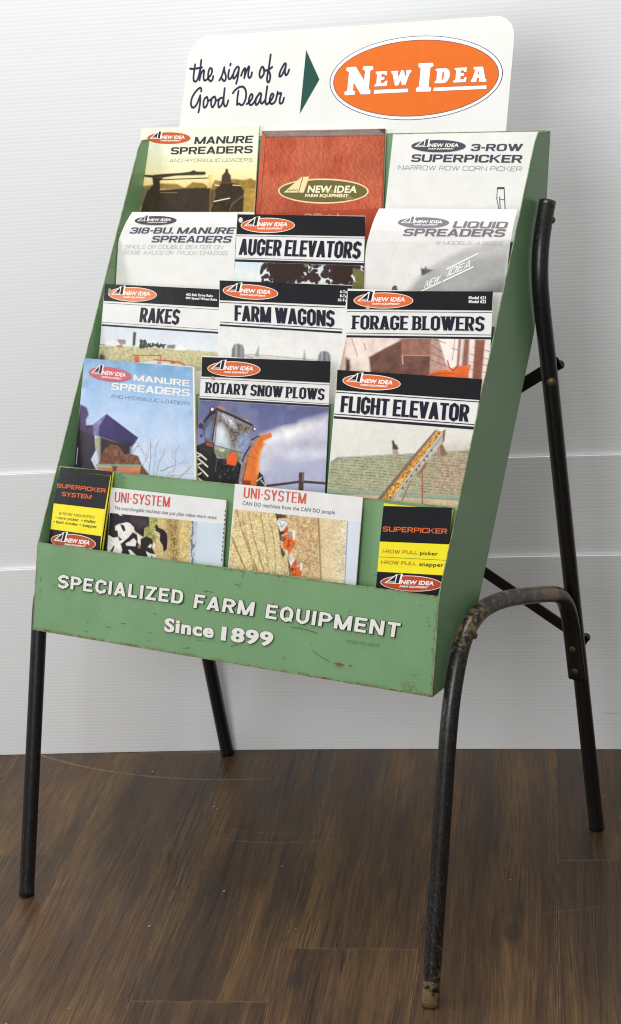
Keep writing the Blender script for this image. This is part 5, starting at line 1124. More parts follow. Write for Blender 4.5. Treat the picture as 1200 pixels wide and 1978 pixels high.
["L","oval_emblem",6,"#432c4c",0.69,[[195.92,-92.76],[215.58,-93.18],[215.93,-86.6],[212.8,-86.24],[210.42,-88.86],[206.72,-88.8],[206.57,-85.05],[211.88,-84.87],[211.99,-80.64],[206.51,-80.35],[206.78,-75.65],[212.25,-75.94],[214.04,-79.16],[217.06,-78.59],[215.86,-71.6],[195.51,-71.49],[195.41,-74.6],[198.55,-75.16],[198.73,-89.08],[195.76,-90.13],[195.92,-92.76],[215.58,-93.18]] ],
["P","oval_emblem",7,"#f1f0ec",[[226.85,-93.24],[242.04,-93.15],[247.5,-75.25],[249.69,-74.25],[249.28,-71.0],[237.44,-71.38],[237.16,-74.19],[237.93,-76.96],[234.25,-77.09],[233.48,-74.31],[233.27,-71.23],[224.34,-71.14],[224.25,-74.14],[226.01,-75.49],[229.91,-88.92],[226.91,-89.49]] ],
["L","oval_emblem",6,"#432c4c",0.69,[[226.85,-93.24],[242.04,-93.15],[247.5,-75.25],[249.69,-74.25],[249.28,-71.0],[237.44,-71.38],[237.16,-74.19],[237.93,-76.96],[234.25,-77.09],[233.48,-74.31],[233.27,-71.23],[224.34,-71.14],[224.25,-74.14],[226.01,-75.49],[229.91,-88.92],[226.91,-89.49],[226.85,-93.24],[242.04,-93.15]] ],
["P","oval_emblem",7,"#f1f0ec",[[163.67,-65.2],[250.53,-65.83],[250.53,-60.71],[163.88,-59.98]] ],
["L","oval_emblem",6,"#432c4c",0.69,[[163.67,-65.2],[250.53,-65.83],[250.53,-60.71],[163.88,-59.98],[163.67,-65.2],[250.53,-65.83]] ],
["P","oval_emblem",8,"#d9764a",[[176.92,-88.43],[179.21,-86.94],[179.34,-80.32],[178.21,-75.63],[176.01,-76.18],[175.86,-86.11]] ],
["P","oval_emblem",8,"#d9764a",[[235.31,-87.33],[237.09,-82.13],[233.96,-82.05]]]],"corners":[[-287.7,-159.29],[287.82,-165.86],[288.08,-0.26],[-296.71,-18.08]]},"front":{"name":"front","prof":[[0.083,0.8648],[0.0,0.5557],[-0.0648,0.3143]],"sa":0.32,"ops":[["T","painted_lettering",3,"#e4e2da","futura","SPECIALIZED",[-304.55,65.06],[-68.56,61.81],[-303.57,44.79] ],
["T","painted_lettering",3,"#e4e2da","futura","FARM",[-48.77,64.44],[56.02,63.65],[-46.46,44.19] ],
["T","painted_lettering",3,"#e4e2da","futura","EQUIPMENT",[76.96,63.78],[294.27,63.24],[78.65,43.55] ],
["T","painted_lettering",3,"#e4e2da","futura","Since",[-97.78,105.81],[-10.43,104.15],[-97.38,85.54] ],
["T","painted_lettering",3,"#e4e2da","futura","1899",[4.06,105.39],[91.95,102.42],[4.67,84.97] ],
["T","painted_lettering",2,"#141c18","euroL","STOCK NO. ADD-9",[212.46,80.64],[264.05,79.86],[212.47,76.85] ],
["P","paint_chips",2,"#7a5634",[[196.48,111.89],[203.24,109.85],[211.57,111.94],[206.79,114.79],[198.9,114.55]] ],
["P","paint_chips",2,"#7a5634",[[223.11,111.66],[223.41,113.05],[220.6,112.94],[218.13,113.04],[219.26,111.82],[220.38,111.0],[223.22,110.19]] ],
["L","paint_chips",2,"#6b5436",0.77,[[158.52,98.31],[171.22,105.33],[186.91,110.79]] ],
["L","paint_chips",2,"#4f6e50",1.48,[[120.84,71.16],[133.11,70.67],[146.07,71.45],[164.85,73.92]] ],
["L","paint_chips",2,"#5b7050",0.59,[[211.66,40.16],[214.49,36.56],[216.36,32.82]] ],
["L","paint_chips",2,"#4e4a34",0.89,[[20.08,21.51],[27.59,22.6]] ],
["L","paint_chips",2,"#6a5638",0.74,[[34.64,1.34],[33.37,10.72]] ],
["L","paint_chips",2,"#5c6e4c",0.59,[[30.59,18.04],[28.92,26.65]] ],
["L","paint_chips",2,"#5b4f36",0.74,[[20.51,112.12],[27.1,109.81],[32.97,107.05]] ],
["L","paint_chips",2,"#4c5a40",0.83,[[-207.27,112.73],[-198.59,112.98]] ],
["L","paint_chips",2,"#4c5a40",0.83,[[-178.6,104.08],[-170.06,103.8]] ],
["L","paint_chips",2,"#4c5a40",0.69,[[-245.84,111.35],[-240.22,111.18]] ],
["L","paint_chips",2,"#54573c",0.69,[[-127.1,111.28],[-120.04,111.44]] ],
["L","paint_chips",2,"#54573c",0.69,[[-313.48,61.34],[-311.33,65.86]] ],
["L","paint_chips",2,"#6a5a3a",0.83,[[-340.99,52.44],[-339.81,58.5]] ],
["L","paint_chips",2,"#6a5a3a",0.69,[[-339.56,71.44],[-338.47,76.11]] ],
["L","paint_chips",2,"#54573c",0.55,[[-131.22,123.23],[-121.11,123.5]] ],
["L","paint_chips",2,"#587052",0.59,[[319.86,111.21],[328.49,107.32]] ],
["L","paint_chips",2,"#587052",0.59,[[153.88,88.52],[156.0,90.98]] ],
["P","paint_chips",2,"#d8dccb",[[-52.84,18.87],[-52.85,19.33],[-53.43,19.43],[-53.87,19.2],[-53.92,18.76],[-53.47,18.55],[-52.87,18.35]] ],
["P","paint_chips",2,"#d8dccb",[[-263.13,133.36],[-263.23,133.71],[-263.67,133.76],[-264.1,133.68],[-264.2,133.28],[-263.86,132.74],[-263.24,132.98]] ],
["P","paint_chips",2,"#d8dccb",[[-263.25,15.79],[-263.36,16.15],[-263.89,16.61],[-264.13,16.05],[-264.44,15.66],[-263.91,15.38],[-263.28,15.31]] ],
["P","paint_chips",2,"#d8dccb",[[-218.26,97.6],[-218.33,98.1],[-218.97,98.22],[-219.53,98.02],[-219.69,97.47],[-219.06,97.13],[-218.58,97.33]] ],
["P","paint_chips",2,"#5b4028",[[325.25,15.33],[324.79,15.82],[324.33,16.43],[323.96,15.76],[323.51,15.06],[324.21,14.64],[324.9,14.65]] ],
["P","paint_chips",2,"#4a3626",[[336.95,29.66],[336.78,30.28],[336.17,30.86],[335.83,30.07],[335.43,29.4],[336.14,29.19],[336.79,28.9]] ],
["P","paint_chips",2,"#8d6d48",[[338.74,36.01],[338.28,37.14],[337.3,37.25],[336.8,36.62],[336.77,35.92],[337.12,35.13],[337.97,35.25]] ],
["P","paint_chips",2,"#5b4028",[[340.28,41.07],[340.01,41.97],[339.19,42.33],[338.64,41.67],[338.69,40.94],[339.0,40.12],[339.68,40.58]] ],
["P","paint_chips",2,"#7a5a38",[[111.62,115.81],[111.44,116.68],[110.62,116.96],[109.59,116.72],[109.44,115.47],[110.51,115.14],[111.3,115.04]] ],
["P","paint_chips",2,"#7a5a38",[[115.28,117.24],[114.89,118.21],[114.06,117.97],[113.13,118.09],[113.55,117.19],[113.96,116.8],[114.72,116.44]] ],
["P","paint_chips",2,"#4a3626",[[294.31,-4.71],[294.1,-4.3],[293.72,-4.03],[293.39,-4.37],[293.28,-4.85],[293.62,-5.24],[294.1,-5.16]] ],
["P","paint_chips",2,"#5b4028",[[349.2,79.94],[349.06,80.24],[348.84,80.24],[348.55,80.23],[348.61,79.87],[348.8,79.74],[349.03,79.66]] ],
["P","paint_chips",2,"#8d6d48",[[348.11,26.44],[348.0,27.16],[347.41,27.52],[347.01,26.91],[346.65,26.12],[347.38,26.02],[347.96,25.61]] ],
["P","paint_chips",2,"#6a4c30",[[348.56,29.12],[348.48,29.74],[347.97,30.01],[347.64,29.51],[347.55,28.96],[347.88,28.53],[348.52,28.26]] ],
["P","paint_chips",2,"#5b4028",[[349.5,107.08],[349.34,107.51],[349.03,107.52],[348.72,107.42],[348.6,106.94],[348.9,106.56],[349.28,106.7]] ],
["P","paint_chips",2,"#4a3626",[[348.04,53.88],[347.99,54.14],[347.79,54.16],[347.51,54.15],[347.4,53.72],[347.69,53.46],[348.03,53.46]] ],
["P","paint_chips",2,"#6a4c30",[[348.56,71.86],[348.43,72.69],[347.8,72.63],[347.39,72.33],[347.19,71.65],[347.59,70.95],[348.28,71.11]] ],
["P","paint_chips",2,"#4a3626",[[345.15,2.24],[345.04,2.74],[344.62,3.06],[344.01,2.83],[344.2,2.06],[344.44,1.33],[345.1,1.49]] ],
["P","paint_chips",2,"#8d6d48",[[346.69,70.55],[346.36,71.05],[345.96,71.5],[345.7,70.91],[345.59,70.43],[345.81,69.76],[346.41,69.91]] ],
["P","paint_chips",2,"#6a4c30",[[348.75,42.79],[348.42,43.58],[347.8,43.91],[347.31,43.36],[347.36,42.66],[347.7,42.18],[348.24,42.23]] ],
["P","paint_chips",2,"#8d6d48",[[346.72,72.25],[346.7,72.89],[346.16,73.35],[345.51,72.91],[345.53,71.98],[346.03,71.48],[346.69,71.46]] ],
["P","paint_chips",2,"#4a3626",[[349.49,133.61],[349.41,133.92],[349.17,134.03],[348.89,133.91],[348.87,133.51],[349.11,133.31],[349.45,133.16]] ],
["P","paint_chips",2,"#4a3626",[[345.61,71.91],[345.49,72.33],[345.17,72.34],[344.89,72.21],[344.83,71.79],[345.06,71.41],[345.44,71.49]] ],
["P","paint_chips",2,"#5b4028",[[347.98,106.77],[347.98,107.31],[347.52,107.63],[347.2,107.14],[347.04,106.57],[347.47,106.34],[347.87,106.28]] ],
["P","paint_chips",2,"#5b4028",[[347.98,133.03],[347.77,133.24],[347.62,133.32],[347.36,133.31],[347.29,132.92],[347.58,132.86],[347.76,132.85]] ],
["P","paint_chips",2,"#8d6d48",[[348.15,5.95],[348.31,6.7],[347.67,6.98],[347.22,6.42],[347.24,5.75],[347.63,5.48],[348.18,5.17]] ],
["P","paint_chips",2,"#5b4028",[[347.32,21.04],[347.24,21.51],[346.86,21.71],[346.55,21.38],[346.27,20.79],[346.79,20.61],[347.12,20.69]] ],
["P","paint_chips",2,"#8d6d48",[[349.12,75.55],[348.98,75.97],[348.64,76.24],[348.4,75.84],[348.14,75.36],[348.59,75.2],[348.89,75.22]] ],
["P","paint_chips",2,"#7a5a38",[[345.88,102.12],[345.74,102.4],[345.51,102.7],[345.37,102.32],[345.14,101.98],[345.45,101.73],[345.77,101.76]] ],
["P","paint_chips",2,"#8d6d48",[[347.07,56.84],[346.95,57.77],[346.23,57.77],[345.81,57.34],[345.52,56.58],[346.09,56.13],[346.61,56.34]] ],
["P","paint_chips",2,"#7a5a38",[[348.78,92.34],[348.47,92.77],[348.14,93.07],[347.81,92.74],[347.67,92.18],[348.05,91.86],[348.51,91.8]] ],
["P","paint_chips",2,"#4a3626",[[348.53,77.34],[348.5,77.77],[348.17,77.76],[347.84,77.67],[347.6,77.11],[348.07,76.88],[348.49,76.8]] ],
["P","paint_chips",2,"#5b4028",[[348.65,84.45],[348.61,84.68],[348.41,84.89],[348.26,84.62],[348.05,84.3],[348.35,84.13],[348.63,84.11]] ],
["P","paint_chips",2,"#6a4c30",[[344.09,131.5],[343.95,131.76],[343.75,132.0],[343.64,131.67],[343.58,131.46],[343.73,131.34],[343.96,131.2]] ],
["P","paint_chips",2,"#6a4c30",[[344.8,88.32],[344.68,88.76],[344.32,89.11],[344.03,88.66],[343.91,88.16],[344.29,88.02],[344.57,88.02]] ],
["P","paint_chips",2,"#7a5a38",[[348.18,96.44],[348.1,96.7],[347.9,96.79],[347.77,96.6],[347.76,96.4],[347.86,96.23],[348.01,96.31]] ],
["P","paint_chips",2,"#8d6d48",[[348.06,60.22],[347.93,60.55],[347.66,60.7],[347.39,60.51],[347.31,60.08],[347.62,59.96],[347.97,59.74]] ],
["P","paint_chips",2,"#6a4c30",[[345.58,60.27],[345.44,60.54],[345.22,60.7],[345.07,60.46],[344.98,60.18],[345.16,59.94],[345.45,59.93]] ],
["P","paint_chips",2,"#6a4c30",[[345.16,69.14],[345.07,69.46],[344.83,69.43],[344.61,69.37],[344.66,69.09],[344.74,68.78],[344.95,68.97]] ],
["P","paint_chips",2,"#8d6d48",[[345.31,16.85],[345.25,17.06],[345.08,17.14],[344.9,17.03],[344.84,16.75],[345.01,16.53],[345.22,16.64]] ],
["P","paint_chips",2,"#5b4028",[[348.05,29.63],[348.05,30.15],[347.67,29.98],[347.24,30.03],[347.45,29.56],[347.57,29.21],[347.9,29.27]] ],
["P","paint_chips",2,"#4a3626",[[349.25,133.59],[348.89,134.09],[348.49,134.65],[347.89,134.25],[347.81,133.35],[348.33,132.76],[349.06,132.72]] ],
["P","paint_chips",2,"#4a3626",[[343.46,60.21],[343.3,60.43],[343.14,60.46],[343.02,60.37],[342.92,60.14],[343.06,59.89],[343.27,60.03]] ],
["P","paint_chips",2,"#6a4c30",[[348.49,54.24],[348.61,54.82],[348.13,54.99],[347.72,54.65],[347.84,54.12],[348.08,53.87],[348.51,53.65]] ],
["P","paint_chips",2,"#4a3626",[[348.78,134.28],[348.89,135.12],[348.22,135.04],[347.52,134.97],[347.68,134.08],[348.0,133.28],[348.75,133.42]] ],
["P","paint_chips",2,"#8d6d48",[[347.31,74.94],[347.14,75.54],[346.68,75.67],[346.39,75.29],[346.13,74.74],[346.55,74.33],[346.95,74.6]] ],
["P","paint_chips",2,"#6a4c30",[[348.91,33.09],[348.66,33.42],[348.43,33.45],[348.1,33.42],[348.24,33.05],[348.36,32.79],[348.65,32.76]] ],
["P","paint_chips",2,"#8d6d48",[[349.05,89.7],[349.03,90.01],[348.8,89.95],[348.63,89.89],[348.53,89.6],[348.73,89.4],[348.95,89.48]] ],
["P","paint_chips",2,"#6a4c30",[[347.63,81.51],[347.5,82.13],[347.01,82.37],[346.84,81.78],[346.81,81.46],[346.91,80.93],[347.37,81.01]] ],
["P","paint_chips",2,"#7a5a38",[[347.66,43.86],[347.74,44.25],[347.43,44.19],[347.21,44.09],[347.25,43.79],[347.36,43.51],[347.56,43.68]] ],
["P","paint_chips",2,"#8d6d48",[[345.19,46.39],[344.96,46.88],[344.57,47.19],[344.21,46.8],[344.31,46.32],[344.45,45.79],[344.93,45.88]] ],
["P","paint_chips",2,"#6a4c30",[[347.25,9.01],[347.06,9.47],[346.73,9.36],[346.4,9.36],[346.39,8.9],[346.61,8.5],[346.95,8.69]] ],
["P","paint_chips",2,"#5b4028",[[347.86,118.96],[347.7,119.59],[347.19,119.92],[346.92,119.33],[346.82,118.85],[347.12,118.49],[347.58,118.43]] ],
["P","paint_chips",2,"#8d6d48",[[347.15,54.7],[346.99,54.97],[346.77,55.19],[346.38,55.09],[346.58,54.64],[346.72,54.38],[347.07,54.23]] ],
["P","paint_chips",2,"#8d6d48",[[348.53,129.67],[348.24,130.06],[347.94,130.35],[347.56,130.1],[347.52,129.53],[347.87,129.28],[348.19,129.37]] ],
["P","paint_chips",2,"#6a4c30",[[347.68,14.63],[347.56,14.99],[347.27,15.14],[346.95,14.95],[346.87,14.46],[347.18,14.19],[347.57,14.16]] ],
["P","paint_chips",2,"#5b4028",[[348.24,66.94],[348.16,67.18],[347.97,67.26],[347.85,67.1],[347.82,66.89],[347.92,66.67],[348.15,66.69]] ],
["P","paint_chips",2,"#4a3626",[[348.35,14.43],[348.2,14.79],[347.92,14.98],[347.73,14.67],[347.77,14.39],[347.88,14.16],[348.18,14.05]] ],
["P","paint_chips",2,"#5b4028",[[349.5,86.01],[349.11,86.57],[348.71,86.73],[348.18,86.58],[348.01,85.78],[348.5,85.15],[349.21,85.21]] ],
["P","paint_chips",2,"#8d6d48",[[344.98,29.81],[344.92,30.11],[344.68,30.28],[344.29,30.18],[344.37,29.69],[344.57,29.29],[344.87,29.55]] ],
["P","paint_chips",2,"#5b4028",[[348.53,51.5],[348.34,51.72],[348.17,51.94],[348.06,51.66],[348.04,51.47],[348.14,51.3],[348.38,51.2]] ],
["P","paint_chips",2,"#4a3626",[[347.53,53.08],[347.35,53.36],[347.14,53.46],[346.98,53.27],[346.83,52.97],[347.11,52.91],[347.36,52.74]] ],
["P","paint_chips",2,"#6a4c30",[[348.84,92.04],[348.82,92.33],[348.6,92.27],[348.45,92.21],[348.31,91.93],[348.55,91.81],[348.77,91.78]] ],
["P","paint_chips",2,"#6a4c30",[[346.63,24.84],[346.78,25.64],[346.15,25.49],[345.79,25.22],[345.4,24.52],[346.01,24.15],[346.69,23.94]] ],
["P","paint_chips",2,"#8d6d48",[[349.21,108.56],[348.83,109.05],[348.43,109.56],[348.0,109.08],[348.12,108.48],[348.38,108.13],[348.72,108.25]] ],
["P","paint_chips",2,"#8d6d48",[[349.66,124.66],[349.57,125.16],[349.13,125.77],[348.55,125.27],[348.49,124.4],[349.03,123.99],[349.62,123.94]] ],
["P","paint_chips",2,"#8d6d48",[[348.65,22.9],[348.69,23.51],[348.19,23.74],[347.99,23.17],[347.94,22.8],[348.08,22.25],[348.66,22.17]] ],
["P","paint_chips",2,"#7a5a38",[[348.6,75.27],[348.5,75.68],[348.17,75.84],[348.02,75.49],[347.96,75.21],[348.09,74.85],[348.42,74.92]] ],
["P","paint_chips",2,"#8d6d48",[[347.05,47.63],[346.8,48.46],[346.17,48.52],[345.67,48.18],[345.53,47.41],[346.06,47.08],[346.62,46.98]] ],
["P","paint_chips",2,"#8d6d48",[[349.03,91.55],[348.89,91.9],[348.63,91.81],[348.46,91.75],[348.31,91.44],[348.59,91.36],[348.74,91.41]] ],
["P","paint_chips",2,"#6a4c30",[[347.95,79.18],[347.89,79.91],[347.3,80.08],[347.04,79.53],[346.79,78.99],[347.26,78.82],[347.64,78.73]] ],
["P","paint_chips",2,"#6a4c30",[[347.93,45.8],[347.67,46.24],[347.32,46.5],[347.05,46.12],[346.85,45.63],[347.24,45.36],[347.68,45.28]] ],
["P","paint_chips",2,"#5b4028",[[348.91,58.07],[348.57,58.76],[348.04,58.93],[347.43,58.71],[347.49,57.89],[347.89,57.35],[348.33,57.73]] ],
["P","paint_chips",2,"#7a5a38",[[346.77,72.65],[346.64,72.97],[346.39,73.05],[346.19,72.87],[346.15,72.57],[346.32,72.29],[346.65,72.23]] ],
["P","paint_chips",2,"#8d6d48",[[346.57,32.9],[346.29,33.3],[345.98,33.49],[345.75,33.19],[345.61,32.77],[345.93,32.59],[346.34,32.35]] ],
["P","paint_chips",2,"#4a3626",[[349.44,117.99],[349.13,118.53],[348.68,119.14],[348.42,118.38],[348.12,117.79],[348.61,117.45],[349.03,117.59]] ],
["P","paint_chips",2,"#5b4028",[[348.1,66.05],[347.94,66.49],[347.61,66.54],[347.2,66.47],[347.38,65.99],[347.51,65.59],[347.93,65.56]] ],
["P","paint_chips",2,"#8d6d48",[[348.52,89.35],[348.61,89.85],[348.2,90.0],[347.92,89.66],[347.8,89.18],[348.12,88.89],[348.4,89.09]] ],
["P","paint_chips",2,"#4a3626",[[348.7,55.22],[348.62,55.45],[348.44,55.5],[348.32,55.36],[348.21,55.14],[348.38,54.96],[348.57,55.03]] ],
["P","paint_chips",2,"#7a5a38",[[345.75,75.0],[345.74,75.32],[345.49,75.34],[345.3,75.2],[345.32,74.94],[345.41,74.62],[345.71,74.65]] ],
["P","paint_chips",2,"#4a3626",[[345.17,56.3],[344.99,56.48],[344.87,56.57],[344.68,56.51],[344.61,56.22],[344.79,55.98],[345.01,56.09]] ],
["P","paint_chips",2,"#5b4028",[[268.29,134.11],[267.63,134.57],[266.75,134.57],[265.97,134.38],[266.17,133.91],[266.84,133.68],[267.69,133.68]] ],
["P","paint_chips",2,"#7a5a38",[[182.18,134.07],[181.95,134.42],[181.17,134.56],[180.1,134.4],[180.49,133.84],[181.23,133.48],[182.05,133.7]] ],
["P","paint_chips",2,"#8d6d48",[[214.23,135.49],[213.45,136.09],[212.15,136.33],[211.15,135.86],[211.59,135.25],[212.35,134.77],[213.46,134.97]] ],
["P","paint_chips",2,"#8d6d48",[[316.23,135.51],[315.82,135.82],[315.16,135.96],[314.41,135.77],[314.87,135.38],[315.29,135.21],[316.0,135.13]] ],
["P","paint_chips",2,"#6a4c30",[[258.96,135.78],[258.52,136.04],[258.0,136.09],[257.73,135.9],[257.72,135.68],[258.03,135.39],[258.5,135.58]] ],
["P","paint_chips",2,"#8d6d48",[[125.77,135.9],[124.8,136.32],[123.94,136.37],[123.13,136.17],[123.28,135.69],[123.95,135.19],[124.78,135.56]] ],
["P","paint_chips",2,"#7a5a38",[[293.39,135.58],[293.0,136.0],[292.17,136.03],[291.87,135.73],[291.85,135.45],[292.28,135.2],[293.08,135.17]] ],
["P","paint_chips",2,"#4a3626",[[334.79,134.64],[334.62,135.01],[333.82,135.19],[333.42,134.82],[333.67,134.53],[333.96,134.2],[334.76,134.24]] ],
["P","paint_chips",2,"#4a3626",[[226.76,135.41],[226.29,135.68],[225.68,135.85],[224.73,135.71],[224.73,135.12],[225.7,134.78],[226.55,135.02]] ],
["P","paint_chips",2,"#6a4c30",[[75.6,135.41],[75.61,135.82],[74.65,136.04],[74.0,135.66],[74.39,135.27],[74.81,134.87],[75.46,135.14]] ],
["P","paint_chips",2,"#8d6d48",[[231.09,135.93],[230.59,136.26],[229.94,136.29],[229.51,136.09],[229.46,135.77],[230.02,135.63],[230.63,135.62]] ],
["P","paint_chips",2,"#7a5a38",[[128.92,135.08],[128.45,135.42],[127.61,135.7],[127.36,135.23],[127.36,134.94],[127.79,134.63],[128.5,134.76]] ],
["P","paint_chips",2,"#4a3626",[[181.7,135.84],[180.95,136.41],[179.74,136.58],[178.82,136.18],[179.45,135.68],[179.98,135.4],[181.21,135.19]] ],
["P","paint_chips",2,"#6a4c30",[[34.24,135.06],[33.7,135.3],[33.21,135.3],[32.67,135.23],[32.85,134.94],[33.2,134.63],[34.06,134.64]] ],
["P","paint_chips",2,"#4a3626",[[299.63,134.8],[299.5,135.11],[298.96,135.0],[298.62,134.91],[298.31,134.61],[298.96,134.5],[299.33,134.63]] ],
["P","paint_chips",2,"#6a4c30",[[338.14,135.24],[338.03,135.64],[337.28,135.61],[336.93,135.38],[336.95,135.11],[337.34,134.84],[337.8,135.04]] ],
["P","paint_chips",2,"#5b4028",[[340.62,134.87],[340.4,135.24],[339.75,135.12],[339.04,135.09],[339.14,134.68],[339.77,134.54],[340.19,134.68]] ],
["P","paint_chips",2,"#4a3626",[[237.35,133.72],[236.89,134.32],[235.68,134.36],[234.68,134.06],[235.1,133.49],[235.9,133.34],[237.07,133.08]] ],
["P","paint_chips",2,"#7a5a38",[[191.9,135.67],[191.18,135.94],[190.49,136.22],[189.74,135.93],[189.7,135.41],[190.64,135.25],[191.27,135.38]] ],
["P","paint_chips",2,"#5b4028",[[290.86,134.63],[290.0,135.17],[288.69,135.67],[288.23,134.89],[287.76,134.26],[288.91,133.65],[290.29,133.98]] ],
["P","paint_chips",2,"#7a5a38",[[297.05,134.3],[296.83,134.54],[296.34,134.58],[295.87,134.46],[296.07,134.19],[296.34,133.84],[297.18,133.87]] ],
["P","paint_chips",2,"#4a3626",[[318.03,135.02],[317.51,135.24],[317.0,135.42],[316.57,135.19],[316.83,134.93],[317.1,134.68],[317.77,134.68]] ],
["P","paint_chips",2,"#6a4c30",[[346.93,135.48],[346.31,135.85],[345.43,136.21],[344.61,135.8],[344.78,135.23],[345.49,134.56],[346.91,134.78]] ],
["P","paint_chips",2,"#5b4028",[[213.99,134.44],[213.65,134.84],[212.89,134.79],[212.54,134.58],[212.41,134.28],[212.95,134.07],[213.66,134.09]] ],
["P","paint_chips",2,"#6a4c30",[[117.85,134.86],[117.56,135.23],[116.83,135.21],[116.2,135.07],[116.3,134.69],[116.85,134.37],[117.77,134.42]] ],
["P","paint_chips",2,"#7a5a38",[[162.86,135.79],[162.13,136.39],[160.71,136.81],[160.05,136.1],[159.76,135.43],[161.03,135.14],[162.12,135.27]] ],
["P","paint_chips",2,"#5b4028",[[246.04,135.44],[245.77,135.99],[244.78,135.83],[243.82,135.74],[244.29,135.27],[244.79,134.84],[245.45,135.16]] ],
["P","paint_chips",2,"#4a3626",[[305.28,135.62],[304.58,135.98],[303.6,136.52],[302.74,135.96],[303.17,135.39],[303.85,134.95],[304.84,135.14]] ],
["P","paint_chips",2,"#7a5a38",[[328.62,134.97],[328.35,135.61],[327.06,135.73],[326.67,135.17],[326.13,134.64],[327.29,134.49],[328.44,134.35]] ],
["P","paint_chips",2,"#8d6d48",[[231.55,134.44],[231.15,134.95],[230.06,135.12],[229.76,134.61],[229.65,134.25],[230.22,133.83],[230.94,134.12]] ],
["P","paint_chips",2,"#5b4028",[[155.38,135.74],[154.35,136.13],[153.45,136.39],[152.38,136.1],[152.22,135.37],[153.56,135.07],[154.76,135.17]] ],
["P","paint_chips",2,"#4a3626",[[185.12,135.85],[184.76,136.37],[183.72,136.42],[182.66,136.19],[183.42,135.71],[183.78,135.16],[184.56,135.53]] ],
["P","paint_chips",2,"#6a4c30",[[327.24,135.45],[326.68,135.7],[326.17,135.77],[325.65,135.63],[325.9,135.35],[326.18,135.0],[326.7,135.23]] ],
["P","paint_chips",2,"#6a4c30",[[183.41,135.19],[182.86,135.58],[181.87,135.98],[180.91,135.53],[181.18,134.92],[182.12,134.68],[183.54,134.43]] ],
["P","paint_chips",2,"#4a3626",[[97.3,135.71],[97.14,136.05],[96.35,136.25],[95.52,135.99],[96.16,135.6],[96.53,135.36],[97.43,135.25]] ],
["P","paint_chips",2,"#6a4c30",[[190.17,135.42],[189.82,136.01],[188.75,135.83],[188.35,135.58],[188.19,135.23],[188.76,134.81],[189.53,135.09]] ],
["P","paint_chips",2,"#7a5a38",[[188.26,133.89],[187.82,134.71],[186.13,134.83],[185.6,134.15],[184.95,133.48],[186.48,133.42],[187.74,133.23]] ],
["P","paint_chips",2,"#7a5a38",[[80.87,136.02],[80.09,136.31],[79.3,136.68],[78.83,136.23],[79.05,135.88],[79.56,135.71],[80.41,135.58]] ],
["P","paint_chips",2,"#4a3626",[[80.84,136.0],[80.84,136.58],[79.59,136.74],[78.71,136.32],[78.39,135.62],[79.81,135.45],[81.17,135.31]] ],
["P","paint_chips",2,"#8d6d48",[[249.44,135.71],[248.82,135.94],[248.26,136.15],[247.86,135.88],[247.96,135.58],[248.4,135.45],[248.9,135.47]] ],
["P","paint_chips",2,"#4a3626",[[240.36,135.65],[239.92,136.03],[239.12,136.15],[237.93,136.03],[238.2,135.36],[239.22,135.17],[240.59,134.91]] ],
["P","paint_chips",2,"#4a3626",[[32.62,134.49],[32.07,134.81],[31.3,135.02],[30.37,134.79],[30.57,134.25],[31.36,133.83],[32.55,133.93]] ],
["P","paint_chips",2,"#5b4028",[[191.14,134.99],[189.9,135.31],[189.18,135.48],[188.7,135.19],[188.65,134.8],[189.23,134.39],[190.3,134.48]] ],
["P","paint_chips",2,"#6a4c30",[[286.19,135.6],[286.16,135.95],[285.48,135.94],[284.99,135.77],[284.87,135.4],[285.49,135.12],[286.14,135.3]] ],
["P","paint_chips",2,"#6a4c30",[[75.08,135.63],[74.41,136.12],[73.2,136.53],[71.88,136.08],[72.39,135.32],[73.36,134.67],[74.88,134.93]] ],
["P","paint_chips",2,"#8d6d48",[[337.95,134.16],[337.49,134.37],[337.05,134.46],[336.63,134.31],[336.46,133.97],[337.07,133.77],[337.62,133.9]] ],
["P","paint_chips",2,"#6a4c30",[[39.81,134.93],[39.45,135.3],[38.62,135.43],[38.13,135.12],[38.19,134.77],[38.82,134.71],[39.28,134.71]] ],
["P","paint_chips",2,"#8d6d48",[[348.85,134.62],[348.79,135.17],[347.67,135.3],[346.88,134.92],[347.24,134.43],[347.77,133.87],[348.63,134.24]] ],
["P","paint_chips",2,"#4a3626",[[349.06,135.24],[348.85,135.44],[348.45,135.51],[348.16,135.36],[348.23,135.16],[348.47,134.9],[348.9,135.05]] ],
["P","paint_chips",2,"#5b4028",[[49.36,136.17],[49.36,136.95],[47.83,136.84],[47.05,136.45],[46.66,135.81],[48.0,135.59],[49.08,135.66]] ],
["P","paint_chips",2,"#6a4c30",[[193.25,134.0],[192.19,134.49],[191.21,134.51],[190.43,134.27],[189.94,133.63],[191.32,133.54],[192.53,133.37]] ],
["P","paint_chips",2,"#5b4028",[[204.88,134.97],[204.95,135.61],[203.75,135.5],[202.38,135.39],[202.73,134.66],[203.74,134.13],[205.24,134.24]] ],
["P","paint_chips",2,"#5b4028",[[299.34,135.13],[298.76,135.45],[298.14,135.48],[297.78,135.28],[297.87,135.02],[298.18,134.73],[298.84,134.81]] ],
["P","paint_chips",2,"#4a3626",[[215.46,135.82],[215.17,136.18],[214.49,136.14],[214.14,135.96],[213.76,135.6],[214.5,135.36],[215.1,135.55]] ],
["P","paint_chips",2,"#4a3626",[[342.2,133.76],[341.3,134.1],[340.45,134.49],[339.52,134.11],[339.92,133.54],[340.55,132.93],[341.8,133.16]] ],
["P","paint_chips",2,"#6a4c30",[[288.38,135.19],[287.92,135.79],[286.6,136.09],[286.1,135.45],[285.98,134.93],[286.9,134.68],[287.89,134.69]] ],
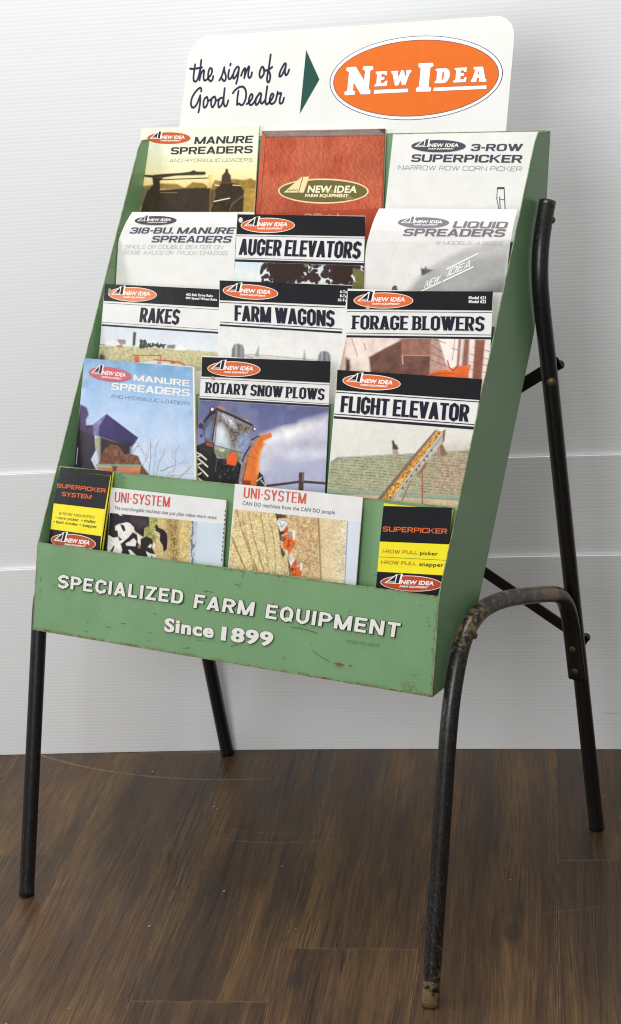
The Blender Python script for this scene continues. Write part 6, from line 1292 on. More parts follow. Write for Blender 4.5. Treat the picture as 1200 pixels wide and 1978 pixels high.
["P","paint_chips",2,"#6a4c30",[[159.59,135.6],[158.93,136.12],[157.68,136.53],[156.98,135.91],[157.23,135.38],[158.03,135.17],[159.45,134.84]] ],
["P","paint_chips",2,"#6a4c30",[[350.01,135.51],[349.37,136.14],[347.97,136.52],[347.07,135.88],[347.52,135.27],[348.17,134.54],[349.73,134.73]] ],
["P","paint_chips",2,"#7a5a38",[[239.63,135.89],[238.75,136.17],[238.07,136.42],[237.15,136.2],[237.74,135.75],[238.21,135.49],[239.11,135.43]] ],
["P","paint_chips",2,"#5b4028",[[180.54,135.18],[179.23,135.7],[178.17,135.77],[177.11,135.53],[176.86,134.79],[178.16,134.25],[179.31,134.69]] ],
["P","paint_chips",2,"#6a4c30",[[141.63,134.04],[140.61,134.71],[139.22,134.82],[137.98,134.46],[138.43,133.76],[139.37,133.29],[140.95,133.26]] ],
["P","paint_chips",2,"#6a4c30",[[345.55,134.4],[345.21,134.59],[344.78,134.71],[344.5,134.52],[344.32,134.24],[344.82,134.05],[345.38,134.13]] ],
["P","paint_chips",2,"#6a4c30",[[202.51,134.44],[202.13,134.64],[201.67,134.79],[201.1,134.64],[201.49,134.36],[201.79,134.24],[202.13,134.28]] ],
["P","paint_chips",2,"#8d6d48",[[188.37,133.69],[187.12,134.13],[186.22,134.18],[185.62,133.91],[185.22,133.38],[186.23,132.93],[187.39,133.15]] ],
["P","paint_chips",2,"#4a3626",[[325.42,135.14],[324.78,135.68],[323.81,135.55],[322.92,135.43],[322.85,134.85],[323.82,134.54],[324.52,134.83]] ],
["P","paint_chips",2,"#7a5a38",[[179.97,136.01],[178.79,136.6],[177.36,137.08],[175.97,136.51],[176.05,135.55],[177.77,135.53],[179.19,135.26]] ],
["P","paint_chips",2,"#6a4c30",[[61.4,134.91],[60.9,135.22],[60.2,135.38],[59.61,135.12],[59.96,134.8],[60.26,134.33],[61.13,134.52]] ],
["P","paint_chips",2,"#5b4028",[[292.71,135.42],[291.6,135.93],[290.65,135.86],[289.56,135.77],[289.54,135.09],[290.65,134.74],[291.92,134.78]] ],
["P","paint_chips",2,"#5b4028",[[305.81,134.56],[305.29,135.26],[304.05,135.05],[303.21,134.85],[303.02,134.24],[304.16,134.12],[305.37,133.9]] ],
["P","paint_chips",2,"#4a3626",[[243.87,135.42],[243.33,135.7],[242.74,135.78],[242.21,135.61],[242.4,135.29],[242.79,135.01],[243.38,135.15]] ],
["P","paint_chips",2,"#8d6d48",[[30.52,136.37],[29.98,136.84],[28.69,137.4],[27.78,136.73],[28.16,136.11],[29.06,135.76],[30.61,135.58]] ],
["P","paint_chips",2,"#8d6d48",[[168.35,135.58],[167.9,136.26],[166.44,136.49],[165.96,135.83],[166.01,135.37],[166.64,134.74],[167.71,135.12]] ],
["P","paint_chips",2,"#8d6d48",[[114.66,134.11],[114.61,134.41],[114.05,134.34],[113.8,134.21],[113.79,134.02],[114.08,133.84],[114.47,133.94]] ],
["P","paint_chips",2,"#4a3626",[[298.22,135.51],[297.63,136.0],[296.58,136.2],[295.75,135.82],[296.16,135.32],[296.78,135.05],[297.47,135.18]] ],
["P","paint_chips",2,"#7a5a38",[[42.13,135.87],[41.76,136.47],[40.45,136.61],[39.16,136.28],[39.66,135.58],[40.62,135.16],[41.54,135.47]] ],
["P","paint_chips",2,"#6a4c30",[[250.8,134.8],[249.97,135.41],[248.65,135.66],[247.4,135.24],[248.28,134.6],[248.85,134.07],[249.77,134.4]] ],
["P","paint_chips",2,"#7a5a38",[[227.68,135.67],[226.87,136.27],[225.49,136.68],[224.93,135.96],[224.68,135.35],[225.73,134.81],[226.89,135.16]] ],
["P","paint_chips",2,"#6a4c30",[[183.7,133.77],[183.1,134.52],[181.6,134.55],[180.9,134.05],[180.38,133.37],[181.76,133.02],[182.64,133.4]] ],
["P","paint_chips",2,"#8d6d48",[[116.27,135.81],[115.86,136.22],[115.01,136.29],[114.7,135.96],[114.76,135.69],[115.14,135.42],[115.81,135.5]] ],
["P","paint_chips",2,"#4a3626",[[262.53,135.04],[262.19,135.36],[261.55,135.39],[261.0,135.23],[260.81,134.81],[261.51,134.38],[262.31,134.69]] ],
["P","paint_chips",2,"#8d6d48",[[242.12,135.49],[241.94,135.75],[241.42,135.77],[240.96,135.65],[240.64,135.26],[241.45,135.14],[241.92,135.27]] ],
["P","paint_chips",2,"#4a3626",[[171.28,135.07],[170.64,135.44],[169.79,135.66],[169.08,135.33],[169.54,134.94],[169.91,134.5],[170.92,134.59]] ],
["P","paint_chips",2,"#4a3626",[[223.24,135.8],[222.32,136.59],[220.72,136.69],[219.69,136.19],[219.97,135.51],[220.95,135.1],[222.1,135.25]] ],
["P","paint_chips",2,"#8d6d48",[[134.05,135.79],[133.55,136.09],[133.01,136.0],[132.32,135.99],[132.35,135.61],[133.04,135.56],[133.64,135.49]] ],
["P","paint_chips",2,"#6a4c30",[[255.39,134.22],[255.11,134.48],[254.58,134.54],[254.11,134.39],[253.96,134.03],[254.59,133.77],[255.04,134.04]] ],
["P","paint_chips",2,"#6a4c30",[[219.87,135.22],[219.52,135.58],[218.8,135.61],[218.45,135.36],[218.33,135.05],[218.89,134.86],[219.7,134.8]] ],
["P","paint_chips",2,"#8d6d48",[[298.91,135.32],[298.39,135.57],[297.73,135.9],[297.05,135.57],[297.51,135.19],[297.92,134.99],[298.73,134.89]] ],
["P","paint_chips",2,"#8d6d48",[[73.33,135.35],[72.78,135.79],[71.71,136.11],[70.7,135.7],[70.94,135.07],[71.99,134.96],[72.72,135.0]] ],
["P","paint_chips",2,"#6a4c30",[[295.87,135.58],[294.65,135.97],[293.63,136.51],[292.53,136.0],[292.97,135.31],[293.95,135.09],[295.31,134.85]] ],
["P","paint_chips",2,"#6a4c30",[[87.42,135.75],[87.31,136.41],[86.05,136.26],[84.82,136.12],[85.54,135.56],[86.02,134.84],[87.05,135.33]] ],
["P","paint_chips",2,"#7d6b42",[[319.43,130.12],[319.23,130.53],[318.6,130.69],[317.9,130.6],[318.0,130.11],[318.45,129.63],[319.45,129.49]] ],
["P","paint_chips",2,"#8d7a4c",[[305.65,134.09],[305.27,134.45],[304.73,134.73],[304.27,134.49],[304.34,134.13],[304.71,133.86],[305.12,133.95]] ],
["P","paint_chips",2,"#93764a",[[322.11,119.66],[321.69,120.0],[321.22,120.18],[320.52,120.15],[320.87,119.71],[321.19,119.5],[321.85,119.24]] ],
["P","paint_chips",2,"#8d7a4c",[[312.92,132.08],[312.61,132.38],[312.22,132.42],[311.79,132.41],[311.56,132.07],[312.11,131.81],[312.55,131.91]] ],
["P","paint_chips",2,"#8d7a4c",[[302.77,136.69],[302.53,137.27],[301.64,137.43],[300.92,137.24],[301.15,136.74],[301.52,136.24],[302.6,136.02]] ],
["P","paint_chips",2,"#8d7a4c",[[317.34,127.01],[317.23,127.35],[316.69,127.5],[316.2,127.36],[316.48,127.04],[316.64,126.75],[317.02,126.86]] ],
["P","paint_chips",2,"#8d7a4c",[[310.78,137.45],[310.88,137.96],[310.02,138.12],[309.62,137.8],[309.46,137.43],[309.93,136.99],[310.76,136.95]] ],
["P","paint_chips",2,"#8d7a4c",[[309.01,133.36],[308.93,134.06],[307.78,134.44],[307.16,133.91],[306.9,133.34],[307.63,132.66],[308.43,133.1]] ],
["P","paint_chips",2,"#93764a",[[311.24,125.78],[310.86,126.0],[310.57,126.12],[310.25,126.05],[310.23,125.81],[310.53,125.64],[310.84,125.67]] ],
["P","paint_chips",2,"#93764a",[[315.23,127.76],[314.74,128.09],[314.3,128.25],[313.89,128.12],[313.98,127.82],[314.15,127.35],[314.87,127.41]] ],
["P","paint_chips",2,"#8d7a4c",[[309.0,127.76],[308.88,128.22],[308.14,128.46],[307.47,128.25],[307.48,127.74],[308.07,127.39],[308.62,127.54]] ],
["P","paint_chips",2,"#7d6b42",[[305.1,120.79],[305.2,121.33],[304.33,121.39],[303.94,121.13],[303.7,120.77],[304.26,120.46],[304.87,120.48]] ],
["P","paint_chips",2,"#93764a",[[311.46,123.91],[310.69,124.37],[310.0,124.95],[309.14,124.59],[309.54,123.99],[309.88,123.34],[310.86,123.45]] ],
["P","paint_chips",2,"#7d6b42",[[307.53,127.43],[306.94,127.78],[306.46,128.07],[306.0,127.85],[305.96,127.47],[306.32,126.99],[306.97,127.19]] ],
["P","paint_chips",2,"#7d6b42",[[310.47,124.11],[309.88,124.68],[309.1,124.81],[308.57,124.6],[308.64,124.2],[308.88,123.53],[309.69,123.83]] ],
["P","paint_chips",2,"#93764a",[[310.03,126.47],[309.73,126.79],[309.24,127.04],[308.74,126.86],[308.45,126.43],[309.22,126.26],[309.63,126.3]] ],
["P","paint_chips",2,"#8d7a4c",[[304.86,135.99],[304.67,136.2],[304.34,136.41],[304.01,136.25],[303.88,135.97],[304.31,135.79],[304.68,135.81]] ],
["P","paint_chips",2,"#8d7a4c",[[317.96,129.79],[317.37,130.37],[316.55,130.64],[315.97,130.32],[315.92,129.85],[316.45,129.39],[317.34,129.36]] ],
["P","paint_chips",2,"#7d6b42",[[315.38,127.03],[315.27,127.34],[314.81,127.37],[314.38,127.33],[314.11,126.98],[314.66,126.63],[315.2,126.77]] ],
["P","paint_chips",2,"#7d6b42",[[322.63,124.32],[322.5,124.89],[321.65,124.88],[321.1,124.76],[321.1,124.34],[321.53,123.93],[322.42,123.78]] ],
["P","paint_chips",2,"#7d6b42",[[314.13,122.74],[313.46,123.28],[312.73,123.46],[311.85,123.4],[312.01,122.79],[312.71,122.57],[313.43,122.36]] ],
["P","paint_chips",2,"#93764a",[[316.31,129.26],[316.12,129.62],[315.59,129.68],[314.98,129.67],[315.09,129.26],[315.48,128.92],[316.07,128.96]] ],
["P","paint_chips",2,"#93764a",[[315.64,121.83],[315.52,122.07],[315.16,122.12],[314.7,122.13],[314.58,121.79],[315.07,121.56],[315.53,121.58]] ],
["P","paint_chips",2,"#8d7a4c",[[322.01,124.2],[321.53,124.68],[320.78,125.15],[320.16,124.73],[320.3,124.24],[320.75,123.83],[321.87,123.46]] ],
["P","paint_chips",2,"#8d7a4c",[[318.29,130.24],[317.69,130.73],[316.99,131.02],[316.08,130.91],[315.93,130.22],[316.86,129.78],[317.81,129.75]] ],
["P","paint_chips",2,"#8d7a4c",[[309.08,125.02],[308.86,125.32],[308.41,125.41],[307.8,125.43],[308.13,125.05],[308.31,124.7],[308.74,124.86]] ],
["P","paint_chips",2,"#8d7a4c",[[317.44,131.62],[316.97,131.9],[316.59,132.07],[316.15,131.98],[316.01,131.63],[316.52,131.39],[317.15,131.26]] ],
["P","paint_chips",2,"#8d7a4c",[[318.76,130.71],[318.65,130.91],[318.3,131.11],[317.9,130.99],[317.94,130.69],[318.22,130.38],[318.64,130.52]] ],
["P","paint_chips",2,"#7d6b42",[[327.17,128.34],[326.98,128.65],[326.46,128.95],[326.22,128.6],[325.89,128.32],[326.44,128.1],[327.07,127.95]] ],
["P","paint_chips",2,"#7d6b42",[[322.16,127.66],[322.02,128.24],[321.02,128.76],[320.29,128.25],[320.16,127.62],[321.03,127.26],[322.07,126.99]] ],
["P","paint_chips",2,"#7d6b42",[[310.49,124.51],[310.2,125.05],[309.34,125.44],[308.54,125.12],[308.99,124.56],[309.33,124.18],[310.19,124.0]] ],
["P","paint_chips",2,"#8d7a4c",[[316.42,121.22],[315.58,121.75],[314.92,121.89],[313.86,121.97],[314.43,121.33],[314.73,120.77],[315.89,120.57]] ],
["P","paint_chips",2,"#93764a",[[299.75,135.41],[299.41,136.14],[298.38,136.09],[297.37,136.13],[297.86,135.5],[298.32,135.2],[298.96,135.15]] ],
["P","paint_chips",2,"#8d7a4c",[[308.36,130.51],[307.86,131.11],[306.99,131.33],[306.27,131.1],[306.09,130.52],[306.9,130.13],[307.61,130.23]] ],
["P","paint_chips",2,"#93764a",[[317.23,127.72],[317.28,128.37],[316.24,128.48],[315.5,128.26],[315.3,127.67],[316.03,127.03],[316.95,127.29]] ],
["P","paint_chips",2,"#8d7a4c",[[311.78,131.84],[311.53,132.12],[311.12,132.21],[310.91,132.06],[310.91,131.88],[311.09,131.69],[311.51,131.61]] ],
["P","paint_chips",2,"#93764a",[[303.22,125.89],[302.81,126.54],[301.91,126.57],[301.38,126.38],[301.01,125.91],[301.81,125.58],[302.72,125.38]] ],
["P","paint_chips",2,"#8d7a4c",[[320.22,124.84],[320.31,125.08],[319.9,125.13],[319.69,125.01],[319.61,124.82],[319.83,124.58],[320.31,124.54]] ],
["P","paint_chips",2,"#93764a",[[305.71,123.81],[305.48,124.15],[304.98,124.23],[304.7,124.07],[304.69,123.84],[304.91,123.56],[305.28,123.69]] ],
["P","paint_chips",2,"#7d6b42",[[315.66,125.75],[315.56,126.21],[314.75,126.68],[314.12,126.25],[314.27,125.74],[314.64,125.15],[315.76,125.06]] ],
["P","paint_chips",2,"#7d6b42",[[323.86,125.47],[323.59,125.89],[322.96,126.05],[322.24,125.98],[322.2,125.45],[322.92,125.24],[323.53,125.13]] ],
["P","paint_chips",2,"#8d7a4c",[[307.05,124.05],[306.68,124.36],[306.24,124.53],[305.86,124.38],[305.98,124.1],[306.15,123.74],[306.56,123.94]] ],
["P","paint_chips",2,"#8d7a4c",[[306.97,129.32],[306.5,129.82],[305.79,130.01],[305.26,129.78],[304.97,129.33],[305.6,128.77],[306.36,129.04]] ],
["P","paint_chips",2,"#93764a",[[307.95,123.21],[307.58,123.48],[307.2,123.63],[306.76,123.55],[306.64,123.21],[307.13,122.98],[307.54,123.06]] ],
["P","paint_chips",2,"#7d6b42",[[318.78,127.67],[318.78,128.09],[318.1,128.22],[317.4,128.13],[317.38,127.62],[318.09,127.47],[318.77,127.2]] ],
["P","paint_chips",2,"#7d6b42",[[313.67,120.89],[313.37,121.39],[312.63,121.58],[312.0,121.38],[312.38,120.97],[312.6,120.66],[313.23,120.56]] ],
["P","paint_chips",2,"#93764a",[[318.56,120.8],[318.53,121.25],[317.84,121.26],[317.38,121.15],[317.57,120.83],[317.8,120.58],[318.36,120.47]] ],
["P","paint_chips",2,"#8d7a4c",[[329.92,116.7],[329.55,116.95],[329.21,117.13],[328.9,116.98],[328.8,116.72],[329.18,116.52],[329.69,116.41]] ],
["P","paint_chips",2,"#93764a",[[301.34,118.27],[301.29,118.72],[300.47,119.27],[300.16,118.62],[299.65,118.2],[300.52,117.97],[301.41,117.66]] ],
["P","paint_chips",2,"#8d7a4c",[[301.77,124.19],[301.57,124.5],[301.08,124.71],[300.51,124.59],[300.7,124.2],[301.0,123.85],[301.46,124.01]] ],
["P","paint_chips",2,"#7d6b42",[[328.07,130.06],[327.51,130.8],[326.47,130.92],[326.0,130.57],[325.83,130.15],[326.38,129.71],[327.2,129.7]] ],
["P","paint_chips",2,"#8d7a4c",[[318.11,128.86],[317.37,129.41],[316.6,129.76],[315.44,129.68],[315.66,128.88],[316.48,128.41],[317.27,128.57]] ],
["P","paint_chips",2,"#7d6b42",[[306.66,123.43],[306.64,123.84],[305.99,123.93],[305.61,123.74],[305.58,123.44],[305.98,123.26],[306.39,123.23]] ],
["P","paint_chips",2,"#93764a",[[310.93,120.42],[310.85,120.97],[309.98,121.13],[309.37,120.89],[309.44,120.43],[309.91,120.05],[310.75,119.93]] ],
["P","paint_chips",2,"#93764a",[[315.95,126.7],[316.07,127.48],[314.81,127.66],[313.63,127.49],[314.18,126.71],[314.59,125.92],[315.55,126.31]] ],
["P","paint_chips",2,"#8d7a4c",[[312.95,122.66],[312.74,123.18],[311.93,123.43],[311.69,122.98],[311.42,122.68],[311.85,122.26],[312.58,122.31]] ],
["P","paint_chips",2,"#7d6b42",[[318.35,131.32],[317.87,131.9],[317.0,132.24],[316.08,132.01],[316.59,131.4],[316.96,130.99],[317.86,130.82]] ],
["P","paint_chips",2,"#7d6b42",[[306.54,132.73],[306.65,133.1],[306.06,133.06],[305.57,133.05],[305.76,132.73],[305.97,132.44],[306.54,132.38]] ],
["P","paint_chips",2,"#93764a",[[305.84,133.43],[305.01,133.83],[304.49,134.14],[304.01,133.9],[303.78,133.48],[304.37,133.04],[305.04,133.2]] ],
["P","paint_chips",2,"#8d7a4c",[[305.69,124.06],[305.22,124.6],[304.47,124.68],[304.05,124.48],[303.4,124.04],[304.28,123.54],[305.36,123.45]] ],
["P","paint_chips",2,"#8d6d48",[[278.41,0.98],[278.08,1.29],[277.39,1.39],[276.89,1.16],[277.0,0.85],[277.52,0.77],[277.97,0.77]] ],
["P","paint_chips",2,"#6a4c30",[[12.4,2.61],[12.0,3.05],[11.06,3.01],[10.49,2.8],[10.44,2.43],[10.98,1.89],[12.31,2.04]] ],
["P","paint_chips",2,"#6a4c30",[[19.29,2.24],[18.55,2.45],[17.95,2.71],[17.41,2.42],[17.71,2.13],[17.98,1.68],[18.81,1.91]] ],
["P","paint_chips",2,"#4a3626",[[96.29,2.23],[95.92,2.6],[94.94,2.93],[93.99,2.54],[94.16,1.97],[95.05,1.57],[96.08,1.8]] ],
["P","paint_chips",2,"#5b4028",[[33.18,1.83],[32.34,2.11],[31.64,2.25],[31.19,1.99],[30.91,1.62],[31.72,1.45],[32.69,1.38]] ],
["P","paint_chips",2,"#5b4028",[[258.51,0.39],[258.0,0.78],[257.09,0.95],[256.83,0.53],[256.48,0.18],[257.23,0.01],[257.85,0.12]] ],
["P","paint_chips",2,"#6a4c30",[[335.86,-0.04],[335.32,0.55],[334.11,0.52],[333.29,0.23],[333.09,-0.35],[334.23,-0.46],[334.93,-0.35]] ],
["P","paint_chips",2,"#5b4028",[[312.86,0.7],[312.35,0.92],[311.71,1.26],[310.98,0.94],[310.89,0.43],[311.89,0.42],[312.82,0.21]] ],
["P","paint_chips",2,"#5b4028",[[306.48,0.12],[305.71,0.47],[304.77,0.87],[303.89,0.43],[304.07,-0.13],[304.85,-0.66],[305.66,-0.18]] ],
["P","paint_chips",2,"#8d6d48",[[318.5,0.03],[318.19,0.44],[317.32,0.5],[316.59,0.27],[316.92,-0.12],[317.4,-0.37],[318.4,-0.47]] ],
["P","paint_chips",2,"#6a4c30",[[231.81,1.23],[231.3,1.79],[230.08,1.88],[229.57,1.44],[229.73,1.08],[230.24,0.77],[230.97,0.92]] ],
["P","paint_chips",2,"#6a4c30",[[254.54,0.47],[254.35,0.98],[253.23,1.1],[252.42,0.75],[252.83,0.3],[253.3,-0.18],[254.19,0.1]] ],
["P","paint_chips",2,"#7a5a38",[[168.65,0.87],[167.9,1.45],[166.72,1.37],[166.06,1.1],[165.6,0.56],[166.82,0.47],[167.81,0.4]] ],
["P","paint_chips",2,"#6a4c30",[[30.0,3.12],[29.7,3.38],[29.05,3.53],[28.68,3.26],[28.63,2.98],[29.13,2.77],[29.79,2.84]] ],
["P","paint_chips",2,"#5b4028",[[289.15,0.67],[288.57,1.03],[287.86,0.99],[287.41,0.82],[287.15,0.47],[287.83,0.22],[288.45,0.42]] ],
["P","paint_chips",2,"#5b4028",[[2.11,2.71],[1.81,3.22],[0.69,3.24],[-0.15,2.97],[0.0,2.5],[0.71,2.04],[1.95,2.18]] ],
["P","paint_chips",2,"#5b4028",[[179.16,1.15],[179.02,1.4],[178.46,1.46],[178.04,1.29],[177.91,0.99],[178.48,0.79],[179.1,0.88]] ],
["P","paint_chips",2,"#6a4c30",[[342.62,0.52],[342.65,0.99],[341.6,1.16],[340.75,0.81],[341.25,0.36],[341.81,0.21],[342.85,-0.03]] ],
["P","paint_chips",2,"#7a5a38",[[163.73,0.96],[163.76,1.24],[163.12,1.34],[162.67,1.11],[162.64,0.81],[163.16,0.58],[163.91,0.62]] ],
["P","paint_chips",2,"#5b4028",[[290.82,1.16],[290.77,1.55],[289.89,1.69],[289.5,1.32],[289.1,0.91],[289.96,0.64],[290.6,0.9]] ],
["P","paint_chips",2,"#4a3626",[[110.98,1.36],[110.97,1.69],[110.32,1.6],[109.73,1.53],[109.8,1.22],[110.36,1.16],[110.78,1.18]] ],
["P","paint_chips",2,"#6a4c30",[[187.61,0.87],[187.06,1.16],[186.35,1.36],[185.91,1.04],[186.17,0.77],[186.51,0.63],[187.1,0.59]] ],
["P","paint_chips",2,"#6a4c30",[[348.34,0.51],[347.62,1.06],[346.48,1.1],[345.98,0.71],[345.56,0.23],[346.58,0.01],[347.53,0.07]] ],
["P","paint_chips",2,"#7a5a38",[[317.39,0.58],[316.71,0.86],[316.16,0.86],[315.53,0.77],[315.69,0.44],[316.17,0.28],[316.64,0.38]] ],
["P","paint_chips",2,"#8d6d48",[[95.8,1.37],[95.23,2.03],[93.76,2.08],[92.49,1.75],[92.53,1.0],[93.85,0.62],[95.12,0.82]] ],
["P","paint_chips",2,"#7a5a38",[[192.11,1.16],[191.91,1.56],[190.99,1.7],[190.02,1.46],[190.51,0.98],[191.03,0.53],[192.25,0.6]] ],
["P","paint_chips",2,"#6a4c30",[[118.71,1.53],[117.86,1.94],[116.98,1.96],[115.87,1.84],[116.48,1.37],[117.01,1.04],[118.37,0.87]] ],
["P","paint_chips",2,"#7a5a38",[[306.34,0.47],[305.95,0.67],[305.37,0.95],[304.99,0.62],[304.77,0.26],[305.48,0.1],[306.11,0.18]] ],
["P","paint_chips",2,"#6a4c30",[[3.68,1.92],[3.26,2.21],[2.52,2.4],[1.87,2.13],[1.64,1.66],[2.5,1.23],[3.28,1.65]] ],
["P","paint_chips",2,"#4a3626",[[241.48,0.95],[241.17,1.28],[240.49,1.28],[240.23,1.06],[240.07,0.82],[240.55,0.68],[241.1,0.7]] ],
["P","paint_chips",2,"#6a4c30",[[3.51,2.25],[3.19,2.57],[2.36,2.8],[1.88,2.43],[2.02,2.11],[2.48,1.8],[3.4,1.84]] ],
["P","paint_chips",2,"#7a5a38",[[15.18,1.91],[14.47,2.11],[13.99,2.21],[13.19,2.13],[13.53,1.78],[13.97,1.48],[14.66,1.63]] ],
["P","paint_chips",2,"#5b4028",[[345.54,0.12],[345.23,0.44],[344.56,0.46],[343.31,0.47],[343.97,-0.06],[344.48,-0.53],[345.66,-0.44]] ],
["P","paint_chips",2,"#5b4028",[[152.7,1.0],[152.31,1.29],[151.66,1.36],[151.34,1.13],[151.45,0.91],[151.75,0.75],[152.36,0.71]] ],
["P","paint_chips",2,"#5b4028",[[56.13,2.31],[55.78,2.65],[54.84,3.01],[53.92,2.61],[53.95,2.03],[54.95,1.64],[56.17,1.78]] ],
["P","paint_chips",2,"#4a3626",[[119.55,2.56],[119.44,2.74],[118.95,2.89],[118.33,2.74],[118.53,2.42],[119.03,2.3],[119.44,2.38]] ],
["P","paint_chips",2,"#7a5a38",[[254.63,0.42],[254.29,0.73],[253.49,1.04],[252.6,0.71],[253.07,0.25],[253.67,0.05],[254.28,0.14]] ],
["P","paint_chips",2,"#7a5a38",[[224.21,1.06],[223.89,1.57],[222.77,1.65],[221.82,1.36],[222.31,0.88],[222.79,0.33],[223.55,0.79]] ],
["P","paint_chips",2,"#6a4c30",[[78.3,2.17],[77.92,2.37],[77.47,2.39],[77.14,2.27],[76.97,2.03],[77.43,1.76],[78.18,1.83]] ],
["P","paint_chips",2,"#4a3626",[[8.58,2.84],[8.39,3.19],[7.39,3.61],[6.85,3.06],[6.52,2.55],[7.68,2.5],[8.83,2.28]] ],
["P","paint_chips",2,"#5b4028",[[301.3,0.14],[300.96,0.46],[300.33,0.39],[300.0,0.25],[299.89,0.0],[300.38,-0.06],[300.99,-0.18]] ],
["P","paint_chips",2,"#7a5a38",[[29.67,1.71],[29.54,2.17],[28.61,2.05],[28.13,1.87],[27.95,1.52],[28.55,1.1],[29.64,1.24]] ],
["P","paint_chips",2,"#7a5a38",[[202.95,0.75],[202.7,1.0],[202.09,1.17],[201.59,0.93],[201.53,0.58],[202.14,0.33],[202.9,0.42]] ],
["P","paint_chips",2,"#8d6d48",[[135.14,1.3],[134.61,1.64],[133.79,1.84],[133.31,1.49],[133.05,1.07],[133.82,0.66],[134.62,1.0]] ],
["P","paint_chips",2,"#4a3626",[[282.16,0.56],[282.01,0.95],[281.25,0.84],[280.35,0.81],[280.78,0.41],[281.22,0.12],[281.89,0.27]] ],
["P","paint_chips",2,"#7a5a38",[[240.08,0.71],[239.89,1.13],[238.97,1.21],[238.07,0.99],[238.67,0.58],[239.02,0.17],[239.93,0.31]] ],
["P","paint_chips",2,"#8d6d48",[[205.7,0.69],[204.94,1.02],[204.23,1.06],[203.4,0.94],[203.08,0.38],[204.2,0.14],[204.96,0.39]] ],
["P","paint_chips",2,"#5b4028",[[146.02,1.08],[145.13,1.33],[144.4,1.71],[143.97,1.27],[143.53,0.81],[144.57,0.68],[145.2,0.82]] ],
["P","paint_chips",2,"#6a4c30",[[9.82,2.38],[9.46,2.81],[8.42,2.98],[8.01,2.56],[8.06,2.23],[8.56,1.89],[9.27,2.1]] ],
["P","paint_chips",2,"#8d6d48",[[267.1,0.45],[266.61,0.91],[265.75,0.73],[264.95,0.68],[264.98,0.24],[265.76,0.13],[266.28,0.23]] ],
["P","paint_chips",2,"#5b4028",[[-191.81,134.84],[-192.68,135.08],[-193.39,135.36],[-194.12,135.08],[-193.8,134.69],[-193.24,134.4],[-192.52,134.56]] ],
["P","paint_chips",2,"#7a5a38",[[-66.01,135.58],[-66.58,135.85],[-67.22,135.95],[-68.39,135.9],[-68.34,135.29],[-67.12,135.28],[-66.44,135.28]] ],
["P","paint_chips",2,"#8d6d48",[[-223.68,133.2],[-223.85,133.57],[-224.77,133.69],[-225.18,133.36],[-225.62,132.95],[-224.67,132.65],[-224.05,132.98]] ],
["P","paint_chips",2,"#8d6d48",[[-82.88,134.32],[-83.25,134.64],[-84.16,134.96],[-85.59,134.73],[-85.41,133.97],[-84.1,133.47],[-82.65,133.71]] ],
["P","paint_chips",2,"#8d6d48",[[-119.86,133.96],[-120.13,134.32],[-120.95,134.33],[-121.75,134.19],[-121.36,133.82],[-120.9,133.5],[-120.0,133.57]] ],
["P","paint_chips",2,"#7a5a38",[[-318.92,133.3],[-319.17,133.69],[-319.99,133.56],[-320.69,133.49],[-320.44,133.18],[-319.93,133.05],[-319.47,133.12]] ],
["P","paint_chips",2,"#8d6d48",[[-272.85,134.19],[-274.53,134.57],[-275.48,134.71],[-276.49,134.49],[-276.57,133.9],[-275.39,133.59],[-274.15,133.68]] ],
["P","paint_chips",2,"#8d6d48",[[-94.05,134.85],[-94.77,135.21],[-95.7,135.45],[-96.1,135.03],[-96.2,134.67],[-95.55,134.32],[-94.46,134.38]] ],
["P","paint_chips",2,"#6a4c30",[[-276.14,133.65],[-276.83,134.06],[-277.86,134.2],[-278.31,133.83],[-278.05,133.55],[-277.66,133.28],[-277.08,133.44]] ],
["P","paint_chips",2,"#7a5a38",[[-161.92,135.04],[-162.66,135.44],[-163.77,135.79],[-164.4,135.29],[-164.36,134.82],[-163.46,134.64],[-162.53,134.63]] ],
["P","paint_chips",2,"#6a4c30",[[-211.11,133.08],[-211.44,133.49],[-212.28,133.34],[-212.76,133.23],[-212.77,132.95],[-212.3,132.62],[-211.36,132.69]] ],
["P","paint_chips",2,"#7a5a38",[[-187.33,134.62],[-187.75,134.93],[-188.37,134.82],[-188.82,134.75],[-188.79,134.5],[-188.35,134.35],[-187.69,134.32]] ],
["P","paint_chips",2,"#8d6d48",[[-230.46,134.44],[-230.94,134.77],[-231.71,134.81],[-232.48,134.67],[-232.07,134.32],[-231.58,134.18],[-230.73,134.06]] ],
["P","paint_chips",2,"#6a4c30",[[-77.09,134.84],[-77.69,135.29],[-78.63,135.22],[-79.08,135.0],[-79.25,134.67],[-78.62,134.3],[-77.45,134.33]] ],
["P","paint_chips",2,"#6a4c30",[[-257.79,133.21],[-258.11,133.48],[-258.8,133.57],[-259.06,133.32],[-259.3,133.06],[-258.73,132.8],[-258.0,132.91]] ],
["P","paint_chips",2,"#6a4c30",[[-185.58,134.78],[-186.5,135.55],[-188.2,135.49],[-188.66,134.99],[-188.94,134.54],[-188.04,134.08],[-186.98,134.38]] ],
["P","paint_chips",2,"#4a3626",[[-158.23,133.59],[-158.82,133.99],[-159.86,134.2],[-160.89,133.9],[-160.93,133.28],[-159.78,132.82],[-158.71,133.18]] ],
["P","paint_chips",2,"#6a4c30",[[-171.75,135.08],[-171.89,135.33],[-172.46,135.33],[-172.77,135.18],[-172.68,135.0],[-172.45,134.7],[-171.96,134.9]] ],
["P","paint_chips",2,"#4a3626",[[-104.28,135.7],[-104.53,136.05],[-105.5,136.36],[-105.73,135.84],[-106.05,135.49],[-105.25,135.32],[-104.51,135.38]] ],
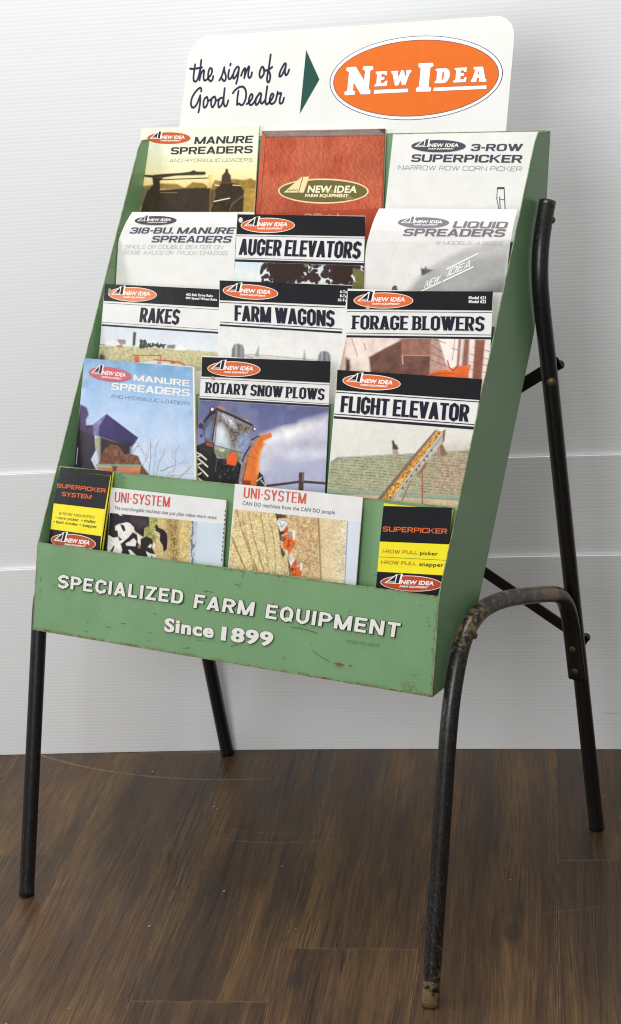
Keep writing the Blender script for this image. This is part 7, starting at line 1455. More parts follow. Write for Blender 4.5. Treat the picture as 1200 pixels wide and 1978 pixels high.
["P","paint_chips",2,"#8d6d48",[[-42.45,135.99],[-43.3,136.43],[-44.23,136.36],[-45.24,136.27],[-45.29,135.71],[-44.25,135.33],[-42.9,135.39]] ],
["P","paint_chips",2,"#4a3626",[[-249.41,134.71],[-250.0,135.01],[-251.01,135.51],[-251.71,134.97],[-251.94,134.41],[-250.78,134.01],[-249.31,134.09]] ],
["P","paint_chips",2,"#4a3626",[[-191.72,133.18],[-192.31,133.5],[-193.01,133.49],[-193.67,133.37],[-193.63,133.01],[-192.93,132.92],[-192.25,132.88]] ],
["P","paint_chips",2,"#7a5a38",[[-66.0,134.88],[-66.08,135.21],[-66.77,135.13],[-67.29,135.03],[-67.43,134.7],[-66.76,134.51],[-66.03,134.56]] ],
["P","paint_chips",2,"#6a4c30",[[-322.92,134.01],[-324.22,134.33],[-325.26,134.78],[-325.63,134.2],[-325.98,133.76],[-325.04,133.33],[-324.06,133.65]] ],
["P","paint_chips",2,"#8d6d48",[[-218.68,134.19],[-218.69,134.53],[-219.49,134.59],[-220.24,134.41],[-220.22,133.99],[-219.43,133.71],[-218.5,133.81]] ],
["P","paint_chips",2,"#7a5a38",[[-153.73,134.05],[-154.5,134.37],[-155.29,134.52],[-155.93,134.26],[-155.79,133.89],[-155.25,133.43],[-154.5,133.79]] ],
["P","paint_chips",2,"#4a3626",[[-153.08,134.91],[-153.69,135.11],[-154.34,135.41],[-154.88,135.1],[-154.92,134.72],[-154.25,134.34],[-153.4,134.58]] ],
["P","paint_chips",2,"#5b4028",[[-285.61,134.23],[-285.81,134.52],[-286.58,134.69],[-286.96,134.37],[-287.22,134.03],[-286.5,133.69],[-285.38,133.76]] ],
["P","paint_chips",2,"#5b4028",[[-323.42,133.68],[-323.79,134.16],[-324.9,134.14],[-325.87,133.95],[-325.49,133.5],[-324.83,133.11],[-323.77,133.25]] ],
["P","paint_chips",2,"#4a3626",[[-34.48,134.79],[-34.85,135.12],[-35.61,135.21],[-35.99,134.94],[-36.22,134.61],[-35.46,134.55],[-34.8,134.49]] ],
["P","paint_chips",2,"#5b4028",[[-131.8,133.86],[-132.11,134.31],[-133.13,134.33],[-133.99,134.12],[-133.63,133.69],[-132.97,133.53],[-132.01,133.41]] ],
["P","paint_chips",2,"#6a4c30",[[-254.0,133.81],[-254.04,134.3],[-255.15,134.27],[-255.76,134.01],[-255.73,133.63],[-255.12,133.13],[-254.22,133.48]] ],
["P","paint_chips",2,"#5b4028",[[-324.15,134.24],[-324.12,134.74],[-325.17,134.55],[-326.35,134.53],[-326.26,133.97],[-325.1,133.92],[-324.1,133.79]] ],
["P","paint_chips",2,"#6a4c30",[[-325.12,133.2],[-325.56,133.68],[-326.83,133.91],[-327.32,133.4],[-327.38,132.99],[-326.63,132.55],[-325.24,132.62]] ],
["P","paint_chips",2,"#7a5a38",[[-178.63,134.15],[-179.43,134.71],[-180.6,134.57],[-181.71,134.45],[-181.38,133.93],[-180.55,133.63],[-179.7,133.81]] ],
["P","paint_chips",2,"#7a5a38",[[-270.41,133.74],[-270.6,134.25],[-271.83,134.33],[-272.29,133.92],[-272.28,133.57],[-271.65,133.24],[-270.82,133.41]] ],
["P","paint_chips",2,"#4a3626",[[-225.21,134.6],[-225.97,134.84],[-226.68,135.13],[-227.53,134.86],[-227.23,134.42],[-226.46,134.33],[-225.66,134.25]] ],
["P","paint_chips",2,"#6a4c30",[[-267.36,133.9],[-267.38,134.29],[-268.2,134.16],[-268.66,134.03],[-268.95,133.7],[-268.23,133.39],[-267.32,133.52]] ],
["P","paint_chips",2,"#5b4028",[[-147.84,133.36],[-148.48,133.87],[-149.68,133.96],[-150.72,133.68],[-150.65,133.07],[-149.57,132.71],[-148.81,133.1]] ],
["P","paint_chips",2,"#8d6d48",[[-322.38,132.85],[-322.75,133.27],[-323.74,133.31],[-324.39,133.06],[-324.72,132.59],[-323.59,132.51],[-322.58,132.41]] ],
["P","paint_chips",2,"#8d6d48",[[-77.77,134.34],[-78.61,134.76],[-79.58,134.84],[-80.51,134.63],[-81.01,133.97],[-79.44,133.92],[-78.32,133.83]] ],
["P","paint_chips",2,"#8d6d48",[[-317.02,132.56],[-317.48,132.96],[-318.51,133.11],[-318.98,132.74],[-319.27,132.33],[-318.37,132.03],[-317.38,132.16]] ],
["P","paint_chips",2,"#5b4028",[[-85.49,135.78],[-86.42,136.13],[-87.38,136.48],[-88.17,136.06],[-87.89,135.59],[-87.2,135.17],[-86.06,135.3]] ],
["P","paint_chips",2,"#4a3626",[[-221.99,133.9],[-222.24,134.25],[-223.22,134.53],[-223.78,134.11],[-223.48,133.76],[-223.06,133.3],[-222.13,133.54]] ],
["P","paint_chips",2,"#6a4c30",[[-258.62,133.45],[-259.13,133.94],[-260.43,134.25],[-261.25,133.74],[-261.56,133.11],[-260.17,132.84],[-259.07,133.01]] ],
["P","paint_chips",2,"#6a4c30",[[-345.31,134.01],[-345.62,134.44],[-346.56,134.37],[-347.03,134.17],[-347.35,133.81],[-346.54,133.49],[-345.77,133.73]] ],
["P","paint_chips",2,"#4a3626",[[-227.61,134.87],[-228.34,135.09],[-229.0,135.35],[-229.43,135.04],[-229.38,134.73],[-228.82,134.58],[-228.21,134.62]] ],
["P","paint_chips",2,"#8d6d48",[[-241.34,133.77],[-241.48,134.19],[-242.55,134.37],[-243.07,133.97],[-243.54,133.48],[-242.35,133.33],[-241.57,133.46]] ],
["P","paint_chips",2,"#5b4028",[[-272.68,133.32],[-273.41,133.78],[-274.39,133.66],[-274.84,133.47],[-275.38,133.08],[-274.39,132.78],[-273.7,133.08]] ],
["P","paint_chips",2,"#8d6d48",[[-157.1,134.73],[-157.68,134.94],[-158.19,135.01],[-158.77,134.9],[-158.54,134.62],[-158.12,134.49],[-157.7,134.57]] ],
["P","paint_chips",2,"#8d6d48",[[-164.38,135.18],[-164.51,135.49],[-165.17,135.43],[-166.04,135.41],[-166.03,134.97],[-165.22,134.66],[-164.4,134.86]] ],
["P","paint_chips",2,"#5b4028",[[-167.07,133.71],[-167.24,133.94],[-167.86,134.12],[-168.38,133.88],[-168.44,133.53],[-167.73,133.39],[-167.23,133.51]] ],
["P","paint_chips",2,"#7a5a38",[[-317.88,134.01],[-318.07,134.42],[-319.09,134.53],[-319.62,134.2],[-320.05,133.74],[-318.93,133.58],[-318.05,133.65]] ],
["P","paint_chips",2,"#4a3626",[[-288.35,132.71],[-289.28,132.91],[-289.91,133.18],[-290.36,132.87],[-290.43,132.54],[-289.72,132.43],[-289.18,132.49]] ],
["P","paint_chips",2,"#8d6d48",[[-194.76,134.13],[-195.87,134.58],[-197.14,134.98],[-198.34,134.51],[-198.27,133.78],[-196.85,133.52],[-195.95,133.78]] ],
["P","paint_chips",2,"#7a5a38",[[-350.34,28.5],[-350.52,28.7],[-350.7,28.76],[-350.93,28.71],[-351.0,28.4],[-350.75,28.25],[-350.55,28.35]] ],
["P","paint_chips",2,"#8d6d48",[[-349.95,109.69],[-349.91,110.18],[-350.38,110.35],[-350.61,109.94],[-350.73,109.57],[-350.38,109.45],[-350.03,109.28]] ],
["P","paint_chips",2,"#8d6d48",[[-350.2,21.28],[-350.48,21.75],[-350.91,21.99],[-351.4,21.73],[-351.36,21.13],[-350.96,20.88],[-350.53,20.85]] ],
["P","paint_chips",2,"#6a4c30",[[-350.68,120.31],[-350.8,120.7],[-351.13,120.72],[-351.52,120.66],[-351.34,120.27],[-351.17,120.09],[-350.88,120.01]] ],
["P","paint_chips",2,"#5b4028",[[-349.86,27.42],[-349.74,27.88],[-350.19,28.03],[-350.43,27.66],[-350.51,27.29],[-350.23,27.04],[-349.89,27.08]] ],
["P","paint_chips",2,"#7a5a38",[[-350.07,64.15],[-350.26,64.53],[-350.59,64.61],[-350.92,64.46],[-350.92,64.05],[-350.68,63.72],[-350.39,63.94]] ],
["P","paint_chips",2,"#5b4028",[[-349.43,48.36],[-349.6,48.59],[-349.82,48.78],[-350.06,48.6],[-349.97,48.32],[-349.85,48.14],[-349.67,48.24]] ],
["P","paint_chips",2,"#7a5a38",[[-350.85,103.76],[-350.92,104.05],[-351.19,104.21],[-351.51,104.05],[-351.53,103.64],[-351.21,103.55],[-350.95,103.46]] ],
["P","paint_chips",2,"#6a4c30",[[-350.11,87.44],[-350.25,87.71],[-350.47,87.67],[-350.65,87.62],[-350.75,87.36],[-350.51,87.28],[-350.27,87.19]] ],
["P","paint_chips",2,"#4a3626",[[-350.94,109.77],[-351.02,110.33],[-351.51,110.23],[-351.73,110.02],[-351.98,109.63],[-351.55,109.52],[-351.22,109.43]] ],
["P","paint_chips",2,"#7a5a38",[[-351.34,82.49],[-351.41,82.67],[-351.58,82.81],[-351.83,82.71],[-351.89,82.38],[-351.64,82.19],[-351.34,82.18]] ],
["P","paint_chips",2,"#4a3626",[[-349.81,127.53],[-350.15,128.13],[-350.69,128.4],[-350.9,127.84],[-351.07,127.44],[-350.78,126.99],[-350.21,126.98]] ],
["P","paint_chips",2,"#5b4028",[[-349.14,50.7],[-349.26,51.05],[-349.61,51.32],[-349.96,51.03],[-349.87,50.61],[-349.71,50.14],[-349.27,50.31]] ],
["P","paint_chips",2,"#5b4028",[[-350.73,45.1],[-350.7,45.49],[-351.06,45.5],[-351.3,45.32],[-351.23,45.04],[-351.12,44.76],[-350.82,44.8]] ],
["P","paint_chips",2,"#5b4028",[[-350.9,126.72],[-351.05,127.18],[-351.45,127.19],[-351.74,127.02],[-351.66,126.68],[-351.55,126.24],[-351.23,126.51]] ],
["P","paint_chips",2,"#8d6d48",[[-349.34,7.66],[-349.79,8.05],[-350.12,8.21],[-350.61,8.1],[-350.52,7.55],[-350.21,7.24],[-349.71,7.15]] ],
["P","paint_chips",2,"#8d6d48",[[-349.8,129.87],[-349.86,130.37],[-350.31,130.38],[-350.51,130.11],[-350.58,129.8],[-350.41,129.36],[-349.94,129.4]] ],
["P","paint_chips",2,"#5b4028",[[-349.7,132.13],[-349.7,132.53],[-350.06,132.51],[-350.4,132.44],[-350.34,132.05],[-350.1,131.89],[-349.86,131.91]] ],
["P","paint_chips",2,"#7a5a38",[[-350.37,76.29],[-350.34,76.75],[-350.75,76.64],[-351.23,76.68],[-351.29,76.1],[-350.87,75.75],[-350.51,76.0]] ],
["P","paint_chips",2,"#8d6d48",[[-350.46,81.95],[-350.47,82.19],[-350.7,82.26],[-350.98,82.19],[-350.83,81.91],[-350.76,81.64],[-350.54,81.77]] ],
["P","paint_chips",2,"#7a5a38",[[-348.11,53.15],[-348.31,53.58],[-348.68,53.56],[-348.9,53.39],[-349.23,52.97],[-348.81,52.62],[-348.41,52.83]] ],
["P","paint_chips",2,"#6a4c30",[[-351.22,87.32],[-351.09,87.91],[-351.63,87.8],[-352.09,87.71],[-351.98,87.2],[-351.74,86.8],[-351.23,86.78]] ],
["P","paint_chips",2,"#8d6d48",[[-351.17,111.9],[-351.27,112.28],[-351.6,112.27],[-351.92,112.19],[-351.91,111.81],[-351.68,111.52],[-351.38,111.64]] ],
["P","paint_chips",2,"#8d6d48",[[-350.72,62.6],[-350.95,62.98],[-351.28,63.03],[-351.54,62.87],[-351.58,62.52],[-351.33,62.3],[-351.05,62.36]] ],
["P","paint_chips",2,"#6a4c30",[[-350.94,86.53],[-351.15,86.82],[-351.42,87.06],[-351.83,86.9],[-351.81,86.4],[-351.52,86.02],[-351.14,86.21]] ],
["P","paint_chips",2,"#6a4c30",[[-349.65,90.12],[-349.73,90.42],[-350.02,90.65],[-350.31,90.4],[-350.42,89.98],[-350.08,89.74],[-349.78,89.85]]]]}}''')

# ------------------------------------------------------------------ setting: floor and backdrop
TH = math.atan(.459)
ca, sa = math.cos(TH), math.sin(TH)


def uvw(u, v): return (u * ca - v * sa, u * sa + v * ca)


def build_floor():
    rng = random.Random(3); v = []; f = []; pl = []; rn = []; ln = []
    known = {0: -.108, -3: .184, 2: .158}
    for i in range(-14, 15):
        u0 = .06 + .2 * i; b = known.get(i, rng.uniform(0, 1.2) if abs(i) > 3 else {-2: -.62, -1: .95, 1: .72, 3: -.5}.get(i, .4))
        k0 = math.floor((-3.2 - b) / 1.2)
        for k in range(k0, k0 + 6):
            v0 = b + 1.2 * k; v1 = v0 + 1.2; r = rng.random(); n = len(v)
            v += [(u0, v0, 0), (u0 + .2, v0, 0), (u0 + .2, v1, 0), (u0, v1, 0)]; f.append((n, n + 1, n + 2, n + 3))
            pl += [(0, 0, 0), (.2, 0, 0), (.2, 1.2, 0), (0, 1.2, 0)]; rn += [r] * 4; ln += [1.2] * 4
    me = bpy.data.meshes.new('floor'); me.from_pydata(v, [], f); me.update()
    a = me.attributes.new('plank', 'FLOAT_VECTOR', 'POINT'); a.data.foreach_set('vector', np.array(pl, np.float32).ravel())
    a = me.attributes.new('rnd', 'FLOAT', 'POINT'); a.data.foreach_set('value', rn)
    a = me.attributes.new('plen', 'FLOAT', 'POINT'); a.data.foreach_set('value', ln)
    o = link('floor', me, M['floor']); o.rotation_euler = (0, 0, TH); o['kind'] = 'structure'


build_floor()


def panel_sheet(z0, z1, dv, label):
    us = np.linspace(-1.9, 1.9, 77); vs = .588 - .012 * np.clip(np.abs(us + .1) / .55, 0, 2.0) ** 1.6
    front = [uvw(u, v + dv) for u, v in zip(us, vs)]; back = [uvw(u, v + dv + .008) for u, v in zip(us, vs)]
    n = len(us); v = []
    for row, z in ((front, z0), (front, z1), (back, z1), (back, z0)): v += [(x, y, z) for x, y in row]
    f = []
    for r in range(4):
        for i in range(n - 1): f.append((r * n + i, r * n + i + 1, ((r + 1) % 4) * n + i + 1, ((r + 1) % 4) * n + i))
    f += [(0, n, 2 * n, 3 * n), (n - 1, 4 * n - 1, 3 * n - 1, 2 * n - 1)]
    o = pydata('backdrop_panel', v, f, M['flute']); bm = bmesh.new(); bm.from_mesh(o.data); bmesh.ops.recalc_face_normals(bm, faces=bm.faces); bm.to_mesh(o.data); bm.free()
    o['label'] = label; o['category'] = 'wall panel'; o['group'] = 'white fluted backdrop panels'


panel_sheet(.0005, .366, 0.0, 'lowest white fluted plastic panel of the backdrop, standing on the wood floor')
panel_sheet(.3665, .5445, .006, 'narrow middle band of white fluted plastic between the two backdrop seams')
panel_sheet(.545, 2.3, .012, 'tall upper white fluted plastic backdrop panel behind the sign')

# ------------------------------------------------------------------ the rack
rack = empty('display_rack', (0, .17, 0), 'green metal literature display rack on black tube legs with white header sign', 'display rack')


def bevel_obj(o, wd, seg=2):
    md = o.modifiers.new('Bevel', 'BEVEL'); md.width = wd; md.segments = seg; md.limit_method = 'ANGLE'; md.angle_limit = math.radians(40)


def extrude_x(name, prof, x0, x1, m, parent, bev=.0006):
    n = len(prof); v = [(x0, y, z) for y, z in prof] + [(x1, y, z) for y, z in prof]
    f = [tuple(range(n)), tuple(range(2 * n - 1, n - 1, -1))] + [(i, i + n, (i + 1) % n + n, (i + 1) % n) for i in range(n)]
    o = pydata(name, v, f, m, parent); bm = bmesh.new(); bm.from_mesh(o.data); bmesh.ops.recalc_face_normals(bm, faces=bm.faces); bm.to_mesh(o.data); bm.free()
    if bev: bevel_obj(o, bev)
    return o


SIDE = [(-.0345, .4232), (.0012, .5560), (.3473, 1.1150), (.3590, 1.1282), (.4005, 1.1262), (.381, 1.0367), (.352, .925), (.3435, .895), (.3318, .868), (.3187, .842), (.2685, .7616), (.1535, .5751), (.0626, .4281)]
for x0, x1 in ((.3488, .3506), (-.3506, -.3488)):
    sp = extrude_x('side_panel', SIDE, x0, x1, M['green'], rack, .0005)
    # folded rear flange
    fl = [(p[0], p[1]) for p in SIDE[4:]]
TL_ = math.atan2(.0355, .1322)


def lip_panel(name, y, z, h, parent, floor_to=None, thick=.0014, x=.3484):
    """a folded sheet: rolled top edge, leaning face, pocket floor running back"""
    d = (-math.sin(TL_), -math.cos(TL_)); n = (-math.cos(TL_), math.sin(TL_))
    b = (y + d[0] * h, z + d[1] * h)
    pts_f = [(y + n[0] * .0022, z - .0035), (y + n[0] * .0016, z - .0008), (y - n[0] * .0002, z)]
    front = pts_f[::-1] + [(y + d[0] * .006, z + d[1] * .006), b]
    prof = [(y - n[0] * thick, z - .0004)] + [(y, z + .0002), (y + d[0] * .003, z + d[1] * .003), b]
    if floor_to: prof += [(floor_to, b[1] + .001), (floor_to, b[1] + .001 + thick)]
    prof += [(b[0] - n[0] * thick, b[1] + thick)]
    return extrude_x(name, prof, -x, x, M['green'], parent, .0004)


LIPS = [(0, .5557), (.0659, .6607), (.1401, .7716), (.2107, .8795), (.2776, .9863)]
front = None
for i, (y, z) in enumerate(LIPS):
    h = .137 if i == 0 else .215
    ny = .06 if i == 0 else (LIPS[i + 1][0] if i < 4 else .345) - .045
    p = lip_panel('front_panel' if i == 0 else 'pocket_panel', y + .0012, z, h, rack, None if i else .058, x=.3484 if i else .3512)
    if i == 0: front = p; p['label'] = 'front panel lettered with white capitals, chipped and rusty at its edges'
TB = math.radians(16.5)
by, bz = .3842, 1.1285
extrude_x('back_panel', [(by, bz), (by - math.tan(TB) * .33, bz - .33), (by - math.tan(TB) * .33 + .0014, bz - .33), (by + .0014, bz)], -.3484, .3484, M['green'], rack, .0003)

fs = DATA['front']; run_ops(fs['ops'], Surf(fs['prof'], fs['sa']), front, M['ink'], 5)

# header sign
sg = DATA['sign']; ss = Surf(sg['prof'], sg['sa'])


def round_poly(c, r, n=10):
    out = []; m = len(c)
    for i in range(m):
        a, b, d = np.array(c[i - 1]), np.array(c[i]), np.array(c[(i + 1) % m])
        if r[i] == 0: out.append(tuple(b)); continue
        A = b + (a - b) / np.linalg.norm(a - b) * r[i]; D = b + (d - b) / np.linalg.norm(d - b) * r[i]
        k = .5523
        for j in range(n + 1):
            t = j / n; B1 = A + (b - A) * k; B2 = D + (b - D) * k
            out.append(tuple((1 - t) ** 3 * A + 3 * t * (1 - t) ** 2 * B1 + 3 * t * t * (1 - t) * B2 + t ** 3 * D))
    return out


oc = round_poly([(-287.5, -159.3), (287.8, -165.9), (288.0, 40), (-298.5, 40)], [36, 34, 0, 0])
n_ = len(oc); oa = np.array(oc)
fv = ss(oa[:, 0], oa[:, 1], 0.0).tolist() + ss(oa[:, 0], oa[:, 1], -1.6).tolist()
hs = pydata('header_sign', fv, [tuple(range(n_)), tuple(range(2 * n_ - 1, n_ - 1, -1))] + [(i, (i + 1) % n_, (i + 1) % n_ + n_, i + n_) for i in range(n_)], M['sign'], rack)
bm = bmesh.new(); bm.from_mesh(hs.data); bmesh.ops.recalc_face_normals(bm, faces=bm.faces); bm.to_mesh(hs.data); bm.free(); bevel_obj(hs, .0004)
run_ops(sg['ops'], ss, hs, M['ink'], 6)


# tubes
def tube(name, pts, m, parent, rad, wear, nseg=20, sub=7):
    """pts: path, rad: list of (rx, rn) at the points, wear: list of 0..1"""
    path = catmull(pts, sub); rr = catmull([tuple(r) for r in rad], sub)
    ln = np.concatenate([[0], np.cumsum(np.linalg.norm(np.diff(path, axis=0), axis=1))]); tt = np.linspace(0, ln[-1], int(ln[-1] / .007)); ww0 = catmull([(w_,) for w_ in wear], sub)[:, 0]
    path = np.stack([np.interp(tt, ln, path[:, k]) for k in range(3)], 1); rr = np.stack([np.interp(tt, ln, rr[:, k]) for k in range(2)], 1)
    for _ in range(14): path[1:-1] = path[1:-1] * .5 + (path[:-2] + path[2:]) * .25
    ww = np.clip(np.interp(tt, ln, ww0), 0, 1)
    T = np.gradient(path, axis=0); T /= np.linalg.norm(T, axis=1)[:, None]
    X = np.array([1.0, 0, 0]); v = []; wv = []
    for i, p in enumerate(path):
        N = np.cross(T[i], X); N /= np.linalg.norm(N); B = np.cross(N, T[i])
        for j in range(nseg):
            a = 2 * math.pi * j / nseg; e = .82 if abs(rr[i][0] - rr[i][1]) > .003 else 1.0
            ca_, sa_ = math.cos(a), math.sin(a)
            v.append(tuple(p + B * math.copysign(abs(ca_) ** e, ca_) * rr[i][0] + N * math.copysign(abs(sa_) ** e, sa_) * rr[i][1])); wv.append(ww[i])
    n = len(path); f = [(i * nseg + j, i * nseg + (j + 1) % nseg, (i + 1) * nseg + (j + 1) % nseg, (i + 1) * nseg + j) for i in range(n - 1) for j in range(nseg)]
    # hollow ends with a small wall
    for end, sgn in ((0, 1), (n - 1, -1)):
        b = len(v); c_ = path[end]
        for j in range(nseg):
            q = np.array(v[end * nseg + j]); v.append(tuple(c_ + (q - c_) * .86)); wv.append(.9)
        d_ = T[end] * sgn * .012
        for j in range(nseg): v.append(tuple(np.array(v[b + j]) + d_)); wv.append(.2)
        for j in range(nseg):
            k = (j + 1) % nseg
            f.append((end * nseg + j, end * nseg + k, b + k, b + j)); f.append((b + j, b + k, b + nseg + k, b + nseg + j))
        f.append(tuple(b + nseg + j for j in range(nseg)))
    o = pydata(name, v, f, m, parent, True, None, wv)
    bm = bmesh.new(); bm.from_mesh(o.data); bmesh.ops.recalc_face_normals(bm, faces=bm.faces); bm.to_mesh(o.data); bm.free()
    return o


def ball(name, loc, r, flat, axis, m, parent):
    bm = bmesh.new(); bmesh.ops.create_uvsphere(bm, u_segments=14, v_segments=8, radius=r)
    bmesh.ops.scale(bm, vec=(1, 1, flat), verts=bm.verts)
    R = Vector(axis).to_track_quat('Z', 'Y').to_matrix().to_4x4(); bm.transform(Matrix.Translation(loc) @ R)
    me = bpy.data.meshes.new(name); bm.to_mesh(me); bm.free(); return link(name, me, m, parent, True)


FL = [(.366, -.1125, .001), (.366, -.1045, .04), (.366, -.064, .20), (.366, -.0187, .380), (.366, .0114, .4517), (.366, .0387, .4900), (.3665, .0800, .5075), (.367, .1300, .5050), (.3675, .1850, .4940), (.368, .2500, .4755), (.368, .3138, .4565), (.368, .3480, .4430), (.368, .3690, .4200), (.368, .3790, .3900), (.368, .3850, .3600), (.368, .3975, .288)]
FR = [(.0123, .0123)] * 11 + [(.0128, .0120), (.0134, .010), (.0140, .007), (.0144, .005), (.0146, .0048)]
FW = [.95, .66, .30, .36, .58, .72, .66, .56, .60, .70, .72, .5, .25, .12, .10, .2]
RL = [(.366, .4610, .001), (.366, .4400, .134), (.366, .3810, .507), (.366, .3381, .780), (.366, .3225, .868), (.366, .3150, .920), (.366, .3165, .950), (.366, .3260, .987), (.366, .3495, 1.033)]
RW = [.3, .05, .05, .08, .12, .18, .25, .35, .45]
for sx in (1, -1):
    fx = lambda P: [(x * sx, y, z) for x, y, z in P]
    FLx = FL if sx > 0 else [(.3605, -.1125 + .25 * z, z) for z in (.001, .04, .2, .38, .44)] + [(.3605, .012, .478)] + [(.3605, y, z) for x, y, z in FL[6:]]
    tube('front_leg', fx(FLx), M['black'], rack, FR if sx > 0 else [(min(a, .0119), b) for a, b in FR], FW if sx > 0 else [.4, .25, .12, .15] + [.3] * 12)
    tube('rear_leg', fx(RL), M['black'], rack, [(.0121, .0121)] * len(RL), RW)
    for y, z in ((.3865, .342), (.3935, .303)):
        ball('rivet', (.368 * sx, y - .0025, z), .0058, .45, (0, -1, -.15), M['rivet'], rack)
    ball('rivet', (.372 * sx, .3285, .777), .0068, .4, (.3 * sx, -1, 0), M['rivet'], rack)
    ball('rivet', (.3775 * sx, .046, .487), .005, .5, (sx, -.3, 0), M['rivet'], rack)
    ball('rivet', (.3775 * sx, .340, 1.008), .0048, .5, (sx, -.35, 0), M['rivet'], rack)
yr = lambda z: .461 - .1577 * z
for zr, zl, dy in ((.347, .795, .0145), (.795, .347, .0190)):
    A = Vector((.366, yr(zr) + dy, zr)); B = Vector((-.366, yr(zl) + dy, zl)); d = (B - A).normalized(); A = A - d * .012; B = B + d * .012
    nrm = Vector((0, 1, .158)).normalized(); wv_ = d.cross(nrm).normalized() * .0095; t_ = nrm * .0015
    v = [tuple(P + s1 * wv_ + s2 * t_) for P in (A, B) for s1, s2 in ((-1, -1), (1, -1), (1, 1), (-1, 1))]
    o = pydata('cross_brace', v, [(0, 1, 2, 3), (7, 6, 5, 4), (0, 4, 5, 1), (1, 5, 6, 2), (2, 6, 7, 3), (3, 7, 4, 0)], M['black'], rack); bevel_obj(o, .001)
    for s_, z in ((1, zr), (-1, zl)):
        ball('bolt', (.366 * s_ + .006 * s_, yr(z) + dy + .006, z), .0072, .8, (0, 1, .15), M['black'], rack)

# ------------------------------------------------------------------ brochures
LBL = {
    'manure_sunset': ('farm brochure with tractor silhouetted at sunset, cream top, in the top left pocket', 'brochure'),
    'red_manual': ('red leather-look manual cover with gold oval badge in the top middle pocket', 'manual'),
    'three_row': ('white leaflet titled 3-ROW SUPERPICKER in the top right pocket', 'brochure'),
    'bushel_318': ('white curling leaflet titled 318-BU. MANURE SPREADERS above the rakes brochure', 'brochure'),
    'auger': ('brochure titled AUGER ELEVATORS with black header and dark leaves against the sky', 'brochure'),
    'liquid': ('pale grey brochure bent backwards, titled LIQUID SPREADERS, with a grey tank', 'brochure'),
    'rakes': ('brochure titled RAKES with black header over a hay field and silos', 'brochure'),
    'wagons': ('brochure titled FARM WAGONS with black header over grey wagon tyres', 'brochure'),
    'forage': ('brochure titled FORAGE BLOWERS with black header over a brown barn picture', 'brochure'),
    'manure_blue': ('thick blue brochure titled MANURE SPREADERS with bare trees and purple spreader', 'brochure'),
    'rotary': ('brochure titled ROTARY SNOW PLOWS with tractor cab and orange snow chute', 'brochure'),
    'flight': ('brochure titled FLIGHT ELEVATOR with corn conveyor over a shingled roof', 'brochure'),
    'super_system': ('narrow black and yellow leaflet titled SUPERPICKER SYSTEM in the bottom left corner', 'leaflet'),
    'super_system_back': ('black leaflet mostly hidden behind the SUPERPICKER SYSTEM leaflet, its yellow edge showing', 'leaflet'),
    'uni_cows': ('white brochure titled UNI-SYSTEM with black and white cows on its cover', 'brochure'),
    'uni_combines': ('white brochure titled UNI-SYSTEM with red combines in a wheat field', 'brochure'),
    'superpicker': ('narrow black and yellow leaflet titled SUPERPICKER with 1-ROW PULL lines, bottom right pocket', 'leaflet'),
    'superpicker_back': ('black leaflet behind the 1-ROW PULL leaflet, a thin yellow edge showing', 'leaflet')}


def slab(name, xl, xr, s0, s1, n0, n1, surf, m, parent, col, nu=7, ns=34, curl=0.0):
    ss_ = np.linspace(s0, s1, ns); v = []
    for n in (n0, n1):
        for q in ss_:
            a, b = xl(q), xr(q); u = np.linspace(0, 1, nu); x = a + (b - a) * u
            nn = n + curl * (np.abs(u - .5) * 2) ** 3 * 1.0
            v += surf(x, np.full(nu, q), nn).tolist()
    k = nu * ns; f = []
    for i in range(ns - 1):
        for j in range(nu - 1):
            a = i * nu + j; f.append((a, a + 1, a + nu + 1, a + nu)); f.append((k + a, k + a + nu, k + a + nu + 1, k + a + 1))
    for i in range(ns - 1):
        for j in (0, nu - 1):
            a = i * nu + j; f.append((a, a + nu, k + a + nu, k + a))
    for j in range(nu - 1):
        for i in (0, ns - 1):
            a = i * nu + j; f.append((a, a + 1, k + a + 1, k + a))
    o = pydata(name, v, f, m, parent, False, [col] * len(v))
    bm = bmesh.new(); bm.from_mesh(o.data); bmesh.ops.recalc_face_normals(bm, faces=bm.faces); bm.to_mesh(o.data); bm.free(); return o


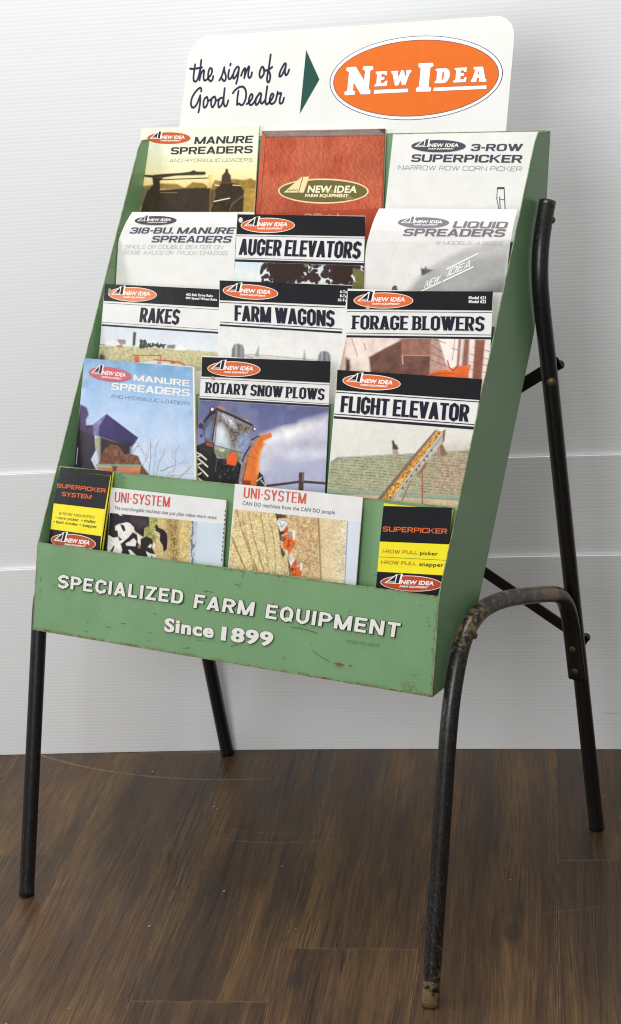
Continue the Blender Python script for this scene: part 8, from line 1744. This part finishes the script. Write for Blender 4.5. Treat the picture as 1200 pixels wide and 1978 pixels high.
for si, d in enumerate(DATA['sheets']):
    surf = Surf(d['prof'], d['sa']); q = np.array(d['quad']); lim = 347.0
    s0 = (q[0][1] + q[1][1]) / 2; s1 = (q[2][1] + q[3][1]) / 2
    if 'edge_l' in d:
        el, er = np.array(d['edge_l']), np.array(d['edge_r'])
        xl = lambda s, el=el: max(-lim, float(np.interp(s, el[:, 1], el[:, 0]))); xr = lambda s, er=er: min(lim, float(np.interp(s, er[:, 1], er[:, 0])))
    else:
        xl = lambda s, a=q[0], b=q[3]: max(-lim, a[0] + (b[0] - a[0]) * (s - a[1]) / (b[1] - a[1])); xr = lambda s, a=q[1], b=q[2]: min(lim + 2, a[0] + (b[0] - a[0]) * (s - a[1]) / (b[1] - a[1]))
    mid = surf(np.array([(xl(s1) + xr(s1)) / 2]), np.array([s1]))[0]
    lab, cat = LBL[d['name']]
    root = empty('leaflet' if cat == 'leaflet' else cat, tuple(mid), lab, cat, 'brochures and leaflets in the rack')
    th = d.get('th', 1.4); pc = lin(d['paper'])
    # top edge follows the two traced corners
    slab('cover', xl, xr, s0, s1, 0.0, -.28, surf, M['print'], root, pc)
    if th > .8:
        ext = 3.0 if d['name'] == 'manure_blue' else .3
        pcol = lin('#e9e3d0') if cat != 'leaflet' else lin('#d9cd60')
        slab('pages', lambda s: xl(s) + .6, lambda s: min(lim + 2, xr(s) + (ext if ext > 1 else -.2)), s0 + 1.2, s1 - .6, -.36, -th, surf, M['paper'], root, pcol)
    run_ops(d['ops'], surf, root, M['print'], si + 2)

# ------------------------------------------------------------------ crumbs on the floor
rng = random.Random(11); bm = bmesh.new()
for i in range(26):
    u, v = rng.uniform(-.6, .6), rng.uniform(-.5, .5); x, y = uvw(u, v); r = rng.uniform(.0007, .0019)
    mtx = Matrix.Translation((x, y, r * .5)) @ Matrix.Rotation(rng.random() * 3, 4, 'Z') @ Matrix.Diagonal((rng.uniform(.8, 2.2), 1, .6, 1))
    bmesh.ops.create_icosphere(bm, subdivisions=1, radius=r, matrix=mtx)
me = bpy.data.meshes.new('floor_crumbs'); bm.to_mesh(me); bm.free()
o = link('floor_crumbs', me, M['crumb']); o['kind'] = 'stuff'; o['label'] = 'tiny pale crumbs and dust specks scattered on the wood floor'; o['category'] = 'crumbs'
